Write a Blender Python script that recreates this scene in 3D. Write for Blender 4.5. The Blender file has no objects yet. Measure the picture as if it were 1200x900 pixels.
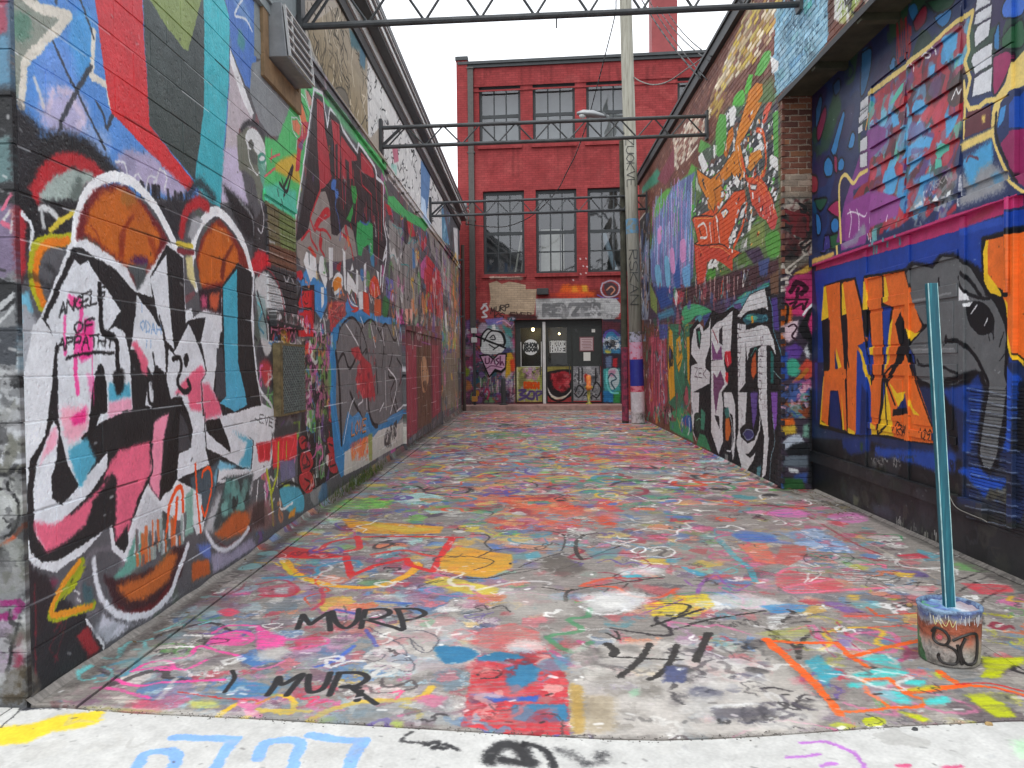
import bpy, bmesh, math, random
import numpy as np
from mathutils import Matrix, Vector
R = math.radians
random.seed(7)
scene = bpy.context.scene

# ------------------------------------------------------------------ camera
F = 900.0                      # focal length in pixels of a 1200 x 900 picture
CAM = np.array([0.0, 0.0, 1.5])
ROLL = 0.010
_a = 22.0*math.cos(ROLL) + 24.0*math.sin(ROLL)      # alley vanishing point, roll removed
_b = -22.0*math.sin(ROLL) + 24.0*math.cos(ROLL)
PSI, TH = math.atan(_a/F), math.atan(_b/F)
FWD = np.array([-math.sin(PSI)*math.cos(TH), math.cos(PSI)*math.cos(TH), -math.sin(TH)])
_r0 = np.array([math.cos(PSI), math.sin(PSI), 0.0])
_u0 = np.cross(_r0, FWD)
CR = _r0*math.cos(ROLL) - _u0*math.sin(ROLL)
CU = _u0*math.cos(ROLL) + _r0*math.sin(ROLL)
cam_data = bpy.data.cameras.new("camera")
cam_data.sensor_fit = 'HORIZONTAL'; cam_data.sensor_width = 36.0
cam_data.lens = 36.0*F/1200.0
cam_data.clip_start = 0.05; cam_data.clip_end = 800.0
cam = bpy.data.objects.new("camera", cam_data)
scene.collection.objects.link(cam)
cam.matrix_world = Matrix([[CR[i], CU[i], -FWD[i], CAM[i]] for i in range(3)] + [[0, 0, 0, 1]])
scene.camera = cam

# ------------------------------------------------------------------ overcast daylight
world = bpy.data.worlds.new("World"); scene.world = world; world.use_nodes = True
wn, wl = world.node_tree.nodes, world.node_tree.links
wn.clear()
w_out = wn.new("ShaderNodeOutputWorld"); w_bg = wn.new("ShaderNodeBackground")
w_sky = wn.new("ShaderNodeTexSky"); w_sky.sky_type = 'NISHITA'; w_sky.sun_disc = False
w_sky.sun_elevation = R(58); w_sky.sun_rotation = R(200); w_sky.dust_density = 4.0; w_sky.air_density = 1.0
w_mix = wn.new("ShaderNodeMix"); w_mix.data_type = 'RGBA'
w_mix.inputs[0].default_value = 0.90                     # closed cloud deck in front of the blue
w_mix.inputs[7].default_value = (9.3, 9.6, 10.0, 1)
wl.new(w_sky.outputs[0], w_mix.inputs[6])
wl.new(w_mix.outputs[2], w_bg.inputs[0])
w_bg.inputs[1].default_value = 0.115
wl.new(w_bg.outputs[0], w_out.inputs[0])
sun_d = bpy.data.lights.new("sun", 'SUN'); sun_d.energy = 0.6; sun_d.angle = R(25); sun_d.color = (1.0, 0.97, 0.93)
sun = bpy.data.objects.new("sun", sun_d); scene.collection.objects.link(sun)
sun.rotation_euler = (R(32), 0, R(-20))
scene.view_settings.view_transform = 'Standard'; scene.view_settings.look = 'None'
scene.view_settings.exposure = 0.72; scene.view_settings.gamma = 1.0
scene.view_settings.use_curve_mapping = False
scene.cycles.max_bounces = 6; scene.cycles.diffuse_bounces = 4; scene.cycles.glossy_bounces = 3
scene.cycles.use_denoising = True

# ------------------------------------------------------------------ main planes of the place (metres)
XL, XR, XREC = -2.24, 2.92, 3.27        # left wall, right brick wall, recessed wall on the right
YC = 3.31                               # street corner of the left building
YP = 9.02                               # brick pier where the right wall begins
FA = -R(4.3)                            # the red building stands a little askew
FP = np.array([0.0, 25.25, 0.0]); FD = np.array([math.cos(FA), math.sin(FA), 0.0]); FN = np.array([math.sin(FA), -math.cos(FA), 0.0])

def rays(px):
    px = np.asarray(px, float).reshape(-1, 2)
    return FWD + CR*((px[:, :1]-600)/F) - CU*((px[:, 1:]-450)/F)
def on_plane(px, p0, n):
    d = rays(px); t = ((np.asarray(p0)-CAM)@n)/(d@n)
    return CAM + d*t[:, None], t                # t is the depth along the view axis
def at_x(px, X): return on_plane(px, (X, 0, 0), np.array([1.0, 0, 0]))
def at_y(px, Y): return on_plane(px, (0, Y, 0), np.array([0, 1.0, 0]))
def at_z(px, Z): return on_plane(px, (0, 0, Z), np.array([0, 0, 1.0]))
def at_f(px, off=0.0): return on_plane(px, FP+FN*off, FN)
def pt(fn, x, y, *a): return fn([(x, y)], *a)[0][0]
# ------------------------------------------------------------------ spray paint: procedural pictures drawn with numpy
FR = {'A':(0,0,4),'B':(0,200,4),'C':(0,400,4),'D':(0,600,4),'E':(250,0,4),'G':(250,200,4),'H':(250,400,4),'I':(530,0,4),
 'J':(530,200,4),'K':(530,320,5),'L':(730,0,4),'M':(730,200,4),'N':(730,370,4),'O':(900,0,4),'Q':(900,200,4),'R':(900,400,4),
 'S':(900,600,4),'T':(0,675,4),'U':(300,675,4),'V':(600,675,4),'W':(900,675,4),'X':(300,500,4),'Y':(600,500,4),'Z':(450,450,3),
 'a':(1000,0,6),'b':(1000,120,6),'c':(1000,250,6),'d':(1000,380,6),'e':(1000,520,6),'f':(900,230,7.5),'g':(880,440,6),
 'h':(540,360,7.5),'i':(640,360,7.5),'j':(740,120,6.6667),'k':(740,240,6.6667),'l':(800,330,7.5),'m':(740,380,6.6667),
 'n':(780,460,7.5),'o':(340,90,7.5),'q':(330,200,8.5714),'r':(330,290,8.5714),'s':(380,370,12),'t':(450,230,9),'u':(450,320,9),
 'v':(280,200,4.5),'w':(280,490,6),'x':(0,480,2.5),'y':(830,560,4.4444),'z':(540,560,4),'p':(0,0,1)}
def pts(s):
    out = []; fr = (0, 0, 1)
    for tok in s.split():
        if ':' in tok:
            k, tok = tok.split(':'); fr = FR[k]
        a, b = tok.split(',')
        out.append((fr[0]+float(a)/fr[2], fr[1]+float(b)/fr[2]))
    return np.array(out)
def smooth(p, closed, n=7):
    if len(p) < 3: return p
    q = np.vstack([p[-1:], p, p[:2]]) if closed else np.vstack([2*p[:1]-p[1:2], p, 2*p[-1:]-p[-2:-1]])
    t = np.linspace(0, 1, n, endpoint=False)[:, None]; o = []
    for i in range(1, len(q)-2):
        a, b, c, d = q[i-1:i+3]
        o.append(0.5*((2*b)+(c-a)*t+(2*a-5*b+4*c-d)*t*t+(3*b-a-3*c+d)*t**3))
    if not closed: o.append(p[-1:])
    return np.vstack(o)
def col(h):
    if not isinstance(h, str): return np.array(h, np.float32)/255
    return np.array([int(h[i:i+2], 16) for i in (0, 2, 4)], np.float32)/255
def blur1(m, r):
    for ax in (0, 1):
        k = 2*r+1
        c = np.cumsum(np.pad(m, [(r+1, r) if i == ax else (0, 0) for i in (0, 1)]), axis=ax)
        m = (c[k:]-c[:-k])/k if ax == 0 else (c[:, k:]-c[:, :-k])/k
    return m
NRNG = np.random.RandomState(3)
_GR = NRNG.rand(1024, 1024).astype(np.float32)
_GR2 = blur1(_GR, 1); _GR2 = np.clip((_GR2-.5)*2.6+.5, 0, 1)
_GR3 = blur1(blur1(_GR, 5), 5); _GR3 = np.clip((_GR3-.5)*9+.5, 0, 1)
_ST = np.clip((blur1(np.repeat(_GR[:, ::1], 1, 1), 1)-.5)*1+.5, 0, 1)
def _hblur(m, r):
    c = np.cumsum(np.hstack([m[:, -r-1:], m, m[:, :r]]), 1); k = 2*r+1
    return (c[:, k:]-c[:, :-k])/k
_ST = _hblur(_hblur(_ST, 11), 7); _ST = np.clip((_ST-.5)*11+.5, 0, 1)          # short streaks across the alley
_SF = _hblur(_GR, 6); _SF = np.clip((_SF-.5)*3.5+.5, 0, 1)
_GR4 = blur1(blur1(_GR, 14), 14); _GR4 = np.clip((_GR4-.5)*26+.5, 0, 1)
def tile(t, x0, y0, w, h):
    return t[np.arange(y0, y0+h)[:, None] % 1024, np.arange(x0, x0+w)[None] % 1024]

class Canvas:
    def __init__(s, name, mapper, u0, u1, v0, v1, res, base):
        s.name, s.mapper, s.u0, s.u1, s.v0, s.v1, s.res = name, mapper, u0, u1, v0, v1, res
        s.W, s.H = int((u1-u0)*res), int((v1-v0)*res)
        s.img = np.empty((s.H, s.W, 3), np.float32); s.img[:] = col(base); s.clip = None
    def to(s, px):
        u, v, d = s.mapper(px)
        return np.stack([(u-s.u0)*s.res, (v-s.v0)*s.res], 1), d/F*s.res      # canvas pos, canvas px per photo px
    def put(s, x0, y0, m, c, c2=None):
        h, w = m.shape
        X0, Y0, X1, Y1 = max(x0, 0), max(y0, 0), min(x0+w, s.W), min(y0+h, s.H)
        if X1 <= X0 or Y1 <= Y0: return
        m = m[Y0-y0:Y1-y0, X0-x0:X1-x0, None]
        if s.clip is not None: m = m*s.clip[Y0:Y1, X0:X1, None]
        cc = c
        if c2 is not None:
            g = np.linspace(0, 1, h, dtype=np.float32)[Y0-y0:Y1-y0, None, None]
            cc = c2*(1-g)+c*g                                                # c at the top, c2 at the bottom
        d = s.img[Y0:Y1, X0:X1]; d += m*(cc-d)
    def mask(s, q, pad=0):
        lo = np.floor(q.min(0)).astype(int)-2-pad; hi = np.ceil(q.max(0)).astype(int)+2+pad
        lo = np.maximum(lo, -pad-4); hi = np.minimum(hi, [s.W+pad+4, s.H+pad+4])
        w, h = hi-lo
        if w <= 0 or h <= 0: return None
        SS = 2; acc = np.zeros((h*SS, w+2), np.float32)
        ys = (q[:, 1]-lo[1])*SS; xs = q[:, 0]-lo[0]
        for i in range(len(q)):
            j = (i+1) % len(q); ya, yb = ys[i], ys[j]
            if ya == yb: continue
            sg = 1.0 if yb > ya else -1.0
            r = np.arange(max(0, math.ceil(min(ya, yb)-.5)), min(h*SS, math.ceil(max(ya, yb)-.5)))
            if not len(r): continue
            x = np.clip(xs[i]+(r+.5-ya)/(yb-ya)*(xs[j]-xs[i]), 0, w); ix = x.astype(int); f = x-ix
            acc[r, ix] += sg*(1-f); acc[r, ix+1] += sg*f
        m = np.minimum(np.abs(np.cumsum(acc, 1))[:, :w], 1).reshape(h, SS, w).mean(1)
        return lo[0], lo[1], m
    def grainy(s, x0, y0, m, g):
        n = tile(_GR2, x0 % 1024, y0 % 1024, m.shape[1], m.shape[0])
        return np.clip(m+(n-.5)*g*np.minimum(m*4, 1)*np.minimum((1-m)*4, 1), 0, 1)
    def poly(s, c, p, curve=False, soft=0.0, a=1.0, c2=None, raw=False):
        p = pts(p) if isinstance(p, str) else np.asarray(p, float)
        if curve: p = smooth(p, True, 4 if raw else 7)
        if raw: q, k = p, 1.0
        else:
            q, k = s.to(p); k = float(np.median(k))
        rr = int(soft*k*.8+.5)
        if soft and rr < 1: rr = 1
        r = s.mask(q, 3*rr+1)
        if r is None: return
        x0, y0, m = r
        if rr:
            for _ in range(3): m = blur1(m, rr)
            m = s.grainy(x0, y0, m, .7)
        s.put(x0, y0, m*a, col(c), None if c2 is None else col(c2))
    def line(s, c, w, p, curve=True, soft=0.0, a=1.0, raw=False, taper=False):
        p = pts(p) if isinstance(p, str) else np.asarray(p, float)
        if curve: p = smooth(p, False, 3 if raw else 5)
        if raw: q = p; k = np.ones(len(p))
        else: q, k = s.to(p)
        rad = k*w/2
        if taper: rad = rad*np.interp(np.linspace(0, 1, len(rad)), [0, .15, .8, 1], [.5, 1, 1, .3])
        sf = max(.8, float(np.median(k))*soft*1.4)
        mx = int(rad.max()+sf)+2
        lo = np.floor(q.min(0)).astype(int)-mx; hi = np.ceil(q.max(0)).astype(int)+mx+1
        lo = np.maximum(lo, -mx); hi = np.minimum(hi, [s.W+mx, s.H+mx])
        wd, ht = hi-lo
        if wd <= 0 or ht <= 0: return
        M = np.zeros((ht, wd), np.float32)
        for i in range(len(q)-1):
            A, B = q[i]-lo, q[i+1]-lo; ra, rb = rad[i], rad[i+1]; e = max(ra, rb)+sf+1
            x0, x1 = int(max(0, min(A[0], B[0])-e)), int(min(wd, max(A[0], B[0])+e+1))
            y0, y1 = int(max(0, min(A[1], B[1])-e)), int(min(ht, max(A[1], B[1])+e+1))
            if x1 <= x0 or y1 <= y0: continue
            X = np.arange(x0, x1, dtype=np.float32)[None]-A[0]; Y = np.arange(y0, y1, dtype=np.float32)[:, None]-A[1]
            dx, dy = B-A; L = dx*dx+dy*dy+1e-6
            t = np.minimum(np.maximum((X*dx+Y*dy)/L, 0), 1)
            d = np.sqrt((X-t*dx)**2+(Y-t*dy)**2)-(ra+(rb-ra)*t)
            v = np.minimum(np.maximum(.5-d/(2*sf), 0), 1)
            np.maximum(M[y0:y1, x0:x1], v, out=M[y0:y1, x0:x1])
        if soft: M = M*M*(3-2*M); M = s.grainy(lo[0], lo[1], M, .7)
        s.put(lo[0], lo[1], M*a, col(c))
    def region(s, p, soft=0):
        p = pts(p) if isinstance(p, str) else p
        q, k = s.to(p); full = np.zeros((s.H, s.W), np.float32); r = s.mask(q)
        if r is not None:
            x0, y0, m = r; h, w = m.shape
            X0, Y0, X1, Y1 = max(x0, 0), max(y0, 0), min(x0+w, s.W), min(y0+h, s.H)
            full[Y0:Y1, X0:X1] = m[Y0-y0:Y1-y0, X0-x0:X1-x0]
        if soft: full = blur1(full, soft)
        s.clip = full; return q
    def scribble(s, p, pal, n, size, seed, width=.04, blobs=.3, squash=1.0, a=(.5, 1), soft=.3):
        """random tags, blobs and fills inside a region, sizes in metres"""
        g = random.Random(seed); keep = s.clip; q = s.region(p, 3)
        lo, hi = np.maximum(q.min(0), 0), np.minimum(q.max(0), [s.W, s.H])
        for _ in range(n):
            cx, cy = g.uniform(lo[0], hi[0]), g.uniform(lo[1], hi[1])
            xi, yi = min(int(cx), s.W-1), min(int(cy), s.H-1)
            if s.clip[yi, xi] < .5: continue
            z = size*g.uniform(.35, 1.3)*s.res; c = g.choice(pal); al = g.uniform(*a)
            if g.random() < blobs:
                k = g.randint(5, 9); ph = g.uniform(0, 6.3)
                P = [(cx+z*g.uniform(.4, 1)*math.cos(ph+i*6.283/k), cy+z*squash*g.uniform(.4, 1)*math.sin(ph+i*6.283/k)) for i in range(k)]
                s.poly(c, P, curve=True, raw=True, a=al, soft=g.choice([0, 2, 6])*soft*2)
            else:
                P = [(cx, cy)]; an = g.uniform(0, 6.3)
                for i in range(g.randint(3, 7)):
                    an += g.choice([-1, 1])*g.uniform(.6, 2.3); st = z*g.uniform(.3, .9)
                    P.append((P[-1][0]+st*math.cos(an), P[-1][1]+st*squash*math.sin(an)))
                s.line(c, width*s.res*g.uniform(.4, 1.5), P, raw=True, a=al, soft=width*s.res*soft*g.random(), taper=g.random() < .5)
        s.clip = keep
    def drips(s, p, pal, n, length, seed, w=.012, a=.8):
        g = random.Random(seed); keep = s.clip; q = s.region(p); lo, hi = q.min(0), q.max(0)
        for _ in range(n):
            cx, cy = g.uniform(lo[0], hi[0]), g.uniform(lo[1], hi[1]); L = length*g.uniform(.3, 1)*s.res
            s.line(g.choice(pal), w*s.res*g.uniform(.6, 1.4), [(cx, cy), (cx+g.uniform(-1, 1), cy-L)], raw=True, curve=False, a=a)
        s.clip = keep
    def text(s, c, w, string, o, ux, uy, soft=0.0, a=1.0, gap=.28, wob=0.0):
        """stroke letters: o = lower left pixel, ux = letter width vector, uy = letter height vector"""
        o, ux, uy = np.array(o, float), np.array(ux, float), np.array(uy, float); g = random.Random(len(string)*7+int(o[0]))
        for i, ch in enumerate(string):
            b = o+ux*(1+gap)*i
            for st in GLY.get(ch, '').split('|'):
                if not st: continue
                P = [tuple(map(float, t.split(','))) for t in st.split()]
                P = [b+ux*(x+g.uniform(-wob, wob))+uy*(y+g.uniform(-wob, wob)) for x, y in P]
                s.line(c, w, P, curve=False, soft=soft, a=a)
    def speckle(s, c, n, seed, r=(1, 3), a=.8, p=None):
        g = random.Random(seed)
        if p: s.region(p)
        for _ in range(n):
            x, y = g.uniform(0, s.W), g.uniform(0, s.H); k = g.uniform(*r)
            s.line(c if isinstance(c, str) else g.choice(c), k, [(x, y), (x+g.uniform(-2, 2)*k, y+g.uniform(-1, 1)*k)], curve=False, raw=True, a=a*g.uniform(.4, 1))
        s.clip = None
    def bricks(s, p, pal, u0, L, H, seed, prob=1.0, jo=.01, a=.9):
        """tint single bricks of the bond inside a region"""
        g = random.Random(seed); keep = s.clip; q = s.region(p); cl = s.clip; s.clip = keep
        lo, hi = np.maximum(q.min(0), 0)/s.res, np.minimum(q.max(0), [s.W-1, s.H-1])/s.res
        for r in range(int((lo[1]+s.v0)/H), int((hi[1]+s.v0)/H)+1):
            z = r*H; off = u0-(L/2 if r % 2 else 0)
            for k in range(int((lo[0]+s.u0-off)/L), int((hi[0]+s.u0-off)/L)+1):
                u = off+k*L; x0, x1 = (u+jo/2-s.u0)*s.res, (u+L-jo/2-s.u0)*s.res; y0, y1 = (z+jo/2-s.v0)*s.res, (z+H-jo/2-s.v0)*s.res
                cx, cy = int(np.clip((x0+x1)/2, 0, s.W-1)), int(np.clip((y0+y1)/2, 0, s.H-1))
                if cl[cy, cx] < .5 or g.random() > prob: continue
                X0, X1, Y0, Y1 = max(0, int(x0)), min(s.W, int(x1)), max(0, int(y0)), min(s.H, int(y1))
                if X1 > X0 and Y1 > Y0: d = s.img[Y0:Y1, X0:X1]; d += a*(col(g.choice(pal))*g.uniform(.88, 1.1)-d)
    def weather(s, amp, fine, wear=0.0, grey='8f8b86', seed=0):
        """ragged edges and rubbed-off paint"""
        H, W = s.H, s.W; t = lambda a, o: tile(a, seed*131+o, seed*77+o*3, W, H)
        dx = (t(_GR3, 5)-.5)*2*amp+(t(_GR2, 300)-.5)*2*fine; dy = (t(_GR3, 511)-.5)*2*amp+(t(_GR2, 711)-.5)*2*fine
        xi = np.clip(np.arange(W)[None]+dx, 0, W-1).astype(np.int32); yi = np.clip(np.arange(H)[:, None]+dy, 0, H-1).astype(np.int32)
        s.img = s.img[yi, xi]
        if wear:
            m = np.clip(t(_ST, 40)*.9+t(_GR2, 17)*.5+t(_GR4, 90)*.55-1.05, 0, 1)*1.6*wear
            s.img += np.clip(m, 0, .85)[..., None]*(col(grey)-s.img)
            d = np.clip(t(_ST, 640)+t(_GR4, 333)*.6-1.15, 0, 1)*wear*.5
            s.img *= (1-np.clip(d, 0, .5))[..., None]
    def brushed(s, k, seed):
        """fine light and dark streaks left by feet, tyres and rollers"""
        n = tile(_ST, seed*31, seed*19, s.W, s.H)*.6+tile(_GR2, seed*7, seed*11, s.W, s.H)*.4
        n = n+.5*(tile(_SF, seed*5, seed*3, s.W, s.H)-.5)
        s.img *= (1+(n-.5)*k)[..., None]; np.clip(s.img, 0, 1, out=s.img)
    def saturate(s, k, con=1.0):
        g = s.img.mean(2, keepdims=True); m = float(g.mean())
        s.img = np.clip(m+(g+(s.img-g)*k-m)*con, 0, 1).astype(np.float32)
    def streaky(s, lo=0.0, seed=1, thr=.45):
        s.clip = np.clip((tile(_ST, seed*97, seed*53, s.W, s.H)-thr)*4+.5, lo, 1).astype(np.float32)
    def image(s):
        n = tile(_GR3, 0, 0, s.W, s.H)[..., None]; n2 = tile(_GR2, 99, 7, s.W, s.H)[..., None]
        im = np.clip((s.img*(1+(n-.5)*.10+(n2-.5)*.06)-.022)*1.06, 0, 1)
        out = np.ones((s.H, s.W, 4), np.float32); out[..., :3] = im
        b = bpy.data.images.new(s.name, s.W, s.H, alpha=False, float_buffer=False)
        b.pixels.foreach_set(out.ravel()); b.update(); b.pack()
        return b
GLY = {'A':"0,0 .5,1 1,0|.2,.38 .8,.38",'B':"0,0 0,1 .8,.9 .8,.6 0,.5 .95,.4 .95,.1 0,0",'C':"1,.85 .5,1 0,.7 0,.3 .5,0 1,.15",'D':"0,0 0,1 .6,.95 1,.5 .6,.05 0,0",
 'E':"1,1 0,1 0,0 1,0|0,.5 .8,.5",'F':"1,1 0,1 0,0|0,.5 .8,.5",'G':"1,.85 .5,1 0,.7 0,.3 .5,0 1,.15 1,.5 .6,.5",'H':"0,0 0,1|1,0 1,1|0,.5 1,.5",'I':".5,0 .5,1",
 'J':"0,.2 .4,0 .8,.2 .8,1",'K':"0,0 0,1|1,1 0,.45 1,0",'L':"0,1 0,0 1,0",'M':"0,0 .1,1 .5,.3 .9,1 1,0",'N':"0,0 0,1 1,0 1,1",'O':".5,0 0,.3 0,.7 .5,1 1,.7 1,.3 .5,0",
 'P':"0,0 0,1 .9,.95 .95,.6 0,.45",'Q':".5,0 0,.3 0,.7 .5,1 1,.7 1,.3 .5,0|.6,.3 1,-.1",'R':"0,0 0,1 .9,.95 .9,.6 0,.5 1,0",'S':"1,.85 .5,1 0,.8 .2,.55 .9,.4 .9,.1 .4,0 0,.15",
 'T':"0,1 1,1|.5,1 .5,0",'U':"0,1 0,.2 .5,0 1,.2 1,1",'V':"0,1 .5,0 1,1",'W':"0,1 .25,0 .5,.7 .75,0 1,1",'X':"0,0 1,1|0,1 1,0",'Y':"0,1 .5,.5 1,1|.5,.5 .5,0",'Z':"0,1 1,1 0,0 1,0",
 '0':".5,0 0,.3 0,.7 .5,1 1,.7 1,.3 .5,0",'1':".2,.8 .5,1 .5,0",'2':"0,.8 .5,1 1,.75 0,0 1,0",'3':"0,.9 .6,1 .9,.75 .4,.55 1,.3 .5,0 0,.1",'9':"1,.6 .4,.5 .1,.75 .5,1 1,.8 .9,.3 .5,0",
 '5':"1,1 .1,1 .1,.55 .8,.55 .9,.2 .4,0 0,.1",'6':".9,.95 .3,.8 0,.3 .5,0 1,.25 .5,.5 .05,.3",'7':"0,1 1,1 .4,0",'8':".5,.5 .1,.75 .5,1 .9,.75 .5,.5 0,.25 .5,0 1,.25 .5,.5","'":".4,1 .5,.7"}
def m_x(X):
    def f(px): P, d = at_x(px, X); return P[:, 1], P[:, 2], d
    return f
def m_y(Y):
    def f(px): P, d = at_y(px, Y); return P[:, 0], P[:, 2], d
    return f
def m_z(px): P, d = at_z(px, 0.0); return P[:, 0], P[:, 1], d
def m_f(px): P, d = at_f(px); return (P-FP)@FD, P[:, 2], d
# ------------------------------------------------------------------ picture on the left wall
WH, BK, PK, TL, TS = 'cfd2d6', '232426', 'd4627c', '4f9fb8', '42aeb8'
LW = Canvas("left_wall_picture", m_x(XL), 3.3, 25.0, 0, 6.0, 190, '55565a')
c = LW; P, S = c.poly, c.line
# weathered layers of old paint everywhere
c.scribble("p:5,0 350,0 540,200 540,480 300,650 40,830", ['6d6a70', '3c3c40', '8a8088', '55606a', '7a4a50', '4d5a50'], 260, .35, 1, width=.06)
# far half: thick tangle
c.scribble("p:350,120 540,280 540,478 300,640 290,420", ['b03a44', '2d2d30', '8f8f92', 'c9c9c9', '3d6f9a', '5a3a60', '7a2f3a', '6b7a45', 'c25a9a', '3a3a3a', '8a7a68'], 450, .25, 2, width=.05)
# upper plaster above the ledge
P('a39b90', "p:353,0 405,0 520,225 520,300 357,60")
P('9a9285', "E:420,140 600,20 720,260 730,660 560,440 440,260", c2='8a7c60')
c.region("E:400,0 700,60 725,260 730,660 430,250")
for k in range(190):
    g = random.Random(k); x = 352+g.uniform(0, 84); y = g.uniform(-50, 150); P0 = [(x, y)]
    for i in range(4): P0.append((P0[-1][0]+g.uniform(-3, 5), P0[-1][1]+g.uniform(4, 16)))
    S(g.choice(['4d473c', '38352f', '5f5646', 'c4bba8', '2f2d29', 'd0c8b4']), g.uniform(.8, 2.6), P0, a=.85)
c.clip = None
P('6f6a60', "E:570,430 590,415 620,420 640,470 640,520 610,500", curve=True, soft=1); S('3f3c38', 2, "E:560,440 590,410 625,430 650,520 690,590 720,540", a=.8)
P('4f6f80', "E:690,180 720,220 715,330 690,300", soft=1.5); P('4b6a72', "E:640,130 690,190 690,240 650,220", soft=2)
P('c8c8c6', "E:725,270 780,330 1000,700 1070,890 G:1080,180 1110,350 1000,270 820,40 E:800,760 780,600 730,660")
c.region("E:725,270 780,330 1000,700 1070,890 G:1080,180 1110,350 1000,270 820,40 E:800,760 780,600 730,660")
for k in range(520):
    g = random.Random(k+500); x, y = g.uniform(430, 530), g.uniform(60, 300); P0 = [(x, y)]
    for i in range(g.randint(2, 5)): P0.append((P0[-1][0]+g.uniform(-2.2, 2.2), P0[-1][1]+g.uniform(-4, 7)))
    S(g.choice([BK, BK, '3f4044', '77787a', '9fa0a2', 'dcdcda']), g.uniform(.7, 2.2), P0, a=.9)
P('b05a70', "o:900,600 950,620 960,740 920,760", soft=.6, a=.8); P('8fc0b5', "o:895,760 945,780 940,880 890,860", soft=.6, a=.8)
P('5f80a8', "E:975,750 1020,800 1015,899 G:1000,230 975,150", soft=.5); P('b9cfe4', "t:400,0 440,40 470,330 390,230", soft=.4)
P('54809a', "t:610,100 700,180 690,600 620,520", soft=.4); c.scribble("t:610,100 700,180 690,600 620,520", ['7a6aa0', '3f6080', '8ab0c0'], 80, .12, 4, width=.04)
c.clip = None
P('bfc3c8', "E:425,240 440,130 480,260 520,330 500,340 440,280", soft=1, a=.5)

# ---- top left: blue ground, pale outlines
P('5387c8', "p:-5,-40 240,-40 240,120 232,236 150,232 60,200 -5,180")
P('4b9ad2', "A:330,100 420,60 440,300 340,360", soft=5, curve=True, a=.8); P('6a8fd0', "A:180,260 330,230 350,420 200,420", soft=6, curve=True, a=.7)
P('b7adca', "A:190,480 280,420 390,470 410,610 300,640 210,600", soft=6, curve=True, a=.9); P('9fb2d8', "A:380,560 520,640 500,760 400,700", soft=6, a=.7)
P('83897f', "A:-30,-120 130,-120 190,45 325,75 110,300 85,480 30,500 -30,300", soft=.5)
P('4d7a68', "A:50,70 120,60 150,130 110,200 40,170", soft=4, curve=True, a=.8)
S('cdc8bc', 12, "A:60,-60 130,10 190,45 325,75 110,300 97,500", curve=False, soft=.5)
S('d2cdc2', 9, "A:440,150 428,360 500,398", curve=False, soft=.4); S('d2cdc2', 4, "A:500,400 510,490 530,545", curve=False)
S('c9c2bd', 6, "A:155,370 180,440 200,500", soft=1.5, a=.8); S('c6b9cd', 9, "A:280,430 330,440 350,500 390,560 360,600", soft=2.5, a=.8); S('c6b9cd', 7, "A:250,430 225,520", soft=2, a=.8)
for s_, w_ in (("A:370,-10 440,180", 3.6), ("A:250,205 350,420 420,560 490,700", 4), ("A:425,315 380,390 330,480 290,560 285,605", 6.5), ("A:450,480 480,540 495,600", 4.5), ("A:525,540 500,605", 6), ("A:260,0 262,18", 5)):
    S('34383f', w_, s_, soft=.9, a=.92)
# stripes: red, slate, teal, olive lozenge
P('c2414a', "A:440,-80 665,-80 665,0 700,590 905,850 B:912,55 880,100 780,0 A:780,800 520,530 500,400 445,0", c2='c72f34')
P('4c5557', "A:664,-80 965,-80 958,500 912,845 700,590", c2='3a4643')
P('7f9058', "A:640,-100 960,-100 945,0 880,238 860,230 780,130 700,0", curve=False)
P('3fb3bd', "A:955,-80 1030,-80 1076,90 1072,380 1040,898 B:1032,175 985,150 908,62 A:915,830 957,500", c2='3ba3b0')
S('5a83c4', 3, "A:1078,90 1075,380 1050,700", soft=1.2)
P('4a74b8', "A:1040,-60 1200,-60 1200,440 1150,400 1085,240 1076,90"); P('7fa3c8', "E:90,0 130,-20 180,90 185,130 140,100", soft=3, a=.6); S('c9cfd8', 3, "E:140,-10 100,70 150,90 180,150", soft=.5)
P('3f8f80', "A:1120,130 1150,190 1140,240 1110,210", soft=2, a=.7)
P('b3aab0', "A:1078,240 1185,545 1170,620 1120,600 1100,898 B:1190,300 1090,150 1040,150 A:1045,880 1075,400")
P('bdb4cc', "A:1050,700 1110,690 1150,898 B:1180,240 1120,140 1035,150", soft=2.5); P('d5d6d8', "A:1078,230 1190,535 1175,548 1140,480 1080,300")
# grey masonry under the air conditioner, skull, green patch
P('7f8588', "E:180,300 250,270 378,470 370,520 330,640 270,640 210,560 170,440"); P('7b8486', "E:190,-60 400,-60 400,60 250,300 190,260")
P('6e7266', "E:110,640 150,590 240,640 258,780 250,899 G:235,60 215,160 190,40 150,0 E:120,800", soft=1)
S('33353a', 7, "E:130,610 160,580 210,600 250,680 258,760 255,860", soft=1.6)
P('cfd2d2', "E:150,640 170,605 205,615 240,680 250,760 235,800 215,750 190,700 165,700", curve=True)
for e_ in ("E:165,670 178,655 190,680 182,700 168,690", "E:168,712 185,705 205,740 200,775 178,760"): P('585c58', e_, curve=True)
S('d4d6d4', 2.2, "E:160,690 170,760 200,820 215,810"); S('3f8a78', 3.5, "E:210,740 225,725 245,740 235,765 212,760 210,735"); P('5fa892', "E:205,770 245,770 250,899 225,860", soft=1, a=.8)
P('4db46a', "E:240,640 300,660 372,470 420,395 480,410 800,770 800,860 G:820,130 830,160 790,0 E:470,420 440,600 410,899 G:380,240 230,140 E:230,899 250,800", soft=.6)
P('46a562', "t:40,0 100,0 240,150 400,240 460,330 430,370 380,330 250,260 100,150 40,80")
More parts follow.
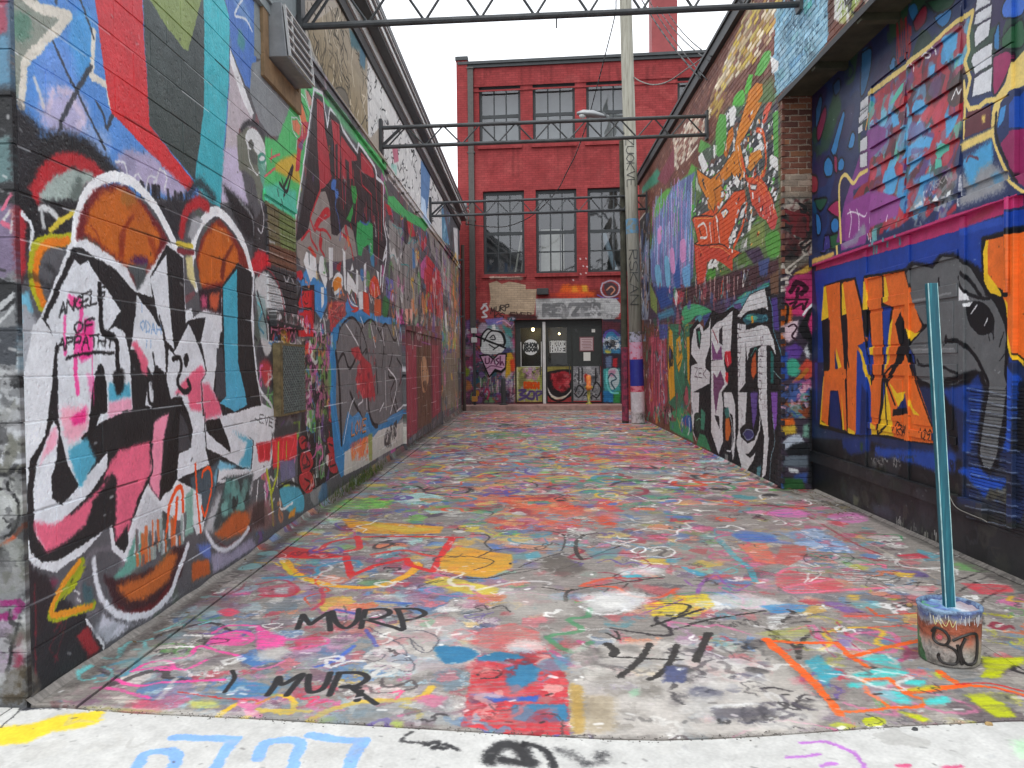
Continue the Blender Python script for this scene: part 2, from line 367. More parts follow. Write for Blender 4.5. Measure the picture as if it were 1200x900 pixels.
P('c5a63a', "E:290,770 330,740 390,720 415,899 G:400,60 340,30 290,0", soft=2); P('53b9a0', "G:235,70 300,60 390,100 385,220 300,180 240,140", soft=1.5)
S('cf5560', 2.6, "E:240,830 290,790"); S('cf5560', 2.6, "E:265,745 310,725"); S('cf5560', 2.2, "E:270,760 272,700"); S('1f2022', 4, "E:370,780 330,880"); S('1f2022', 4.5, "E:372,785 352,870 340,899 G:310,60"); S('1f2022', 3, "E:320,840 335,899 G:330,120"); S('26423a', 3, "G:300,90 330,240", a=.7)
# orange flame letters beside the big red piece
P('d0744a', "o:20,90 70,140 130,330 150,420 100,400 50,250"); P('cf7a58', "o:15,380 60,380 90,430 80,520 30,470"); P('b98a80', "o:130,110 180,160 190,230 165,280")
P('b23a4a', "o:100,400 160,400 150,520 60,700 60,560 90,520"); P('7a4f78', "o:70,600 120,540 110,640 75,680"); P('c03b48', "o:60,620 95,640 80,830 45,830")
for s_ in ("o:0,60 130,190 175,310", "o:20,80 60,260 100,410", "o:130,80 130,150 175,300", "o:10,360 60,360 105,420 105,520", "o:10,360 20,470 60,540 50,640"): S(WH, 1.8, s_, curve=False)
for s_ in ("o:40,90 150,350", "o:150,120 195,200"): S(BK, 2.2, s_, curve=False)

# ---- the big red-on-black piece with a white outline
P('2c2a2c', "o:215,140 290,180 325,440 350,290 440,400 470,480 590,670 600,600 740,800 780,899 q:945,60 1020,150 1040,560 1060,760 1050,880 990,890 760,700 500,640 330,560 190,700 140,700 190,420 240,100")
RD = 'a5333d'
P(RD, "o:235,190 290,230 300,430 345,720 360,899 q:430,170 385,190 375,0 o:240,600")
P(RD, "o:360,370 430,420 440,600 435,899 o:395,899 385,600"); P('2c2a2c', "o:395,600 415,590 420,899 400,899")
P(RD, "o:450,520 580,700 590,740 540,740 550,899 520,899 515,750 480,720 490,899 460,899 445,650"); P(RD, "o:620,660 720,780 745,899 q:930,30 925,80 820,20 800,0 o:630,899")
for s_ in ("q:470,0 500,60", "q:540,0 545,60", "q:600,0 620,380", "q:650,0 640,330", "q:700,0 690,150", "q:720,0 730,260", "q:790,0 810,150 900,240 910,520", "q:850,320 855,500", "q:940,60 960,400", "q:1000,130 1005,700", "q:970,420 975,880", "q:760,250 740,520", "q:690,540 720,640", "q:1010,160 1040,600"):
    S(RD, 2.6, s_, curve=False)
S('6f2833', 1.2, "q:570,0 600,400"); S('5a4a70', 2, "q:630,120 640,260")
P('8d8782', "q:370,220 440,210 480,330 500,640 560,660 640,540 720,600 760,860 r:600,140 440,150 200,200 150,80 q:150,720 260,620 290,470")
for s_ in ("q:330,560 360,500 430,400 470,390 480,450 400,500 360,560 330,600 290,500", "q:200,700 280,600 300,700 360,800", "q:360,590 440,610 490,680", "q:390,640 380,760 430,860", "q:600,630 680,720 720,890", "q:640,560 660,640 690,760", "q:390,200 340,320 290,470"):
    S('b4262f', 3.6, s_)
P('b4262f', "q:420,390 470,380 480,460 440,440 390,500 350,570 330,560"); P('b4262f', "q:380,640 410,680 400,800 380,760"); P('9c2730', "r:560,170 600,140 590,250 550,220")
P('aa3a40', "q:630,570 650,540 670,650 640,640"); P('c24436', "q:260,770 290,760 350,850 340,890")
# little drawings sprayed over it
P('3f70b5', "q:505,90 550,100 540,180 565,190 570,280 540,280 535,200 500,190", curve=True); S(BK, 1, "q:500,110 540,60 560,110 545,190 575,210 560,290 535,270"); S('3f70b5', 2.4, "q:545,290 540,370 570,470 590,640 585,700"); S('27416d', .8, "q:530,300 545,400 560,430 590,600")
P('2f9448', "q:700,150 745,160 760,260 740,340 720,320 715,430 690,520 650,490 700,380 720,330 705,230"); S('1d4a2a', 1, "q:715,170 740,180 720,260 750,300")
P('2f9c58', "q:760,520 790,500 840,540 870,505 915,540 920,890 900,899 870,740 820,780 800,860 770,850 750,680"); P('3f7fa5', "r:890,100 930,60 930,200 900,180", soft=.4)
S('1f5a35', .9, "q:770,620 800,640"); S('1f5a35', .9, "q:860,690 900,700 905,730"); S('2f5fa0', 2, "q:790,510 850,545 880,510")
# white outline last
S(WH, 4.6, "o:210,100 180,330 100,899 q:140,480 135,720", curve=False); S(WH, 4.2, "o:210,110 285,150 325,440 350,280 430,360 460,470 590,665 600,590 640,640 740,790 760,860 q:945,0 950,70 1020,130 1025,540 1055,700 1055,840 1020,899 r:1050,0 1055,90 1020,300 1010,440", curve=False)
P('5c9a74', "o:290,110 420,280 470,330 590,560 590,600 460,440 350,250", soft=.5, a=.8); P('3fa060', "G:480,420 800,770 800,700 500,330", a=0)

# ---- white spears and wild colours below it
P('3f86c0', "r:170,330 260,200 330,280 450,400 460,560 400,720 330,640 330,460 200,400", soft=.5)
P('3f86c0', "G:550,520 640,700 880,740 880,700 700,660", soft=.6)
for s_ in ("r:220,140 250,40 345,110 360,320 320,300 290,350", "r:385,90 415,90 460,330 440,420 395,300 370,230", "r:470,0 515,0 515,300 480,330", "r:610,10 640,50 650,440 630,420", "r:660,240 720,330 770,420 760,480 700,420 680,480 655,430", "r:750,220 770,240 770,440 745,380", "r:825,180 850,150 850,480 830,460", "r:770,460 815,430 820,620 780,630", "r:995,180 1005,180 1000,380 985,420", "r:395,400 425,400 425,560 400,620", "r:950,230 975,250 975,370", "r:690,240 710,160 725,230"):
    P('d6d9da', s_)
P('d6d9da', "r:515,330 560,255 610,290 610,400 540,480 505,420", curve=True); P('d4822c', "r:515,350 560,300 600,320 590,390 540,440 515,420", curve=True)
P('c9482e', "r:820,440 870,470 885,690 820,640"); P('cc4a2c', "r:870,370 930,280 970,330 990,470 940,520 890,470"); P('bf5a34', "r:930,520 1000,520 1000,690 930,690", soft=.4); P('2f7040', "r:1020,520 1045,490 1080,560 1060,690 1015,680", curve=True)
P('6a66a8', "r:1040,300 1125,330 1130,560 1060,500", soft=.4); P('b33038', "r:140,260 190,230 215,290 190,330 145,320", curve=True)
for s_ in ("r:660,470 700,560 760,600", "r:700,480 740,560", "r:880,470 900,560", "r:930,380 935,500", "r:960,400 970,480"): S('d8d8d6', 2, s_)
for s_ in ("r:660,480 700,600 770,620 690,660", "r:740,470 750,560"): S('c23f34', 3, s_)
P('6f5a58', "r:550,500 620,460 660,500 640,560 570,550", curve=True); P('a84a48', "r:460,560 540,540 640,560 640,700 560,800 520,880 470,700", soft=.6)
for k in range(24):
    g = random.Random(k+90); S(g.choice(['c23a3a', '8a2c34', 'd0726a', '6a5a58']), 1.6, [(330+g.uniform(460, 640)/8.57, 290+g.uniform(560, 860)/8.57) for _ in range(3)], a=.8)
S(BK, 1.4, "r:480,560 400,740 380,780 390,899"); S(BK, 1.2, "r:330,640 380,760")
# two red box faces
P(BK, "r:150,520 190,390 330,380 335,899 150,899"); P('c2262c', "r:165,560 205,440 320,430 320,600 180,610"); P('c2262c', "r:160,640 290,630 320,700 320,899 170,899"); P('8f1f26', "r:300,440 325,430 325,890 300,620")
for s_ in ("r:235,470 232,500", "r:270,460 268,490", "r:225,550 245,575 265,560", "r:210,690 212,720", "r:250,680 252,710", "r:200,810 215,770 240,790 245,830"): S(BK, 1.3, s_)
# brick patch and black masonry beside the dome
P('6a6448', "G:240,140 385,235 385,410 250,335"); P('6b7a48', "G:300,190 385,235 385,400 310,370", soft=1.5); P('6b4a38', "G:250,340 385,385 385,480 255,440"); P('39383a', "G:180,260 245,150 260,440 385,490 395,680 250,650 220,560 190,480", soft=.7)
c.region("G:180,260 245,150 385,235 395,680 250,650 190,480")
for y in range(30): S('26241f', .7, [(290, 236+y*6.3), (352, 259+y*6.0)], curve=False, a=.6)
c.clip = None
S('b9babd', 2.2, "v:115,170 130,250 120,330 100,310", soft=.6); S('b9babd', 2.6, "v:230,560 245,590 260,560 280,590", a=.8); S('b9babd', 2, "v:150,370 180,385", a=.8); S('9a9496', 2, "v:120,200 150,290 160,340", soft=1, a=.6)
P('c02a34', "v:60,480 100,420 140,430 165,500 120,530 75,545", soft=2.2); P('b8babb', "v:85,580 130,535 170,570 215,640 235,730 150,735 100,700", curve=True, soft=.5)
for y in range(16): S('55575a', .8, [(312+y*.35, 318+y*3.3), (320+y*.75, 320+y*3.3)], curve=False, a=.7)
S('8f2c3a', 2, "v:100,560 140,520 200,600 235,740"); P('7f9a9a', "v:90,640 140,680 150,899 110,870", soft=2, a=.8)
for s_, k_ in (("v:100,700 120,740 110,790", '5fb0b8'), ("v:120,760 105,820 130,860", '3f7a90'), ("v:95,640 140,800 150,890", '2a2a30'), ("v:80,720 70,850 95,899", '2a2a30')): S(k_, 3, s_, soft=.6)
P('3a3a3c', "v:148,732 320,780 320,830 150,790"); c.scribble("v:148,732 320,780 320,830 150,790", ['c9c9cb', 'c05a6a', 'e0e0e0', '222222'], 90, .09, 5, width=.025)
P('2a2a2c', "v:155,795 310,830 300,899 160,899"); c.text('d98aa8', 2.4, "HOW", (318, 391), (8, 1.5), (-.4, -9)); c.text('d4d0d2', 2, "LOUN", (321, 400), (7, 1.3), (-.3, -7))

# ---- flowered strip and red scribble panels low on the wall
P('2e2d2c', "G:420,800 560,760 560,899 H:570,200 580,560 400,560 420,200 410,0")
c.scribble("G:420,800 555,760 H:560,0 575,360 430,400 415,0", ['b86a98', 'a8588c', '5a8a3c', '6a9a48', '8a7a60', 'a85a80'], 230, .10, 6, width=.05, blobs=.6)
c.scribble("G:420,800 555,760 H:560,0 575,360 430,400 415,0", ['1f1f20'], 90, .10, 7, width=.022, blobs=0)
P('c8323a', "H:430,20 450,10 465,50 440,60", curve=True); P('7fa83a', "H:375,380 405,375 400,470 380,450"); P('5f9a48', "H:440,340 470,330 480,420 450,420", curve=True)
P('221c1c', "H:395,450 440,445 575,450 585,620 480,690 420,720 395,660")
for s_ in ("w:420,150 460,130 480,200 440,220", "w:440,250 500,240 520,330 460,400 430,330", "w:430,400 500,380 530,480 480,530 430,470", "w:620,150 660,140 680,220 640,240", "w:620,260 690,250 690,380 640,370"): P('a82a30', s_, curve=True)
for s_ in ("w:440,180 470,160 470,210", "w:470,270 500,330 450,360", "w:460,430 500,460 470,510", "w:630,180 660,200", "w:650,280 640,340 680,330"): S('2a1618', 2.4, s_)
c.drips("w:540,0 620,0 600,420 540,420", ['d0d2d0', '6f8a80', '4a5a50'], 40, .35, 8, w=.02)
# blue and grey throw-up
P('2f7fb4', "G:545,780 560,740 640,660 700,680 880,740 885,899 H:890,340 860,380 800,470 780,500 740,520 600,640 570,560 548,300 545,0")
P('8f8f90', "H:615,560 740,460 800,420 890,360 893,480 620,620", c2='bdbdb8')
P('6e6e70', "G:580,800 600,730 650,690 700,720 740,700 800,720 870,720 885,800 H:890,320 850,340 830,370 760,400 720,330 690,400 630,330 600,480 575,300 575,0")
for s_, w_ in (("H:575,60 590,200 600,480", 9), ("H:580,110 610,60 640,130 690,30", 4), ("G:580,810 600,730 650,690 690,740 720,830 H:715,60", 3), ("G:700,899 690,760 740,700 790,790 800,860", 2.6), ("G:780,760 810,720 850,800 880,720", 2.6), ("H:640,240 660,290 700,370 690,400", 5), ("H:720,200 730,330 750,390 770,400", 6), ("H:760,90 770,240", 4.5), ("H:800,20 790,130", 3), ("H:840,60 820,160 850,180 830,250 860,350", 3), ("H:850,260 870,340 885,330", 4), ("H:700,60 720,40 730,110", 2.6), ("H:860,80 890,140 870,210", 2.4)):
    S('202124', w_, s_)
for s_ in ("H:610,480 640,320 660,270", "H:680,300 700,280 690,240", "H:715,200 720,320", "H:780,330 800,290", "H:805,140 810,320", "H:820,130 860,200 830,340", "H:885,110 895,280 860,330", "G:620,720 680,820", "G:735,710 760,830", "G:790,740 800,820", "G:850,730 870,820", "G:690,690 705,730"): S('cfd1d4', 2.2, s_)
P('b03038', "H:645,35 680,25 700,70 740,110 760,260 700,270 665,180 690,100 650,60", soft=.8, a=.85); c.scribble("H:660,40 760,40 760,290 670,270", ['b8303a', 'd05a60', '7a3038'], 50, .10, 9, width=.03)
S('3f90c8', 4, "H:548,0 552,240 590,470 605,520", a=.9); P('cfd8dc', "G:548,770 560,770 560,830 550,830", soft=.6, a=.6)
P('c9c9c4', "H:615,520 700,470 740,430 890,380 893,470 700,590 612,630", c2='b9b9b0'); P('4a88b8', "H:630,380 680,330 740,430 780,400 830,350 888,320 888,350 860,390 810,370 750,450 640,400")
c.text('d88a3a', 2.6, "LOVE", (412, 511), (3.4, -1), (.6, -15)); c.text('1e1e1e', .9, "LOVE", (411.5, 512), (3.4, -1), (.6, -15))
c.scribble("H:640,480 735,440 730,530 650,560", ['e0763a', 'd95a50', 'dd8a50'], 60, .12, 10, width=.035); c.drips("H:640,480 735,440 730,560 650,560", ['e0763a', 'd95a50'], 40, .3, 11, w=.015)
P('8f9a48', "H:725,440 745,430 745,560 730,560", soft=.6, a=.8); c.scribble("H:800,420 860,370 860,490 800,500", ['262626', '3a3a3c', 'c9c9c9'], 50, .13, 12, width=.04)
# maroon planks with a painted face
P('74404a', "u:190,560 600,560 H:1060,0 1060,330 895,470 885,0"); P('6a4c3e', "H:945,30 1010,20 1015,380 955,410"); P('984250', "H:895,20 940,20 945,430 898,450"); P('984250', "H:1018,20 1050,20 1055,330 1022,360")
P('b58a6a', "H:965,110 980,70 995,110 1002,180 985,240 970,215", curve=True); P('6a4a38', "H:975,195 988,185 992,215 985,235", curve=True); S('3a2a22', 1, "H:972,140 978,138"); S('3a2a22', 1, "H:990,136 996,135"); S('8a4a6a', 1.6, "u:240,640 290,760 260,860"); S('8a4a8a', 1.6, "u:420,640 380,720 480,760")
P('7a7060', "H:1062,60 1145,50 1150,300 1065,330"); c.drips("H:1062,60 1145,50 1150,300 1065,330", ['8a8a78', '3a3630', '9aa08a'], 70, .5, 13, w=.03)
# far grey drips, red panel, rusty corner
P('8c8a88', "t:50,250 160,330 240,420 370,480 380,899 u:370,400 200,500 110,430 100,60 t:60,620")
c.drips("t:50,250 370,480 u:420,400 110,430", ['4a4846', '8f8d8a', '3a3836', 'a5a3a0'], 170, 1.2, 14, w=.05, a=.6)
for s_ in ("t:60,640 100,620 130,700", "t:180,720 260,740 240,860", "t:150,330 200,360 170,430", "t:90,300 140,340 160,400", "t:240,440 260,500 300,450", "t:310,500 360,470"): S('3f8f90', 1.6, s_)
P('b02f36', "t:15,80 60,100 90,200 50,200"); P('b02f36', "t:210,290 240,250 300,290 340,420 290,430 240,360"); P('b02f36', "t:400,500 450,400 450,520 400,590"); P('c8a8a0', "t:340,380 355,370 350,440 340,440")
P('b5353d', "t:440,620 470,640 590,800 610,899 u:625,60 620,500 450,380 440,0"); c.drips("t:440,620 600,800 u:620,500 440,380", ['7a2028', 'b84048', '5f1a20'], 80, 1.0, 15, w=.04); P('b85a90', "t:385,720 430,640 440,899 390,860", soft=.5)
P('8a8884', "t:470,380 600,520 700,700 700,899 u:690,200 620,160 t:600,760 500,600"); c.drips("t:470,380 700,700 u:740,500 620,200", ['c9c9c4', '5a5854', '8a7a60', 'a07090', 'd0d0cc'], 130, 1.1, 16, w=.05)
P('86705c', "t:700,600 780,620 u:800,899 720,899"); P('c9cacb', "t:735,330 780,340 785,760 760,760", soft=.4)
P('c43a9a', "u:110,400 200,380 210,550 140,530", soft=.5); P('d8a090', "u:220,380 300,380 300,560 230,540", soft=.4); c.scribble("u:110,380 560,380 560,560 200,560", ['c9b0a0', '2c2a28', 'd8c0c0', '6fa890', '7a4a40'], 120, .18, 17, width=.05)
P('3a7a58', "u:590,610 660,640 680,800 620,780", soft=.4); P('8a9a3a', "u:690,690 750,680 760,800 690,800", soft=.4); c.scribble("u:590,560 770,640 770,840 600,800", ['9ac0a0', 'c05a50', '4a5aa0', 'c9a040'], 60, .25, 18, width=.06)

# ---- fine layered tags over the far half
for n_, sz, wd, se, rg in ((240, .34, .07, 201, "p:455,240 540,300 540,400 455,400"), (90, .34, .07, 206, "p:515,320 540,300 540,478 515,490"), (120, .14, .03, 202, "p:300,400 350,380 388,380 388,560 300,640"), (70, .16, .03, 203, "p:345,290 470,330 470,400 390,420 345,400"), (30, .1, .016, 204, "p:345,130 450,200 455,300 380,290")):
    c.scribble(rg, ['d4d4d2', '222224', 'b83a44', '3f7ab0', 'c96aa0', '5f9a58', 'c9a23a', '6a4a8a', '8f8f90', 'd07a4a', '2f2f34'], n_, sz, se, width=wd, blobs=.12, a=(.55, .95))
c.drips("p:455,250 540,310 540,470 470,490", ['d4d4d2', '2a2a2c', '8a3a44', '6a6a70', 'b0a898'], 150, .7, 205, w=.035, a=.8)
# ---- lilac passage with dripping black letters above the domes
P('a9a0bd', "A:600,700 700,720 880,890 B:880,100 830,140 760,110 640,60 560,20 A:540,760", soft=3); P('8f8ba8', "A:540,740 620,700 640,800 580,860", soft=4, a=.8)
for s_ in ("A:610,880 640,820 660,850 B:650,60", "A:680,898 700,830 730,840 B:720,60", "B:730,60 750,0 780,30 770,90", "A:540,760 580,770 590,830 560,880"): S('cfd0d6', 2.6, s_, soft=.8)
c.drips("B:600,30 880,110 860,170 640,120", ['1f2024', '2a2a30', '3a3a44'], 34, .22, 25, w=.03, a=.85); P('2a2b30', "B:700,150 880,130 900,200 830,330 780,260", soft=4)
# ---- the large silver, black and pink piece
P('1e1f22', "A:60,700 150,640 300,610 420,660 560,800 620,899 B:560,40 430,30 380,60 340,200 320,330 150,330 110,500 60,250 60,60", soft=5)
P('25262a', "A:-10,470 70,470 200,610 150,800 60,899 -10,899", soft=6)
P('a8282f', "A:130,898 180,790 270,715 350,712 440,755 495,812 420,860 B:390,60 340,200 220,240 120,60", soft=1.6); P('9aa8a2', "A:200,898 250,825 340,790 430,810 450,850 B:390,70 360,160 300,220 220,200 180,110", soft=2); P('4f5a56', "A:330,898 370,810 390,899 B:370,130 320,180", soft=3, a=.8)
P('26272a', "B:190,140 370,140 340,330 190,310 170,200", soft=2.5); S('c3c5c6', 8, "B:185,180 215,180 265,220", soft=1.6); S('a9abac', 6, "B:195,190 205,270", soft=1.6); S('c9b53e', 6.5, "B:235,285 280,240 348,205", soft=.5)
P('a02a34', "B:60,160 100,180 125,250 120,480 70,590 65,400", soft=1.2); S(WH, 6, "B:100,205 140,250 150,320 140,380", soft=.8); S(WH, 3, "B:100,200 105,215")
S('a9a822', 15, "B:330,325 200,340 155,400 150,520 190,640", soft=.8); S('d4761e', 11, "B:315,335 215,350 172,420 168,520 200,630", soft=1.6)
P('6fb0c8', "B:80,610 130,560 150,660 110,899 80,899", soft=1.6)
P('9fa2a8', "B:100,620 170,700 C:150,60 110,330 95,330 B:100,899", soft=2.5); P('5a2028', "B:160,810 190,800 C:195,300 150,380 120,300", soft=3)
for s_ in ("B:60,560 130,500 210,540", "B:220,450 260,500 230,560"): S('222326', 8, s_, soft=3, a=.6)
# white halo of the letters
P(WH, "B:320,350 345,330 400,320 590,450 640,560 690,470 775,320 860,400 870,660 900,650 905,690 955,660 1040,560 1115,430 1175,470 1190,700 C:1190,20 1225,290 1300,330 1270,470 1270,590 1200,650 1040,640 990,700 950,890 D:945,100 920,110 905,60 830,40 760,0 690,80 590,240 522,175 515,60 400,190 260,285 160,262 100,195 105,150 C:105,640 90,330 100,200 B:150,740 190,690")
# domes: orange with white rims
S('e2e4e6', 13, "B:345,330 360,220 400,110 480,45 560,35 640,75 720,165 780,270 820,350", soft=.5)
P('6a2024', "B:350,330 375,200 430,100 510,60 590,75 680,160 750,260 790,330 700,470 630,540 590,450 400,310", curve=False, soft=1)
P('b5601f', "B:395,290 420,180 480,100 560,80 640,130 700,220 755,320 720,430 650,500 590,440 430,320", soft=2.2); P('a3521f', "B:560,90 640,130 690,220 650,250 590,180", soft=3, a=.7); P('8a6a30', "B:580,90 650,130 600,180 560,140", soft=3, a=.5)
P('8a3518', "B:555,410 560,300 600,220 632,205 625,225 590,280 580,410", soft=1); P('8a3518', "B:680,290 720,400 745,420 720,320", soft=2, a=.8); P('4a2050', "B:600,430 640,400 690,410 700,450 640,450", soft=3); P('4c5254', "B:590,450 690,440 680,520 640,560 620,500", soft=2)
S('8a3518', 2.4, "B:420,260 450,300 480,380", soft=1.5)
S('e2e4e6', 12, "B:905,400 910,330 950,240 1000,195 1050,215 1110,290 1150,370 1180,480", soft=.5); S('e2e4e6', 8, "B:905,400 900,480 920,560", soft=.5)
P('7a2a20', "B:920,420 940,330 990,250 1030,230 1090,300 1150,390 1170,480 1115,430 1040,540 1040,600 950,560", soft=.8); P('b9601e', "B:930,420 960,320 1010,250 1060,280 1110,370 1120,430 1050,520 940,540", soft=1.8); P('6f2a1a', "B:1030,500 1040,420 1085,350 1100,345 1060,420 1045,520", soft=1)
P('2a1d24', "B:930,560 1035,545 1040,680 940,650", soft=1.5); P('b04a6a', "B:940,590 970,590 970,650 945,650", soft=2); P('c05a3a', "B:980,580 1030,575 1020,660 985,650", soft=2.5)
S('a8282f', 14, "B:850,300 870,200 920,150 970,170", soft=2.2); S('1e1f22', 12, "B:880,120 930,60 1000,130", soft=5, a=.8); P('9a9ca0', "B:880,310 900,230 930,215 950,240 905,330", soft=1.4); S('c9b545', 6, "B:830,345 900,355", soft=.8); S('7a3038', 6, "B:835,380 905,385", soft=1); P('c9c08a', "B:870,400 900,400 920,560 880,500", soft=1.4); P('1e1f22', "B:1040,60 1190,190 1200,330 1160,330 1100,230", soft=3); S('8f9194', 3, "B:1120,140 1180,220 1190,300", soft=2)
# black letter bodies
P(BK, "B:340,360 380,365 545,470 625,570 715,600 705,500 780,350 858,410 870,720 890,700 965,690 1040,760 1040,540 1115,432 1180,480 1180,720 C:1195,120 1225,300 1060,345 1190,470 1180,600 1090,600 1030,560 1015,690 950,850 945,720 830,650 815,640 750,750 690,670 600,899 D:600,150 585,195 540,155 528,62 400,150 262,236 195,238 145,195 125,90 C:128,700 140,560 210,440 235,280 250,100 B:265,800 195,700")
SL = 'ccd0d5'
P(SL, "B:215,710 345,415 375,445 410,425 470,520 565,660 500,760 540,730 585,760 605,860 C:610,120 620,320 500,370 375,450 445,560 375,690 320,590 285,450 270,300 270,80 B:275,830")
P(SL, "C:250,370 275,420 265,560 240,640 245,740 290,770 505,520 500,600 400,740 240,890 D:215,190 165,110 C:155,700 170,580 220,450")
P(SL, "B:640,590 720,690 760,760 775,860 C:775,160 730,110 710,180 690,200 680,300 715,320 720,170 690,120 640,40 610,40 B:620,800")
P(SL, "B:705,510 780,395 795,640 815,840 780,800 740,690"); P(SL, "B:810,860 885,720 910,770 955,899 C:965,150 940,190 950,350 1040,350 1060,345 1150,430 1185,470 1175,600 1115,585 1050,545 960,500 985,580 830,650 815,640 840,530 890,500 905,420 880,330 850,260 800,270 780,180 790,40")
P(SL, "B:965,685 1035,745 1015,899 C:1000,230 1020,280 1045,350 960,375 945,190 970,150 940,0"); P('3f4146', "C:1015,40 1040,30 1065,240 1060,270 1035,275 1010,250")
P('3fa0b4', "B:1045,545 1110,460 1115,899 C:1160,300 1100,330 1030,290 1060,260 1050,0", c2='4f9fbe')
P('3f4044', "C:840,330 880,400 895,500 880,510 835,520"); P('17181a', "C:775,560 800,420 830,290 850,265 885,340 845,330 835,520 830,650 800,700 750,740")
P('191a1c', "C:965,375 1030,360 1080,500 1080,525 970,430")
# pinks and blues inside the letters
P(PK, "C:615,10 640,0 690,90 690,160 665,150 640,60", soft=.6); P(PK, "C:880,250 820,250 800,280 850,200 940,110 965,150 940,190 945,330 890,320", soft=1.4); P(PK, "C:945,200 975,200 1030,290 1040,345 960,370", soft=1.8)
P(PK, "C:510,580 560,510 700,470 705,620 640,760 600,899 D:600,60 540,140 C:545,640 525,620 480,660", soft=.8); P(PK, "D:165,100 160,60 C:155,850 D:250,60 430,-30 400,60 300,150 215,195", soft=1.6); P('e08aa2', "C:720,380 790,340 765,480 745,740 700,680", soft=1.2); P('d4627c', "C:430,760 520,640 400,760 250,880 D:300,100 420,0", soft=2.2)
P('e0a0b4', "C:230,430 265,400 270,480 200,560 180,600", soft=2.4); P('e2a5b6', "C:280,310 410,310 415,420 330,480 300,440", soft=3); P('df3a86', "C:330,360 400,310 405,380 345,400", soft=1.6); P('e02f80', "C:405,160 435,160 440,320 425,300", soft=2, a=.5)
P(TL, "C:320,510 410,455 450,560 375,690 345,620", soft=.5); P(TL, "C:505,200 605,200 615,260 510,290", soft=1.4); P('d99ab0', "C:510,290 615,265 620,320 505,370", soft=1.4); P(TL, "C:1085,420 1185,470 1175,600 1115,585 1140,540 1160,480", soft=1.8); P('72b0c8', "C:1030,560 1120,590 1080,600 1020,600 1010,690 1000,640", soft=1)
P('6f8ea0', "C:890,640 1030,560 1010,700 960,840 940,720 900,700", soft=1.6, a=.45)
for s_ in ("C:470,110 430,230 415,460 440,420 470,350 500,330 495,190", ): P('1b1c1e', s_, curve=True)
S('1b1c1e', 9, "B:462,540 470,640 475,750 C:540,0 548,90 555,230", soft=.5); P('1b1c1e', "C:530,160 560,130 585,160 570,240 545,250", curve=True, soft=1)
S('e23a8a', 5, "B:300,690 305,860 C:305,30", soft=1.2, a=.8); S('e23a8a', 7, "B:330,600 380,640 C:355,60 360,250", soft=1, a=.85); P('e03f8c', "B:395,690 440,710 430,870 380,899 360,860", soft=1.2); S('e23a8a', 1.4, "C:432,0 435,300"); P('e0508c', "B:320,595 370,600 390,640 330,640", soft=1)
P('1d1e20', "C:575,500 570,440 610,400 650,380 675,420 660,450 620,470 600,500", soft=2.2); P('1d1e20', "C:700,160 740,160 750,260 790,230 790,300 730,310", soft=2); S('1d1e20', 5, "C:690,200 700,290 740,300"); S('1d1e20', 6.5, "C:810,90 840,80 850,130 830,190 860,240 890,225 880,190", soft=.8); P('1d1e20', "C:860,80 875,55 885,90 870,125", curve=True)
S('1b1c1e', 3, "C:720,300 705,480 710,620 640,760"); S('1b1c1e', 2.4, "C:960,340 965,500 985,600"); S('1b1c1e', 2.6, "C:380,460 480,390 600,330")
S('1b1c1e', 3, "B:715,860 C:730,170"); S('1b1c1e', 2.5, "B:745,690 790,830 850,899")
# scribbled names inside
c.text('17181a', 2.3, "ANGELS", (68, 372), (8.0, -3.0), (1, -15), gap=.16, wob=.06); c.text('17181a', 2.4, "OF", (86, 392), (10, -2), (1, -13), wob=.05); c.text('17181a', 2.4, "APPATHY", (68, 412), (8, -.6), (1, -15), gap=.16, wob=.06); S('17181a', 3.4, "C:310,90 400,60 530,60", curve=True)
c.text('4a7fb8', 1, "ODAH", (164, 388), (5, 1.2), (0, -11), wob=.06); c.text('4a7fb8', .9, "I", (163, 367), (5, 0), (0, -9)); c.text('4a7fb8', .9, "II", (169, 408), (4, 0), (0, -9))
c.text('1d1e20', 1.1, "EVER", (304, 495), (4.3, 1.8), (.6, -9), wob=.05); S('1d1e20', 1, "H:195,365 215,375")
# light grey around the letters on the right, red and green marks
S('c9ccd0', 4.5, "G:190,490 180,700 H:190,30 215,220 280,330 270,560 240,600 180,650 30,660", soft=.4)
P('3f4042', "H:270,440 300,410 400,380 400,430 300,460", soft=1.6); P('b8262e', "H:200,480 270,470 265,560 215,570", soft=1.2); P('cf3038', "H:275,460 390,430 392,540 280,600", soft=1.2)
for s_ in ("H:210,490 215,560 240,550 235,480", "H:290,470 300,590", "H:330,460 320,580", "H:350,450 380,460 360,540"): S('e0505a', 2.4, s_, soft=.6)
S('a9b32a', 5.5, "H:250,610 270,720 280,860", soft=.4); S('a9b32a', 5, "H:305,480 300,620 270,720", soft=.4); S('a9b32a', 2.4, "w:335,170 330,450"); P('a9b32a', "w:300,460 350,455 360,480 310,490")
P('6a6a8a', "H:310,560 380,560 385,640 320,660", soft=1.2, a=.9); P('4fa0b8', "H:310,700 350,680 400,690 425,740 415,800 340,790", curve=True, soft=.6); S('d4d6d6', 3, "H:310,740 320,790 370,760", soft=.6); P('c9882e', "H:360,800 385,780 380,820 350,830", soft=1.2); S('1f1f20', 3, "H:310,690 350,665 400,680 425,720")
for s_ in ("H:210,660 200,790", "H:180,690 170,730", "w:180,470 190,600"): S('c9cbcc', 3, s_, soft=.5)
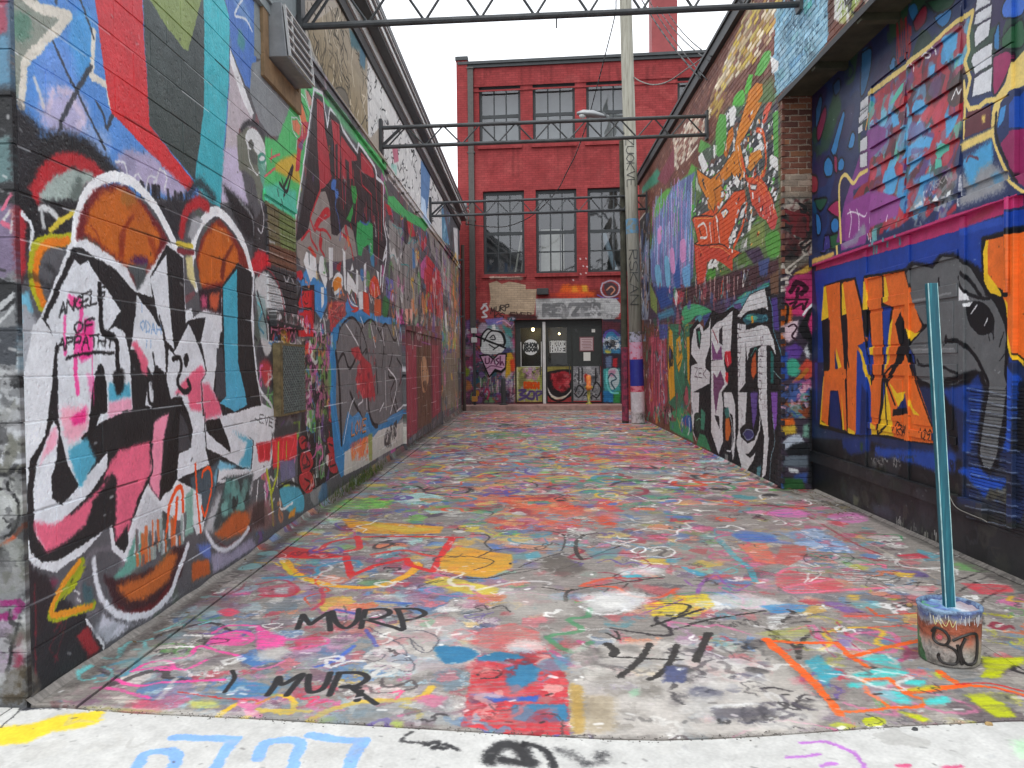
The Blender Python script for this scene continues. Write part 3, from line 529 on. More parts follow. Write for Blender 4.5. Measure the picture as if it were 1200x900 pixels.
# lower part: teal letters, orange bars, orange bowls
P('b9bcc0', "C:690,700 760,790 D:760,60 690,200 590,240 640,60", soft=1.2)
P('a9acb0', "C:950,890 1020,720 1190,640 1160,820 1000,899", soft=2)
P('3b4446', "C:1060,640 1190,620 H:170,700 180,800 0,899 C:1000,860", soft=2); c.scribble("C:1060,650 1180,640 H:150,790 20,830", ['6fa09a', '5a908a', '2a3030'], 50, .10, 20, width=.05)
for s_ in ("C:780,899 800,750 850,690 860,899", "C:815,899 830,740"): S('e0521e', 6, s_, soft=.5)
for s_ in ("C:915,580 920,700 940,899", "C:945,640 955,610 985,605 990,690 960,820 945,780"): S('e8531a', 4.2, s_, soft=.4)
P('7fa89c', "C:870,720 905,690 905,899 D:900,100 860,120 C:865,899", soft=.8); P('5f9a8c', "D:590,240 640,90 720,120 700,200 600,300 520,320", soft=2)
c.drips("D:640,60 880,0 860,150 620,280", ['5a5a5e', '8fa09c', 'c9ccd0', 'd0602a'], 60, .22, 21, w=.03)
P('3a2226', "D:480,300 560,320 760,250 820,160 880,160 850,300 760,420 620,480 540,440", soft=1.4); P('b0602a', "D:540,350 700,290 800,190 835,200 790,330 680,410 600,420", soft=2.6); P('5c1f22', "D:520,420 600,470 720,430 800,340 790,400 700,470 600,490", soft=1.6)
S('d0d4da', 9, "D:440,230 450,330 480,420 540,480 600,495", soft=1.6); S('d0d4da', 9, "D:600,500 700,480 790,400 830,300 880,160", soft=1.2); P('b9bcc6', "D:480,480 560,520 640,540 860,380 820,400 500,620 440,540", soft=2.4)
P('b0592a', "D:900,240 980,220 985,290 900,330", soft=1.4); P('5a70b0', "D:920,160 990,150 990,230 940,200", soft=2); P('b05a2c', "D:1000,110 1100,0 1190,0 1160,90 1060,130", soft=1.6); P('552024', "D:990,120 1060,165 1150,110 1170,60 1180,90 1060,180", soft=1.4); S('c9ccd4', 6, "D:965,100 1010,170 1060,180 1120,140 1165,80", soft=1.4)
P('8f8ba0', "D:990,200 1080,190 1180,120 1200,170 1000,290", soft=1.6); P('7a5c58', "H:150,780 260,740 300,860 200,899", soft=3, a=.8); P('3a2a2c', "H:190,770 240,740 240,860 170,880", soft=2, a=.8)
# bottom left: black with the yellow mark
P('26272a', "D:150,300 400,480 500,640 200,860 60,860 130,500", soft=1); P('2a2629', "D:120,240 260,330 230,500 160,600", soft=3)
S('8a2430', 2.6, "D:160,350 165,830", a=.55, soft=1); S('8a2430', 2, "D:250,560 310,500 250,720", a=.5, soft=.8); S('8a2430', 1.8, "D:250,520 290,540 230,640 270,700", a=.5, soft=.6)
P('8a2a30', "D:355,590 410,530 470,650 420,690", soft=.8); S('c9ccd0', 4.5, "D:405,510 490,640", curve=False, soft=.4)
S('8f9a20', 11, "D:385,240 330,330 245,450 240,500 330,480 435,440", curve=True, soft=.8); S('d08a24', 8, "D:370,240 300,340 245,440 245,490 330,475 425,445", soft=.6); P('9aa31f', "D:405,250 350,360 290,420 370,280")
P('3f5a60', "D:380,330 430,360 440,420 400,440", soft=1.2); S('d4d6d6', 2, "D:345,375 370,390"); S('d4d6d6', 2, "D:360,410 375,425")
P('7a2f4a', "D:230,310 280,320 250,360", soft=2.4, a=.7)
P('9aa0a8', "D:430,560 560,520 500,620 480,600", soft=2, a=.8)
P('5a5f63', "D:440,620 480,490 430,480", soft=1.4, a=.6)
c.scribble("D:60,560 200,860 40,860", ['3a3a3a', '6a6458', '8a8478', '44301c'], 50, .12, 22, width=.03)
c.weather(1.0, .7, 0, seed=2)
# chipped edges along the bed joints
g_ = random.Random(12)
for k in range(1, 23):
    z = (.042+k*.2032)*c.res; x = 0.0
    while x < c.W:
        L_ = g_.uniform(8, 120)*(1+x/1500); r_ = g_.random()
        if r_ < .5: S(g_.choice(['e4e6e8', 'd5d8da', 'c8cacc']), g_.uniform(.8, 1.9), [(x, z-g_.uniform(.5, 2)), (x+L_, z-g_.uniform(.5, 2))], raw=True, curve=False, a=g_.uniform(.35, .9))
        elif r_ < .66: S('1b1a1b', g_.uniform(.8, 1.8), [(x, z+g_.uniform(-1, 1)), (x+L_, z+g_.uniform(-1, 1))], raw=True, curve=False, a=g_.uniform(.3, .7))
        x += L_+g_.uniform(0, 60)
c.speckle(['d0d2d4', '222222', '9a9a9a'], 900, 5, (1, 3.5), a=.6)

# ------------------------------------------------------------------ picture on the street front of that building
LF = Canvas("left_front_picture", m_y(YC), -2.75, -2.2, -.05, 3.6, 240, '8d8f92')
c = LF; P, S = c.poly, c.line
P('5f7a90', "p:-20,-20 12,-20 12,125 -20,125"); P('b0556a', "p:-20,-20 6,-20 6,40 -20,40", soft=2); P('6a9ab8', "p:-20,45 8,45 8,100 -20,100", soft=2); P('2a2b2e', "p:-20,105 20,105 22,160 -20,165", soft=3); P('6f8e90', "p:-20,165 16,160 20,215 -20,218", soft=2)
P('2a2b2e', "p:-20,215 26,215 28,260 -20,250", soft=2); P('8a7a98', "p:-20,240 22,245 26,320 -20,330", soft=3); S('e0708f', 4, "B:45,120 0,190", soft=.3); S('e0708f', 5, "B:0,240 40,280", soft=.3); S('d9d9da', 3.5, "B:10,230 50,200 40,300")
P('2c2d30', "p:-20,320 28,340 28,345 10,362 -20,372"); S('cfd1d3', 7, "B:-20,650 60,590", curve=False, soft=.4); S('cfd1d3', 4, "B:-20,720 100,610", curve=False, soft=.4); P('4a4e55', "p:-20,382 20,385 18,430 -20,425"); S('cfd1d3', 5, "C:-20,150 80,150 85,20", curve=False); P('26272a', "p:-20,440 28,442 26,458 -20,452"); P('c3c6ca', "p:-20,456 26,470 28,500 -20,495"); P('2a2a2c', "p:-20,495 30,495 30,505 -20,500", soft=1)
P('c9ccd0', "p:-20,503 32,500 34,548 -20,552"); P('2a2a2c', "p:-20,548 34,546 34,562 -20,560", soft=1.5); P('b9bbb8', "p:-20,560 34,560 34,600 -20,640", soft=2)
S('1c1c1e', 3.4, "C:-20,700 30,700 75,760 80,830 50,900 -20,930"); S('1c1c1e', 3, "C:28,660 30,700"); P('1c1c1e', "C:15,655 28,648 40,660 30,680 18,675", curve=True); P('1c1c1e', "C:20,790 35,775 48,795 35,815", curve=True); S('1c1c1e', 2.6, "C:10,830 30,850 50,840 30,880")
S('d0603a', 6, "D:-10,170 60,120 120,60", soft=1.4); P('8a8d88', "p:-20,640 34,630 38,690 -20,700", soft=3); S('a02a7a', 8, "D:-20,500 50,490 95,450 60,430 -20,440", soft=1.2); P('b0a0b4', "p:-20,728 14,728 10,790 -20,800", soft=2); S('26262a', 4, "D:80,500 40,680 20,800", soft=1); P('9a3050', "D:75,580 110,570 100,740 60,720", soft=2.4); P('5a5040', "D:20,760 130,720 150,899 0,899", soft=3)
P('2a2a2e', "p:8,110 44,110 46,240 14,235", soft=3); P('8a2a34', "p:12,245 44,245 44,330 18,330", soft=3); P('2a2b2f', "p:16,335 48,335 50,372 18,385", soft=2); P('6f9ab0', "p:20,385 50,380 50,440 20,440", soft=3, a=.8); P('3a3a3e', "p:24,470 54,470 56,500 26,505", soft=3); P('26262a', "p:28,620 60,600 64,830 30,830", soft=4, a=.9); S('9a2a3c', 4, "p:36,640 38,800", soft=2, a=.7); P('b9bcc0', "p:24,520 52,520 54,545 26,550", soft=3, a=.7)
c.scribble("p:-20,430 45,430 45,820 -20,820", ['d0d2d4', '2a2a2c', '9a9a9c', '7a7a70'], 110, .08, 23, width=.02, a=(.3, .8))
c.weather(1.6, .8, 0, seed=3)
c.speckle(['e0e0e0', '222222'], 200, 6, (1, 4), a=.7)
# ------------------------------------------------------------------ picture on the right brick wall
RW = Canvas("right_wall_picture", m_x(XR), 4.0, 20.8, 0, 6.3, 170, '6b4438')
c = RW; P, S = c.poly, c.line
c.scribble("p:750,160 912,20 912,580 755,495", ['5f3a32', '7a5244', '54342e', '80604f', '6a4a44'], 250, .3, 31, width=.07, a=(.3, .7))
# bare, cream and yellow bricks near the roof
P('a8977c', "L:590,20 730,20 700,190 640,270 560,330 480,420 430,470 400,560 400,480", soft=1.4); P('b09a4f', "L:640,110 700,60 690,170 560,330 520,340 560,260", soft=2.4); P('a58a45', "L:430,420 490,430 440,560 410,540", soft=1.4)
P('7a4a40', "L:640,200 710,120 710,240 640,300 600,290", soft=2.4); P('b5a695', "L:235,650 330,560 360,640 240,800", soft=1); P('ab9c8c', "L:310,540 400,580 380,640 330,650", soft=1)
c.bricks("p:750,225 890,-10 915,-40 912,110 860,140 800,200 752,250", ['7a5044', '6a4038', '85604f', '5f3a34'], 3.0, .203, .0677, 1, .5)
c.bricks("L:590,20 740,-20 705,190 640,270 560,330 480,420 430,470 400,560 400,480", ['c9bba0', 'bda982', 'a8823f', 'c8b45a', '8a6a50', 'd2c8b4', 'b8a03f', '6f4a3c'], 3.0, .203, .0677, 2, .85)
c.bricks("L:235,650 330,540 400,570 380,650 330,720 240,810", ['c4b8a8', 'b5a695', '8a5a4c', 'cfc6b8', '7a4f44'], 3.0, .203, .0677, 3, .8)
# pale blue bricks by the recess
P('7ea9bd', "L:720,30 965,-60 1000,-20 955,200 850,330 720,450 705,290"); P('86b0c4', "L:850,-40 970,-40 950,200 830,330", soft=3); P('5fb0a8', "L:840,-40 900,-60 880,90 850,80", soft=2); P('9fb6c2', "L:725,120 800,60 760,300 720,330", soft=3, a=.7); P('6a95b8', "L:740,330 850,230 840,330 740,430", soft=2.4, a=.8)
c.bricks("L:720,30 965,-60 1000,-20 955,200 850,330 720,450 705,290", ['86b0c4', '7fa6bc', '94b8c8', '6d9ab4', '8fb4c8', '7aa9b0'], 3.0, .203, .0677, 4, .9)
c.scribble("L:720,30 965,-60 955,200 720,450", ['4f7288', '39566a', '9fc4d2', '6a8a9a', '5a6f7c'], 120, .16, 32, width=.018, blobs=.1, a=(.5, .9))
P('5a3f38', "L:960,-60 1010,-80 1010,60 960,160", soft=.6); P('c9cac6', "L:990,-60 1130,-100 1110,10 1030,110 990,90", soft=.8); P('9aa055', "L:1010,100 1090,20 1120,0 1040,110", soft=1, a=.8)
c.scribble("p:980,-30 1070,-60 1030,0 970,60", ['3a3a38', 'c9cac6', '8a9a50'], 40, .16, 33, width=.03)
# sprayed ground behind the letters
P('5d7a4c', "p:752,300 770,262 800,225 826,190 850,130 905,90 914,140 914,345 830,345 752,330", soft=4, a=.9)
c.scribble("p:752,300 770,262 826,190 850,130 905,90 914,140 914,345 830,345 752,330", ['5a944a', '62904e', '4a7a48', '6a6f74', '8a9088', '4a4f5a', '7a6a58', '809a74', '5a5060', 'c9cac6', '6a4a44'], 380, .22, 131, width=.05, blobs=.3)
P('453a50', "p:755,335 830,325 914,315 914,360 840,375 755,380", soft=4, a=.9); c.scribble("p:755,325 914,305 914,365 755,385", ['5a4a70', '3f4a80', '6a3a48', '4a6a58', '2c2a34', '8a5a6a', '38506a'], 150, .25, 132, width=.07, blobs=.5)
P('2a2a30', "p:893,335 920,325 922,600 885,570", soft=1.5)
# green fill
P('58984a', "j:690,90 740,100 745,380 680,430 655,400 660,200"); P('5a984a', "j:540,290 600,320 640,360 620,470 570,440 520,380", soft=.6); P('5fb04c', "j:790,0 870,0 860,100 830,120", soft=.5); P('5fa450', "L:620,340 660,250 690,240 690,280 650,350 625,355", curve=True); P('58ab46', "L:520,460 560,420 570,470 540,540 515,530", curve=True); P('57a944', "L:570,420 590,350 610,350 600,410 575,450"); P('56a843', "j:1100,90 1145,60 1145,430 1110,420")
P('5f9c46', "j:270,680 340,660 370,620 440,560 470,480 520,520 500,600 420,720 370,860 300,899 170,899 200,760", soft=1); P('4f9f3c', "k:455,0 500,0 500,60 480,100 455,60"); P('5a9646', "k:1050,240 1150,215 1155,380 1090,415 1060,380", curve=True); P('7a8a50', "k:920,170 1040,130 1040,330 930,340", soft=.8); P('62903f', "k:930,60 1000,90 1000,130 930,150")
P('4f8a3c', "k:590,520 650,500 650,600 590,640", curve=True); P('5c7a40', "k:690,500 780,530 700,580", soft=.6); P('56713c', "k:830,380 900,360 900,460 830,480", soft=.6)
P('3f7f68', "L:90,880 160,790 190,830 M:160,60 90,110", soft=1.4); P('7a3f4a', "L:160,840 240,690 240,800 200,870", soft=1)
# chopped white and slate shards under the orange letters
SH = "j:520,420 560,380 640,330 750,40 900,20 1100,0 1146,20 1146,700 1100,899 k:1100,60 1000,80 900,230 800,330 600,420 520,300 480,90 j:480,860 560,700"
P('4b4a52', SH, soft=1, a=.75)
c.region(SH); gq = random.Random(77)
for k in range(520):
    x, y = gq.uniform(808, 914), gq.uniform(110, 315); w = gq.uniform(1.4, 3.4); L_ = gq.uniform(4, 11); a_ = gq.uniform(.9, 1.25)
    dx, dy = math.cos(a_)*L_, -math.sin(a_)*L_
    P(gq.choice(['d8d8d8', 'dedede', 'd2d3d4', '3a3b44', '2e2f36', '6a4a40', '5aa648', 'c9cacc']), [(x, y), (x+w, y-w*.3), (x+w+dx*.6, y+dy*.8), (x+dx*.6, y+dy)])
c.clip = None
for s_ in ("j:520,430 550,390 600,500 560,560", "j:760,60 800,20 820,60 800,180 770,190", "j:880,160 930,130 940,200 890,230", "j:1010,290 1030,330 1020,380 960,360", "j:1080,400 1145,440 1145,540 1080,480", "j:640,330 670,350 650,440 640,430", "L:690,260 730,290 725,330 700,350"): P('d8d8d6', s_)
for s_ in ("j:880,230 920,180 930,240 890,260", "j:940,330 980,280 1000,330 960,360", "j:1060,330 1110,320 1100,400 1070,440"): P('3c3e46', s_)
P('c65a45', "j:1030,70 1070,0 1100,0 1050,150 1020,190"); P('589a4a', "j:1105,90 1146,60 1146,430 1112,420"); P('5a9c4c', "j:690,90 740,100 745,380 680,430 655,400 660,200")
# the orange piece
OR = 'c47a28'
P(OR, "j:1000,0 1025,0 960,130 880,280 850,330 880,470 900,560 840,620 790,560 720,620 660,700 640,860 600,830 590,760 520,630 510,520 560,560 620,600 700,530 800,380 830,220 890,20 905,0")
P(OR, "L:590,430 625,390 655,395 655,440 610,520 575,600 560,560"); P('bd7026', "j:720,400 760,220 790,190 800,260 760,380 740,440"); P('c88434', "j:930,400 1010,370 1020,430 930,540 890,500"); P('b9702a', "j:640,690 700,650 740,720 700,780 660,899")
ORR = 'c9562e'
for s_ in ("j:900,590 1000,580 1050,640 1100,750 1140,899 k:1145,90 1120,190 1090,195 1050,120 1000,90 960,20 j:940,800",): P(ORR, s_, c2='c05050')
P(ORR, "j:500,899 620,840 680,860 800,700 880,680 900,760 800,870 700,899 k:860,0 830,100 760,260 760,340 800,350 860,380 790,420 790,520 700,450 640,420 590,440 570,620 520,670 495,400 490,310 520,290 500,200 475,120 490,90 640,90")
P('bf4a38', "k:490,330 570,310 700,330 790,380 780,510 720,460 640,420 590,450 580,560 550,640 520,660 500,480", soft=.5)
for s_ in ("k:640,90 680,0", "k:690,300 740,230 830,60", "k:800,330 870,160 900,0", "k:540,300 520,200 500,150", "j:900,600 880,520 860,440", "j:980,220 1020,230 1040,300 1050,420 1040,540 1000,600", "j:960,560 1000,620 1040,720"): S(ORR, 6.2, s_)
for s_ in ("j:985,210 1025,235 1050,330 1055,520 1030,590", "j:870,540 890,700 900,899", "j:830,340 850,470 880,600", "j:990,610 1000,680 1050,780", "j:770,240 770,340", "k:500,290 530,330 560,400"): S('e0945a', .8, s_)
c.region("k:480,80 720,80 760,330 540,330")
for s_ in ("k:520,170 570,150 590,250 540,260", "k:610,150 625,290", "k:660,90 690,300"): S('d6d4d0', 3, s_)
for s_ in ("k:530,190 545,240", "k:640,130 650,290", "k:680,120 680,240"): S('3a3434', 2.4, s_)
c.clip = None
P('d2d2cf', "k:595,500 610,440 650,425 675,450 660,490 610,500", curve=True); P('d2d2cf', "k:760,300 800,180 805,230 780,310"); P('d2d2cf', "k:860,40 900,0 880,60 840,120"); P('d2d2cf', "k:920,120 945,40 930,200 905,220"); P('cfcfcc', "k:870,340 905,250 900,330")
for s_ in ("j:510,590 500,520 530,640", "j:650,700 660,790 640,860", "k:480,100 560,85 640,95", "k:495,310 560,320 700,310 760,350", "k:560,640 600,560", "k:790,520 800,430 860,370"): S('2f2a2a', 1.4, s_)
c.region("j:480,450 1146,0 1146,899 k:480,700 800,520 1150,200")
for k in range(60):
    g = random.Random(k+300); x, y = g.uniform(815, 905), g.uniform(150, 320); S(g.choice(['d6d6d4', '33343a', 'd6d6d4']), g.uniform(1.2, 2.6), [(x, y), (x+g.uniform(-2, 2), y+g.uniform(4, 12))], a=.85)
c.clip = None
for s_ in ("j:905,0 890,20 830,220 800,380 700,530 620,600 560,560 510,520 520,630 590,760 640,860", "j:1025,0 960,130 880,280 850,330 880,470 900,560", "j:720,400 760,220 790,190", "j:640,690 700,650 740,720", "j:680,860 800,700 880,680 900,590", "k:475,120 490,90 640,90 j:680,860", "k:475,120 500,200 520,290 490,310 500,480 520,670"): S('2a2426', 1.1, s_, curve=False)
for s_ in ("j:900,30 850,200 820,370 740,520", "j:1000,30 930,170 870,300", "j:530,560 600,700 630,830", "k:500,110 640,100 700,40", "k:510,330 520,480 530,640", "j:960,600 1040,660 1090,760 1120,880", "k:600,330 700,340 770,390"): S('e2a860', .8, s_)
for s_ in ("j:790,300 800,260 815,300 800,340", "j:700,700 720,690 725,740 705,750", "j:880,420 910,410 920,470 900,520", "j:820,560 850,620 830,680 800,640", "j:760,640 780,700 770,760", "j:930,640 980,650 970,690 930,680", "k:700,60 740,30 760,60 720,110", "k:800,200 815,180 815,260 790,270"):
    P('d6d5d2', s_); S('2c2a2e', 1.3, s_, curve=False)
for s_ in ("j:660,600 690,560 700,620", "j:840,480 860,540 850,580", "j:560,640 580,680", "j:1000,460 1020,440 1015,540 960,590"): S('43454e', 2.4, s_, curve=False)
c.region("j:500,500 620,560 830,200 1000,0 1100,0 1140,899 k:1100,200 800,420 560,660 490,300 480,80"); gq = random.Random(78)
for k in range(120):
    x, y = gq.uniform(812, 912), gq.uniform(120, 330); w = gq.uniform(.8, 2.0); L_ = gq.uniform(3, 9); a_ = gq.uniform(.9, 1.9); dx, dy = math.cos(a_)*L_, -math.sin(a_)*L_
    P(gq.choice(['dcdcda', 'd2d3d4', '34353c', '2a2426', 'e0a050', '8a3a28', '9fa0a4']), [(x, y), (x+w, y-w*.3), (x+w+dx*.6, y+dy*.8), (x+dx*.6, y+dy)])
c.clip = None
# purple and blue letters
P('66709a', "j:200,899 320,660 400,600 500,540 470,640 460,899 k:470,200 490,330 480,560 440,650 380,660 170,640 140,500 180,100", soft=.8)
cols = ['8f88c0', 'c795c0', '7fa8d0', '9aa0d0', 'b98ac0', '6f9fc8', '86b0d4', 'a88cc4', '6488b8']
for k in range(26):
    g = random.Random(k+40); x = 766+k*1.75; y0 = 232+g.uniform(0, 26)-k*.8; y1 = 322+g.uniform(-12, 12)
    S(cols[k % 9], g.uniform(2.4, 4.4), [(x, y0), (x-.6, (y0+y1)/2), (x-1.2, y1)], a=.9)
for k in range(30):
    g = random.Random(k+80); x = g.uniform(764, 812); y = g.uniform(245, 330); S(g.choice(['2f3a6a', 'dcd6e6', '24345f', '35508a', 'e0dced', '2a2f50']), g.uniform(.8, 2), [(x, y), (x-.5, y+g.uniform(10, 32))], a=.85)
for k in range(64):
    g = random.Random(k+140); x = g.uniform(763, 816); y0 = g.uniform(222, 300)-(x-763)*.5; L_ = g.uniform(14, 46)
    S(g.choice(['d9d2ea', '8fb6da', 'c98fc0', '5f79b8', '7aa5d4', 'b49ad0', '2c3566', '5da04a', '9fd0e0', '6a5aa0', 'd59ac4']), g.uniform(1.4, 3.6), [(x, y0), (x-g.uniform(0, 1.5), y0+L_)], a=.92)
for k in range(26):
    g = random.Random(k+240); x = g.uniform(765, 815); y0 = g.uniform(226, 320)-(x-763)*.4; S(g.choice(['e6e2f0', '22284a', '1f2440', 'dfeaf2']), g.uniform(.7, 1.3), [(x, y0), (x-.8, y0+g.uniform(10, 30))], a=.9)
for s_ in ("j:250,899 280,700", "j:330,860 345,700", "j:400,760 420,640", "k:200,60 215,0", "k:455,260 470,60", "k:145,330 160,100", "k:365,60 370,200"): S('5aa844', 3.4, s_, a=.85)
P('6fa5c0', "k:180,500 220,480 240,660 210,670", curve=True); P('70a8c4', "k:255,430 290,420 305,640 275,640", curve=True); S('2c4a80', 1.6, "k:180,480 190,640 215,680 240,640 235,500"); S('2c4a80', 1.6, "k:255,440 265,620 295,660 310,600"); P('3a5a96', "k:330,560 370,400 385,640 340,660"); P('6fa4cc', "k:395,500 460,460 460,640 410,650", soft=.4)
P('c890bd', "k:380,290 420,280 420,430 385,440", curve=True); P('c890bd', "k:300,360 330,350 340,520 310,520", curve=True); P('c890bd', "k:205,200 235,170 230,290 205,300", curve=True)
P('3a3a38', "k:45,160 110,60 140,0 150,560 110,899 70,899 60,500", soft=.8); S('a9a59c', 2, "k:40,150 110,60"); P('8a93a4', "k:110,300 135,260 140,700 130,899 75,899 100,560", soft=.6); c.scribble("k:45,160 140,20 140,899 60,899", ['6f8aa8', '3a4a70', 'b5b5b0', '8a6a5a', '222222'], 90, .3, 34, width=.06)
P('7a8a50', "k:140,600 200,740 200,860 150,800", soft=.8); P('2f4a86', "k:180,640 320,650 320,780 230,820", soft=1.2)
# blended lower band
P('4c3338', "k:330,660 480,640 800,520 1000,460 1150,420 1150,560 1050,600 850,700 620,760 450,820 330,760", soft=1.4); P('4a3a52', "k:880,360 1000,330 1040,420 960,470", soft=1.4); P('46527e', "k:990,440 1080,410 1060,560 1000,560", soft=1.4); P('a8404a', "k:320,720 370,670 410,690 400,760 340,790", soft=.8); S('d8a0a0', 1.4, "k:340,760 360,710 380,750"); P('4a7f9a', "k:200,860 320,800 340,860 220,899", soft=1.4); P('6a5040', "k:1080,560 1150,500 1150,700 1090,700", soft=1)
c.drips("k:480,560 840,560 840,740 480,740", ['d8b0a8', 'c89a98', 'd8d0cc'], 34, .5, 35, w=.03); S('d05030', 3, "k:710,600 700,700", soft=.4); S('d6d0cc', 3, "k:880,520 870,640 900,560 910,520", soft=.6)
c.scribble("k:200,640 1050,600 700,780 400,840", ['7a4a58', '3a3038', '8fa8a0', '5f7a7a', '9a5a5a', '3f5a8a'], 90, .2, 36, width=.05)
# green clouds over the silver letters
P('4aa070', "l:0,240 80,200 160,210 250,260 240,330 130,300 60,360 0,370", soft=.6, curve=True); P('3d9a72', "l:480,150 560,90 620,90 720,20 760,10 760,90 700,60 600,110 520,160", soft=.5); P('4f8f98', "l:340,290 440,200 560,100 720,30 760,30 740,80 600,140 500,250 400,300", soft=.5); P('5a4a7a', "l:440,200 510,190 520,230 470,260", soft=.5); P('3f4a7a', "l:180,300 250,270 240,380 190,420", soft=.6); P('4f8c9a', "l:110,330 150,290 180,330 120,380", soft=.5)
# yellow and red letter columns far down
P('3f7058', "m:280,0 480,0 470,600 400,720 290,620"); P('9a4452', "m:130,100 270,100 280,600 230,720 120,720", soft=.8); c.drips("m:130,60 270,60 270,700 120,700", ['c05a6a', '6a2c38', 'd08a90', '3f3f44', 'a83c4c'], 90, .9, 37, w=.06); P('4a4f8a', "m:215,0 285,0 280,110 220,120", soft=.6)
for s_ in ("m:290,20 320,60 330,300 340,560 300,600 285,400", "m:350,120 380,90 400,260 370,380 350,300", "m:430,100 465,100 450,300 470,520 440,440"): P('c9952a', s_, soft=.3)
for s_ in ("m:345,60 350,360 400,560", "m:410,40 400,300 410,500", "m:330,40 390,80 400,180"): S('3f8a6a', 2.4, s_)
for s_ in ("m:340,0 345,120", "m:410,80 425,500", "m:360,140 390,260 360,330"): S('1e2a24', 1.4, s_)
P('3f8a60', "m:290,700 400,640 470,720 480,880 400,870 300,820", soft=.8); P('2f5a9a', "m:400,740 460,720 470,840 420,870", curve=True); S('1e2430', 2, "m:390,720 400,850 430,890 470,830 465,700"); c.scribble("m:180,640 330,640 330,800 200,760", ['c9c9c9', '4f8a70', '2a2a2c', '7a4050'], 60, .25, 38, width=.05)
# silver and black letters
P('1d1f22', "l:60,420 130,330 180,420 260,250 330,290 440,220 500,260 590,110 720,60 760,40 780,130 800,420 860,640 870,899 n:990,0 1000,500 960,860 850,780 700,700 600,650 460,580 360,490 240,360 220,0 l:60,880 60,560")
SV = 'c6c7c9'
P(SV, "l:130,380 150,370 175,400 180,440 230,400 245,320 240,560 200,690 200,760 240,800 235,899 n:240,0 295,0 290,180 250,230 240,360 280,460 240,330 225,200 l:70,880 75,740 130,720 75,640 80,520 100,420")
P('23262a', "l:115,420 150,400 165,470 150,600 130,570"); P('4a8a70', "l:130,440 155,430 150,560", soft=.4)
P(SV, "l:250,420 300,360 350,340 440,255 420,620 370,640 360,700 250,690")
P('7a4a78', "l:255,520 300,640 340,560 350,690 260,690"); P('2a282e', "l:320,430 350,390 350,560 320,540"); S('8a2a40', 2, "l:265,430 310,540")
P(SV, "l:250,700 360,690 380,800 400,899 n:490,0 505,100 500,310 505,430 465,545 400,350 400,0 l:250,899"); P('6f4668', "l:270,800 300,850 330,780 360,860 370,899 n:470,0 440,200 420,0 l:270,899"); P('26262a', "n:430,200 470,210 475,320 440,240"); P('c02a3a', "l:370,620 420,610 430,720 390,760 370,700", soft=.6); P('c02a34', "l:375,800 400,800 400,899 375,880", soft=.6); S('e8c8cc', 1.6, "l:390,650 400,740")
P(SV, "n:510,0 580,0 610,100 615,400 600,560 590,600 580,500 600,400 590,200 560,180 545,140 515,130"); P('b8632c', "n:525,230 560,220 575,340 550,430 525,420", soft=.3); P('3a6f6a', "n:515,150 550,130 570,220 530,230", soft=.4); S(SV, 2, "n:560,180 585,300 580,500 540,515")
P(SV, "l:480,310 590,120 720,65 740,160 750,250 700,230 640,250 560,270 510,330"); P(SV, "l:480,370 555,380 550,899 n:640,0 720,0 715,270 680,290 650,330 660,390 720,450 780,420 820,330 830,200 n:810,0 l:660,899 665,600 695,560 590,590 570,700 555,560 550,430 620,410 690,380 750,400 800,520 820,650 780,570 735,560 740,899 n:890,0 895,250 910,370 880,720 845,765 860,560 865,380 835,200 830,330 790,450 730,540 700,540 740,580 790,530 770,600 710,695 675,690 620,450 640,330")
P('2a5a68', "l:530,330 570,290 640,280 700,290 740,290 750,340 700,360 620,360 560,380", curve=True); P('4f9a8a', "l:550,320 600,290 660,320 620,350", curve=True); P('c9962f', "l:600,310 615,300 625,360 605,370"); S('14181a', 2, "l:510,330 580,270 660,280 720,240 750,290"); S('5f9aa8', 1.2, "l:700,340 720,300 745,330 735,350")
P('3a3a6a', "n:690,360 720,335 770,350 770,400 720,415", curve=True); S('9aa0c0', 1, "n:680,370 720,420 770,390 760,340 710,330 680,370")
P('1d1f22', "l:575,640 610,580 690,570 655,610 660,899 n:820,0 815,200 790,330 740,320 700,290 715,0 l:575,899"); P('b5562e', "l:610,680 640,620 650,800 620,860 600,800", soft=.3); P('5f4a8a', "n:745,0 810,0 800,200 770,330 760,200", soft=.4); S('4f9a90', 1.2, "l:600,660 640,590 660,620"); P('1d1f22', "l:735,570 780,570 830,700 850,899 n:930,0 940,330 900,400 895,0 l:745,899"); P('23807a', "l:770,600 800,640 800,899 775,899", soft=.4, a=.7)
P('7a4fa0', "n:925,0 985,0 975,300 955,340 940,230", soft=.3); P('4a3a80', "l:775,150 830,140 850,440 800,420", soft=.5)
S('5f9ab0', 1.2, "l:760,140 790,260 800,430 860,620 870,700"); S('8fb0bc', 1.2, "n:940,200 960,440 930,560 915,770"); S('8fb8b8', 1, "l:800,790 870,870")
c.text('4a3a44', 1.1, "SREYEH", (867, 442), (.3, -9.2), (-4.5, -1.0), gap=.5); c.text('4a3a44', 1, "AUTPEG", (892, 470), (.4, -9.6), (-3.6, -1.0), gap=.35)
c.text('4a3a44', 1, "ZEK", (814, 442), (3.6, .6), (0, -11), gap=.4)
for k in range(40):
    g = random.Random(k+700); x = g.choice([816, 846, 868, 895])+g.uniform(-3, 3); y = g.uniform(440, 520); S('5f4a58', 1, [(x, y), (x+g.uniform(-1.5, 1.5), y+g.uniform(2, 6))], a=.7)
P('3f8a60', "n:40,250 200,300 230,380 250,440 130,380 40,330", soft=.8); P('3a7f58', "n:270,470 300,360 350,380 400,520 330,480", soft=.5); P('2a3a30', "n:250,200 300,190 310,330 270,330", curve=True); S('7aa890', 1, "n:270,250 300,230 320,280"); P('3f7f68', "n:310,140 350,180 340,330 310,330", soft=.4)
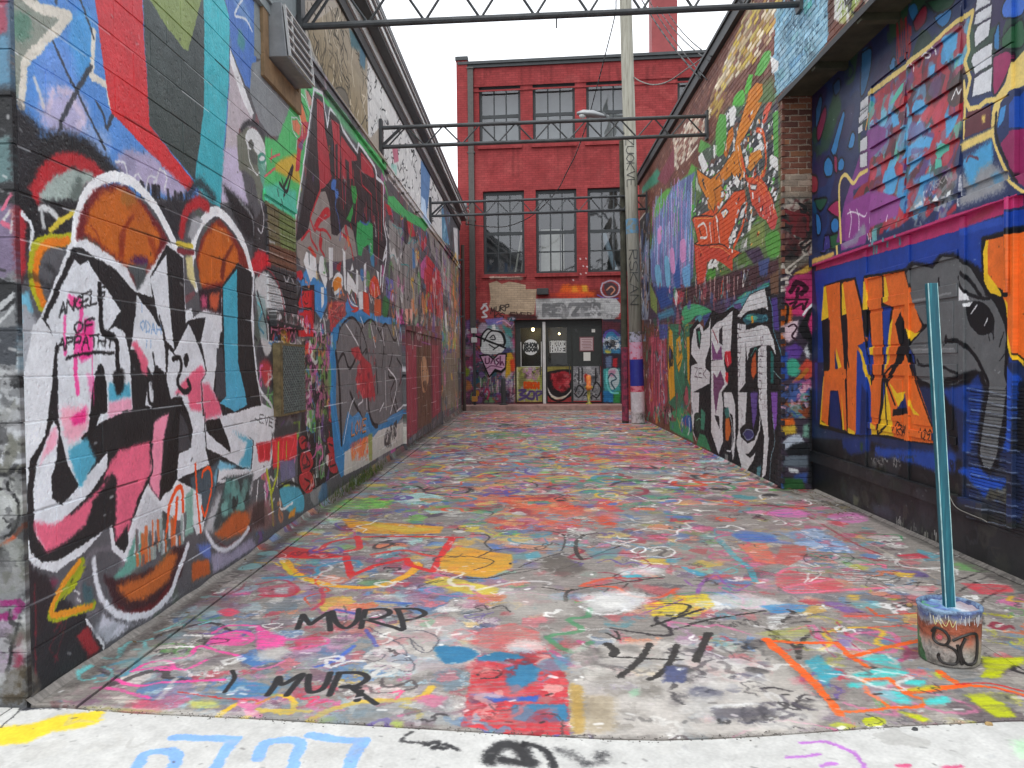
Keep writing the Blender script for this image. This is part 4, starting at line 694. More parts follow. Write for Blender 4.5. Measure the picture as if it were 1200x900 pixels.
P('6a665c', "n:430,560 700,700 960,870 900,860 400,590", soft=1.6, a=.6); P('b0b0aa', "n:520,540 550,550 545,620 525,600", soft=.8, a=.6); P('4f8088', "n:800,660 840,640 830,750 800,740", soft=.6)
for n_, sz, wd, se in ((170, .3, .06, 301), (150, .16, .03, 302)):
    c.scribble("k:60,560 330,640 800,540 1150,430 1150,640 m:0,0 0,700 290,820 480,880 470,0", ['d0d0ce', '2a2a2c', '4f9a80', 'b04a5a', 'c9a03a', '5a5aa0', '8a3a44', '7fa8c0', 'd08a9a', '3a5a48'], n_, sz, se, width=wd, blobs=.15, a=(.5, .9))
c.scribble("j:60,700 480,480 460,640 k:60,640 k:140,100", ['5aa648', '7fa8d0', 'c890c0', '2c3050', 'd8d4e4', '6a4a40'], 120, .14, 303, width=.03, blobs=.2)
c.weather(.8, .6, 0, seed=4)
c.speckle(['d0d2d4', '222222'], 500, 7, (1, 3), a=.5)

# ------------------------------------------------------------------ picture on the pier that faces the street
PR = Canvas("pier_picture", m_y(YP), 2.80, 3.42, -.05, 4.7, 260, '5f4234')
c = PR; P, S = c.poly, c.line
P('9a8d7f', "L:725,440 880,440 880,899 725,899"); P('aa9e8e', "L:725,810 875,810 M:880,160 725,160", soft=2)
c.bricks("p:900,100 965,100 965,205 900,205", ['6f4436', '5f3a30', '7a4e3e', '553630', '83583f'], XR, .195, .0677, 5, 1, .012)
c.bricks("p:900,205 965,205 965,232 900,232", ['8a7e70', '7a6a5c', '98897a', '6f5a4c'], XR, .195, .0677, 6, 1, .012, .8)
P('3d3642', "p:895,318 970,312 970,610 895,610", soft=1.5); P('6a655c', "f:90,0 370,0 380,580 90,700", soft=1.4); c.scribble("f:90,20 380,20 390,560 90,560", ['2a2a2a', '3a3634', 'aaa296', '5a2f30', '2f2c2c'], 110, .16, 41, width=.045, blobs=.15)
for s_ in ("f:110,130 180,150 240,210 220,330", "f:150,120 250,160 340,180 350,300", "f:130,210 200,240 260,180"): S('6a2c30', 3, s_, soft=.5)
for s_ in ("f:100,600 200,690", "f:100,690 230,590 320,520", "f:130,600 170,680 240,620"): S('b8b4a8', 2.4, s_)
P('c2a04c', "f:210,690 420,570 480,540 430,620 330,690", soft=.6); P('a93a68', "f:170,760 240,690 340,680 420,620 430,899 160,899", soft=.8); P('c9c4bc', "f:100,720 190,700 160,860 100,860", soft=.5)
for y in range(6): S('55504c', .9, [(913, 326+y*4.2), (924, 325+y*4.2)], curve=False)
P('b3386a', "l:900,50 1000,0 1160,0 1170,540 1100,420 1060,300 900,300", soft=.8); S('3a1828', 6, "l:950,90 1000,10 1080,60 1040,110", soft=.5); S('3a1828', 4, "l:1010,60 1000,150", soft=.4); S('3a1828', 2.6, "l:910,160 1100,160"); S('3a1828', 2.6, "l:940,200 1000,180 960,240 1050,200 1060,250 1090,180")
P('b4602a', "l:850,190 960,230 960,360 900,380 900,560 850,570", soft=.8); S('2a2420', 3.5, "l:860,200 920,220 900,420", soft=.4); P('c9b8c0', "l:860,400 960,350 1020,340 1000,480 930,540 870,470", soft=.8); S('3a2430', 2.2, "l:930,400 970,380 1000,410 960,480 1000,520"); P('1f1f22', "l:1010,420 1100,260 1160,180 1100,380 1160,560 1060,500", soft=.6); S('d0d2d4', 3, "l:1060,290 1100,240 1150,190")
P('5a3f8a', "l:900,580 1000,540 1060,600 1020,680 920,690", soft=.8); P('2f4f96', "l:850,640 920,620 930,860 870,880", soft=.8); P('3f9a80', "l:920,700 990,680 1040,760 1000,830 930,820", soft=.8, curve=True); P('b84a3a', "l:1020,760 1090,680 1160,720 1140,830 1080,870", soft=1); S('a86a30', 5, "l:980,890 1090,780", soft=.5); P('c9cdd0', "l:1060,600 1100,540 1140,620 1100,680", soft=.8); P('222428', "l:1090,560 1160,500 1170,640 1120,640", soft=.8)
P('6a4a80', "g:290,40 420,30 420,180 300,220", soft=1.4); P('a0567a', "g:350,60 420,20 425,190 370,160", soft=1.2); P('1f1f24', "g:205,190 420,170 420,300 205,290", soft=1); c.scribble("g:205,60 425,60 425,300 205,300", ['2a2a30', 'c9a0b0', '3f5a90', '8a4a30', '5f9a90'], 60, .12, 42, width=.03)
P('c9662a', "g:210,310 300,300 310,350 210,360", soft=1); P('b9a03a', "g:220,360 310,350 320,410 220,420", soft=1); P('6f9a8a', "g:370,350 420,330 420,450 360,430", soft=1); P('a9b4c0', "g:215,480 260,430 340,410 380,470 300,540 240,530", soft=1); P('1f2226', "g:240,530 300,480 400,470 420,560 280,580", soft=1); P('5f6a74', "g:220,570 400,560 410,650 230,640", soft=1); P('c4c9cc', "g:260,650 330,660 340,690 270,680", soft=.6); P('3a4f86', "g:300,700 400,680 400,760 300,740", soft=1); P('2f5a34', "g:230,720 360,730 390,820 220,810", soft=1); P('3f5f9a', "g:170,680 220,700 230,800 160,780", soft=1); P('6f6a58', "g:160,800 460,820 460,880 160,880", soft=1.6); P('1e2023', "g:410,100 440,100 460,820 400,760", soft=1.4)

c.weather(1.2, .8, 0, seed=5)

# ------------------------------------------------------------------ picture in the recess
RC = Canvas("recess_picture", m_x(XREC), 3.0, 9.1, 0, 4.7, 240, '1f2d4f')
c = RC; P, S = c.poly, c.line
# upper part: dark blue ground with outlined blobs
P('263258', "p:950,60 1300,-300 1300,250 950,320"); c.scribble("p:950,100 1060,-10 1400,-400 1400,0 1200,100 955,300", ['233a30', '2f5038', '243a6a', '1f2a50', '32284f'], 90, .3, 51, width=.06, blobs=.8, a=(.6, .95))
P('2f6f9e', "O:660,40 690,20 705,70 680,100", curve=True)
BLB = [("O:225,510 245,450 255,480 240,570 225,600", '2f5f8a'), ("O:230,600 265,500 275,540 250,640 232,660", '7a2a4a'), ("O:300,690 350,530 360,550 335,660 315,735 295,710", '2f78b0'), ("O:265,760 285,735 305,770 300,820 275,830 262,800", '2f78b0'), ("O:330,760 345,740 360,765 350,800 330,800", '2f78b0'), ("O:375,690 395,620 410,640 400,690 385,700", '3a7fb5'), ("O:310,730 325,740 325,810 312,800", '8a2c50'), ("O:305,400 335,370 340,420 315,450", '2c5078'), ("O:440,250 485,230 480,330 455,430 435,440", '2f6590'), ("O:575,290 590,265 605,290 600,330 580,330", '2f6f9e'), ("O:680,110 720,40 745,30 740,100 700,150", '7a2038'), ("O:790,80 860,40 870,80 840,130 800,110", '2f72a8'), ("O:740,10 880,-20 860,40 790,60", '1f4a34'), ("f:420,150 450,170 470,250 460,330 430,330", '2f6fa8'), ("f:555,230 590,185 625,230 615,310 575,330 555,290", '2f74b0'), ("f:520,120 570,60 630,40 635,180 580,170", '9a2a58'), ("f:545,350 630,330 635,460 550,440", '2a5a3c'), ("f:410,30 520,20 470,130 430,100", '255040'), ("f:500,350 540,350 545,490 490,480", '3f3a7a'), ("O:190,820 230,830 230,898 190,898", '8a2a3c'), ("O:1075,170 1100,110 1100,230 1075,230", '2f72a8'), ("O:1110,180 1190,90 1200,210 1120,230", '2a5a3c'), ("O:1110,60 1130,0 1200,-40 1200,60 1130,90", '3a6ac0'), ("O:1070,270 1130,240 1160,260 1140,340 1090,440 1070,420", '8f2358')]
for s_, k_ in BLB:
    P('10131c', pts(s_)+np.array([0, 0]), curve=True, soft=2.2); P(k_, s_, curve=True, soft=.4)
    q_ = pts(s_); S('10131c', 2, np.vstack([q_, q_[:1]]), soft=.6)
P('1c4a6a', "f:380,30 420,60 430,160 400,150", soft=.8)
# red and blue boards
P('8f2a38', "O:470,470 600,360 720,260 880,130 960,80 930,200 940,420 910,660 880,800 640,860 500,930 360,960 350,1000 470,820")
c.region("O:470,470 960,80 940,420 910,660 880,880 640,1060 480,1130 360,1150 470,820")
c.scribble("O:470,470 960,80 940,420 910,660 880,880 640,1060 480,1130 360,1150 470,820", ['a82c38', 'b0303c', '3f8ec0', '5aa8cc', '4a2030', '3a3a34', '5fae9a', '7a1f30', 'b5384a', '5c3f7a', '6ab0cc'], 330, .17, 52, width=.07, blobs=.55, soft=.12)
for s_ in ("b:400,520 420,430 560,330 580,250 520,235 430,290 400,320 560,320", "a:440,760 460,700 520,700 540,740 500,800 440,810", "a:640,300 660,250 750,230 750,340 680,420", "b:230,560 240,480 300,440 330,520 310,640 250,660", "a:270,780 330,810 350,880 300,899", "b:400,620 520,530 500,600 400,640", "b:660,130 760,80 720,200 680,260", "a:550,470 600,450 600,520 570,530"): P('4a9ccc', s_, soft=.3)
for s_ in ("a:270,740 330,620 370,560 360,640 310,720", "b:590,360 640,290 690,300 690,340 610,400", "b:595,400 640,400 650,450 600,470"): P('4fae9a', s_)
c.clip = None
for k in range(9): S('9a2430', 2.2, [(1050+k*2.3+random.Random(k).uniform(-2, 2), 20+k*1.5), (1051+k*2.4, 70-k*1.2)], a=.8)
for s_ in ("a:310,190 330,440", "a:370,140 380,420", "a:400,200 410,400"): S('8f1f2a', 5, s_, soft=.6)
P('7a3a80', "b:100,200 170,160 250,180 250,280 140,400 100,560 0,620 0,680 100,640 140,900 0,960 -120,990 -60,700", soft=.8); P('8a3f88', "f:680,80 930,-60 1180,10 1170,170 920,280 900,420 680,480", soft=.8); P('8b8fa0', "f:680,420 740,380 840,240 870,300 820,420 720,460", soft=2, a=.8)
for s_ in ("f:720,120 735,200 715,360", "f:780,120 800,190 800,300", "f:700,160 740,140 800,160 850,180 870,150", "f:910,100 895,200 900,260 930,380", "f:940,330 945,400", "f:1075,170 1070,220"): S('d4cdd6', 1.8, s_, soft=.6)
P('8f8f96', "f:820,270 850,240 860,340 830,380", soft=1.4, a=.7); P('6aa8ac', "f:950,290 1000,280 1000,390 960,400", soft=.4)
P('4a9ac8', "b:790,400 900,330 1000,260 1010,420 900,620 830,620", soft=2.2); P('8c8f94', "b:780,480 860,600 900,480 1000,420 1110,500 1120,620 790,740", soft=3); P('4f90b8', "b:980,520 1040,480 1060,560 1000,590", soft=1.6, a=.7); S('6a3040', 2.6, "b:820,420 840,380 900,400", soft=1)
c.scribble("b:370,560 780,430 780,760 640,860 380,880", ['4a9ccc', '3a3a36', 'a8303c', '8a9298', 'c8cacc', '3a4a86'], 60, .12, 53, width=.04); P('d0d4d6', "b:580,700 610,650 630,690"); P('d0d4d6', "b:680,670 690,630 715,615 715,650"); P('c9ccce', "b:440,750 500,690 520,720", soft=.5); S('d8d8d8', 3, "b:770,520 780,730", soft=1, a=.8)
c.text('b8b8b4', .9, "NSKX", (1094, 224), (4, -2.4), (0, -9), wob=.1)
for s_ in ("a:740,620 715,700", "a:740,625 760,660 775,630", "a:400,480 430,440 440,500", "a:510,400 540,370 555,400 520,410", "a:580,330 600,380"): S('dadada', 2.2, s_)
# cream outline and white bars
CRM = 'd6bf72'
S(CRM, 6.5, "a:110,660 300,520 560,330 740,160 865,80 830,250 835,360 805,440 845,560 810,700 840,770 900,760 960,710 1030,700 1100,600 1140,450 1200,380 1260,300", curve=False, soft=.3); P(CRM, "a:1020,710 1110,560 1140,450 1200,370 1300,300 1300,540 1200,600 1120,640 1060,720 1030,880 990,899 1000,780")
S(CRM, 4.6, "b:1010,100 1010,260 1060,400 1120,520 1200,600 1300,660", soft=.3); P(CRM, "b:770,290 1000,180 1010,240 780,350", soft=.4); S(CRM, 5, "a:800,580 810,700 800,899 b:800,250", curve=False, soft=.3); S(CRM, 4, "b:940,60 940,150", soft=.4)
S(CRM, 5, "Q:345,390 335,130 340,50 365,20 400,60 430,20 465,0", soft=.2)
S('d9a04a', 3, "a:110,800 90,899 b:90,190", soft=.4)
for s_ in ("a:880,80 895,0 990,0 985,20", "a:870,180 885,100 1000,30 990,120", "a:895,190 990,130 975,250 880,330 875,240", "a:855,430 870,380 1000,300 995,450 880,520", "a:860,680 875,550 1000,475 990,640"): P('14151c', pts(s_), soft=3.5); P('c9ccd0', s_)
for s_ in ("a:895,-20 990,-80 995,-10 890,10",): P('c9ccd0', s_)
for s_ in ("a:50,720 105,670 105,740 50,780", "a:48,790 105,745 105,830 48,870", "b:40,110 100,50 100,90 40,150", "b:35,180 65,150 65,200 35,220", "b:50,270 98,235 95,330 48,350", "b:48,370 98,350 95,450 48,460"): P('12131a', pts(s_), soft=2.6); P('c4c6c9', s_)
P('1f4a9a', "a:1130,740 1200,640 1300,560 1300,899 1130,899"); P('24345f', "b:1035,150 1130,60 1130,200 1040,280"); P('3f86c0', "a:1040,860 1060,760 1100,740 1080,850 1040,899"); P('8a2a5a', "b:1060,290 1130,200 1300,160 1300,620 1200,560 1120,470"); S('10121a', 4, "b:1030,80 1025,200 1060,330 1120,450 1200,560", soft=1)
P('5c3038', "a:820,790 930,760 990,730 990,890 b:1000,170 800,250 a:810,890"); P('d0b860', "a:925,820 950,800 950,860 930,870", soft=.8)
# magenta band, blue ground
P('b03468', "Q:225,440 330,400 480,350 900,205 1200,110 1200,165 900,280 680,345 480,400 225,470"); P('c9a45a', "Q:225,415 330,380 330,400 225,440", soft=.5); P('8a3a40', "b:780,860 900,760 1000,720 960,790 820,870", soft=1.5, a=.5)
for s_ in ("f:935,440 930,500", "f:960,400 955,490", "f:1055,380 1050,440", "f:1160,360 1160,420"): S('5f8a96', 5, s_, soft=.4)
P('1c3f92', "Q:218,475 480,400 680,345 900,280 1200,180 1500,90 1500,900 218,900 R:230,400 Q:235,700", c2='1b3678'); P('2f55b0', "c:750,110 900,60 1100,10 1100,60 760,160", soft=1.2, a=.7)
# black base
P('16181b', "g:430,440 840,470 1200,560 1500,600 1500,1400 400,1100 400,600", soft=1.2); P('1f3a80', "g:640,450 840,450 840,540 700,560 650,520", soft=2, a=.8); P('1f438f', "e:150,20 580,60 720,60 720,200 600,200 380,130 150,90", soft=2); P('2a4a24', "g:770,470 800,480 790,540 770,520", soft=2); P('232427', "p:990,540 1300,650 1300,800 990,640", soft=3)
c.scribble("p:985,525 1300,560 1300,760 985,600", ['2a2c2e', '0f1012', '33353a', '3a3a34', '202a24'], 130, .16, 54, width=.03, a=(.4, .8)); c.scribble("e:130,80 330,110 340,190 120,150", ['6a6a68', '8f8f8a', '33353a'], 26, .06, 55, width=.012)
P('55584a', "e:0,360 40,390 30,440 0,430", soft=1.4); P('3a4048', "e:120,420 250,440 290,520 160,500", soft=2.4); c.drips("e:300,500 600,620 600,720 300,600", ['8a8a80', '55564e', 'a0a09a'], 30, .08, 56, w=.014)
# orange letters with yellow edges
OG, YL = 'd2682a', 'd9b428'
K_ = '101318'
def letter(s_, w=3.2): P(K_, s_, soft=1.2); q_ = pts(s_); S(K_, w, np.vstack([q_, q_[:1]]), curve=False, soft=.4)
A1 = "Q:250,690 262,545 338,520 340,680 R:345,20 320,30 325,60 Q:345,690 345,525 405,510 440,660 440,720 R:480,240 Q:450,640 455,500 535,490 540,580 545,620 585,620 540,500 650,465 735,740 690,800 R:660,60 775,380 778,485 660,470 590,450 515,440 485,440 408,440 372,430 350,420 330,230 292,230 285,400 243,390 265,170 265,110"
letter("Q:255,700 265,545 340,520 410,508 445,650 460,500 540,488 655,465 738,745 690,805 665,850 R:778,485 500,440 400,440 243,400 265,160"); 
P('1c3f92', "Q:440,690 455,660 470,720 500,860 R:470,440 430,440 415,200 425,20", soft=.4); P('14285c', "R:290,235 330,235 345,415 290,400", soft=.6); P('1c3f92', "Q:540,640 580,640 570,740 R:545,330 545,0", soft=.4)
P(YL, "Q:262,545 275,540 285,690 250,705"); P(YL, "Q:345,530 355,530 372,670 345,680"); P(OG, "Q:272,540 338,522 340,690 285,700"); P(OG, "Q:352,525 405,512 438,650 440,690 372,705")
P(YL, "R:260,165 275,160 250,375 285,395 283,400 243,390"); P(OG, "R:262,165 290,130 Q:290,690 340,690 R:352,20 368,340 370,425 352,405 330,232 292,232 280,398 268,385 250,370"); P(YL, "R:320,30 345,120 330,130 320,90"); P('1a2c62', "R:312,40 330,130 315,130"); P(YL, "R:345,240 358,420 350,415"); P(OG, "R:264,140 365,130 368,180 264,190")
P(OG, "Q:372,705 440,690 470,800 R:420,20 440,60 490,190 500,180 Q:480,640 450,640 460,505 535,492 540,700 R:545,20 530,300 510,435 488,435 485,240 430,60 415,200 412,432 375,425 370,180 Q:375,820"); P('1c3f92', "R:418,40 430,55 470,150 486,240 487,438 412,438 415,200"); P('14285c', "R:440,200 470,240 478,438 430,438", soft=1); P('101318', "Q:442,665 458,655 478,720 470,800"); P(YL, "Q:455,520 462,520 475,650 450,655"); P(YL, "R:425,25 455,70 475,150 492,190 480,215 440,90"); P(YL, "Q:480,830 500,820 498,870 485,865"); P('1c3f92', "Q:545,650 575,640 572,760 R:552,150 545,120"); P(YL, "R:485,380 510,400 510,438 485,438"); P(YL, "R:375,405 408,425 408,440 372,430"); P(OG, "R:370,140 412,138 412,185 370,185")
P(OG, "Q:542,490 650,468 680,600 730,740 690,770 650,740 625,660 600,720 R:620,20 570,180 545,170 570,20 Q:590,640 545,620", ); P(YL, "Q:545,490 552,500 570,610 545,620"); P(YL, "Q:655,740 695,765 728,750 670,802"); P(YL, "Q:575,720 590,690 570,880 R:560,130 552,130"); P(OG, "R:570,190 655,60 700,180 770,380 775,480 660,468 580,445 545,430 560,220"); P(YL, "R:555,190 575,300 590,445 515,438 545,300"); P('1a2c62', "R:612,310 650,240 665,340 590,350"); P('14161a', "R:590,320 660,310 665,340 588,352"); P(YL, "R:570,190 610,245 655,235 615,310 590,250"); P(YL, "R:665,270 680,310 715,350 690,345 665,310")
for s_ in ("Q:640,860 R:550,160 560,400 515,440", "R:555,180 600,300", "Q:660,830 R:555,190", "R:655,55 700,200 780,420", "Q:410,510 450,690 R:490,200", "Q:345,525 345,690 R:380,120", "R:545,0 548,190", "R:365,180 372,430"): S(K_, 2.8, s_, curve=False)
c.text(K_, 1.4, "RW", (1052, 510), (5, .6), (1, -12), gap=.2, wob=.06); S(K_, 1.4, "R:590,420 610,380 640,430 650,400"); c.text(K_, 1.6, "'09", (1076, 515), (4.2, .5), (1, -12), gap=.3)
# grey rabbit-like face
GY = '5d6062'
P(K_, "c:370,400 420,340 560,360 620,290 720,280 880,380 1000,540 1080,620 1130,899 d:1130,260 1090,380 1110,700 1040,899 e:1030,180 960,220 910,190 880,90 d:890,700 930,450 860,420 640,450 460,440 420,180 520,-60 c:480,760", soft=1.4)
P(GY, "c:385,420 440,365 560,385 640,310 720,310 830,390 930,560 1000,640 1060,780 1080,899 d:1070,140 1060,350 1080,420 1040,640 1020,899 e:1010,100 970,180 930,170 895,80 d:905,860 960,480 900,330 850,370 700,430 560,430 460,380 430,200 400,150 540,0 c:500,780 430,650")
S(K_, 3.4, "d:660,90 650,150", soft=.5); S(K_, 5.5, "d:660,120 760,130 860,230 920,350 950,470 900,899", soft=.6); P('6f7274', "d:430,180 730,175 730,220 430,225"); S(K_, 3, "d:450,250 480,290 620,300 780,370", soft=.6); P(K_, "d:640,390 860,320 930,360 760,400 650,440", soft=.8)
P(K_, "c:800,650 850,620 930,640 990,740 980,830 900,860 830,800 800,720", curve=True); P('cfd2d4', "c:745,490 745,615 820,610 790,560"); P('cfd2d4', "c:780,640 840,620 820,660 790,660"); S(K_, 4, "c:740,455 800,560 900,600 960,600", soft=.4); S(K_, 5, "c:770,420 840,500 900,590", soft=.6); S('d0d2d4', 1.8, "c:830,710 870,650"); S('d0d2d4', 1.8, "c:925,790 945,740"); S(K_, 3, "c:600,460 610,550", soft=.5)
for s_ in ("c:960,760 990,880", "d:950,60 960,120", "d:990,20 985,110", "d:1060,60 1030,160", "d:1090,180 1030,260"): S(K_, 1.6, s_)
P(GY, "d:955,500 1080,460 1060,640 1010,899 e:1010,100 965,180 930,150 905,80 d:895,899 920,700"); S('8a8d8f', 2.4, "c:430,620 700,565", a=.7); S('8f9294', 1.6, "d:430,180 720,175", a=.7)
# big orange shape on the right
P(K_, "c:900,170 1190,90 1400,20 1400,899 d:1400,330 1190,300 1120,200 1050,-60 c:1040,620 930,580 905,480", soft=1.2)
P(OG, "c:935,190 1180,140 1400,60 1400,899 d:1400,290 1200,240 1140,190 1110,60 c:1110,820 1070,640 1050,590 1130,580 930,480"); P(YL, "c:915,280 930,200 950,190 945,420 1040,560 1040,590 960,560 920,480"); P(YL, "c:1060,600 1090,640 1130,899 d:1150,210 1200,260 1200,300 1140,230 1090,40 c:1080,700"); S('a8501f', 2, "c:1130,170 1140,580", curve=False, a=.8)
# black forms on the blue
P(K_, "d:640,500 700,520 720,680 760,899 700,899 650,700", soft=2); P(K_, "d:770,510 880,440 860,700 790,760 820,600", soft=2); P('1e4aa8', "d:640,470 820,420 880,350 910,440 890,680 830,899 780,899 800,620 680,560", soft=2, a=.6); P('1f4aa5', "e:740,180 880,160 960,240 1100,250 1040,340 920,370 850,290", soft=2); P('1f4aa5', "d:1100,280 1200,400 1160,640 1140,899 1060,899 1100,600", soft=1); P(K_, "d:1160,400 1300,380 1300,899 1150,899", soft=2.5)
for k in range(13):
    y = 455+k*12; x0 = 1133+(k % 3)*3; S('9fb0cc', 1.2, [(x0, y+k*.6), (x0+58, y+11+k*.8)], curve=False, a=.55); S('0c0f16', 1.4, [(x0, y+3+k*.6), (x0+58, y+14+k*.8)], curve=False, a=.6)
c.scribble("e:960,320 1120,320 1100,420 930,400", ['6a6d68', '2a2c2e', '4a4a40'], 30, .08, 57, width=.03)
c.weather(1.0, .7, 0, seed=6)
c.speckle(['c0c4c8', '111111'], 400, 8, (1, 3), a=.5)
# ------------------------------------------------------------------ picture on the red facade (ground floor is covered in graffiti)
FC = Canvas("facade_picture", m_f, -3.0, 10, -.2, 12, 70, '994041')
c = FC; P, S = c.poly, c.line
c.scribble("p:530,60 900,60 900,480 530,480", ['a84a4a', '923c3c', '9a4242', 'ac5250'], 160, .6, 61, width=.2, a=(.2, .5))
for k in range(70):
    g = random.Random(k+900); x = g.uniform(560, 800); y = g.choice([172, 322, 78])+g.uniform(-1, 3); S('5a2626', g.uniform(1, 3.4), [(x, y), (x+g.uniform(-1, 1), y+g.uniform(6, 34))], soft=1.2, a=g.uniform(.12, .38))
c.scribble("p:540,80 800,80 800,330 540,330", ['7a3030', 'b56a66', '6f2c2c', 'b0605c'], 90, .35, 161, width=.12, blobs=.7, a=(.08, .22), soft=.8)
P('b8a48c', "K:215,60 260,45 290,65 330,50 370,55 430,70 430,95 495,95 490,150 480,240 440,250 300,240 215,200 225,150"); P('cfc0b0', "K:220,22 415,22 412,38 222,36", soft=.3)
c.region("K:215,50 490,50 490,260 215,260")
for y in range(24): S('8f7c68', .5, [(570, 328+y*2.2), (632, 327+y*2.2)], curve=False, a=.5)
c.clip = None
P('7a302e', "K:540,130 850,90 980,80 980,160 700,150", soft=1); P('d8632a', "K:625,130 640,75 670,60 700,75 720,70 760,70 790,70 800,110 840,110 830,140", soft=1); P('e08a30', "K:700,80 720,70 740,110 700,115", soft=.8); P('d8a03a', "K:760,70 790,75 795,110 765,110", soft=.8); P('c84a32', "K:560,130 640,110 840,130 700,150", soft=1)
S('b0a8b8', 1.8, "K:880,60 870,100 890,135 930,140 970,120 975,70 930,45 885,60"); P('4a3a40', "K:890,70 930,55 965,80 955,125 910,130", curve=True); S('c98a70', 1.6, "K:905,100 930,80 950,100 930,125"); S('6a5aa0', 1.6, "K:850,130 900,150 970,150")
P('b4b5b5', "K:488,150 880,145 960,150 985,180 985,230 950,270 490,272"); c.text('77787a', 4.4, "REVZER", (637, 370), (8.6, -.2), (0, -12), gap=.32)
c.scribble("K:490,150 980,150 980,270 490,270", ['c9cacc', '8f9092', 'd5d6d8', '6f6f70'], 40, .2, 62, width=.05, a=(.3, .6))
c.text('2a2426', 1, "MURP", (575, 368), (4.4, -1), (.3, -7), wob=.08); c.text('3a2a28', 1, "EVER", (598, 372), (5, .2), (.4, -6), wob=.08); c.text('2a2426', .9, "KS", (579, 374), (5, -.5), (0, -6), wob=.08)
S('d0cdd0', 2.4, "K:170,210 190,190 205,215 180,230 200,255 175,260"); S('d0cdd0', 1.6, "K:180,185 200,180"); P('4a2c2c', "K:330,235 500,250 495,272 340,272", soft=.6)
# ground-floor wall, left of the doors
P('5a4a58', "K:60,300 365,270 365,770 60,770", soft=1); c.scribble("K:70,270 370,260 370,760 60,760", ['7a5a90', '9a4a6a', '4a4a70', 'b05a80', '3a3a40', '6a8a60', 'c0b8c0', '5a3a48', '2f5f70', 'a05040', 'b0a0b0'], 340, .22, 63, width=.045)
P('7a70b0', "K:190,270 300,260 290,300 210,310", soft=.8); S('d0a0b8', 1.4, "K:260,290 300,280 340,310"); P('4f8a88', "K:290,300 350,330 350,380 310,360", soft=.8); P('7a9aa0', "K:200,310 250,300 340,380 360,430 310,440", soft=1)
P('cfd1d1', "K:165,420 175,370 200,330 240,325 290,345 312,390 310,430 280,470 180,470", curve=True); S('1c1c1e', 1.7, "K:165,430 172,370 205,330 240,340 290,350 310,400 300,430"); S('1c1c1e', 1.5, "K:185,400 215,350 250,340 290,360 300,420 230,410 190,390"); S('1c1c1e', 2, "K:140,372 200,395 310,440"); S('1c1c1e', 1.2, "K:220,380 240,365 250,390 225,390"); S('1c1c1e', 1.2, "K:215,420 250,440 280,420 240,450"); P('cfd1d1', "K:230,305 250,300 255,330 235,330")
P('1c1c1e', "K:158,480 210,475 240,500 270,470 322,468 318,560 290,585 250,580 215,615"); P('d0a5c0', "K:168,488 212,484 240,510 272,478 312,478 308,552 285,572 250,560 218,602"); P('c9c4cc', "K:235,510 262,500 262,540", soft=.6)
for s_ in ("K:192,500 195,530 215,525 215,500", "K:225,530 240,505 250,535", "K:270,500 255,510 270,525 258,540", "K:280,490 280,540 290,520 300,540"): S('5a2a4a', 1.4, s_)
S('5a2a4a', 1, "K:200,560 230,545 290,555"); P('c9a02e', "K:320,470 350,465 360,520 340,590 310,620", soft=.5); P('c94a2a', "K:335,510 365,500 370,570 345,580", soft=.5)
c.drips("K:160,600 365,600 365,700 160,700", ['cfd0d0', '8a8a8c', 'b05a70', 'd0a0b0', '6a5a70'], 50, .5, 64, w=.03); P('8a9a3a', "K:75,540 105,570 100,600 75,610", soft=.4); P('b5764a', "K:85,620 110,640 115,680 80,690", soft=.5); S('a83a5a', 2, "K:190,700 200,680 215,700 205,740"); P('c08a3a', "K:130,690 155,690 155,720 130,720", curve=True)
# kick panels of the doors
P('9aa05a', "K:368,545 535,545 535,755 368,755"); c.scribble("K:368,545 535,545 535,755 368,755", ['b8b86a', '8a9048', 'c8c0c4', '7a7a50', 'a89ab0'], 60, .18, 65, width=.05); c.scribble("K:410,555 520,555 500,630 420,620", ['c79ab8', '3a2a30', 'd8c8d0', 'b080a8'], 40, .12, 66, width=.03); c.text('d0541f', 2.6, "DRON", (614, 455), (3.6, .1), (0, -6.4), gap=.2); S('5a4a7a', 3, "K:385,690 425,690 395,715 430,725 390,745", soft=.4); S('5a4a7a', 2.6, "K:450,700 435,730 470,740 475,700 450,695", soft=.4); S('5a4a7a', 2.4, "K:495,745 490,700 530,700 500,720", soft=.4); P('c9ca9a', "K:370,550 385,550 385,740 370,740", soft=.5)
P('8a8248', "K:536,540 700,545 700,600 536,590", soft=.8); P('2a2628', "K:540,600 600,570 700,570 740,640 700,720 620,740 560,720", curve=True); P('a83038', "K:580,590 650,575 705,590 690,640 640,700 590,670", soft=.5); c.scribble("K:570,590 705,590 690,700 580,690", ['b83a44', '7a1f28', '8a6a68', 'c05a60'], 40, .16, 67, width=.05); S('cfc8c4', 2, "K:545,660 580,720 640,735 690,700 710,650"); S('1c1a1c', 2, "K:540,640 570,730 640,750 720,680"); S('cfc8b0', 2, "K:580,725 610,738 660,725")
P('8f9094', "K:703,545 868,540 870,750 700,750"); c.scribble("K:703,545 868,540 870,750 703,750", ['b0b2b4', '6a6c70', 'c8cacc', '3a3a3e', '7a7c80'], 60, .2, 68, width=.03)
for s_ in ("K:720,700 740,660 770,690 740,730 715,710", "K:820,690 840,640 870,680 850,730 820,720", "K:770,720 790,700 800,740", "K:740,560 740,650", "K:760,560 760,640", "K:840,560 838,650"): S('2a2a2c', 1.4, s_)
P('b83a30', "K:770,600 790,585 800,620 780,640", soft=.5)
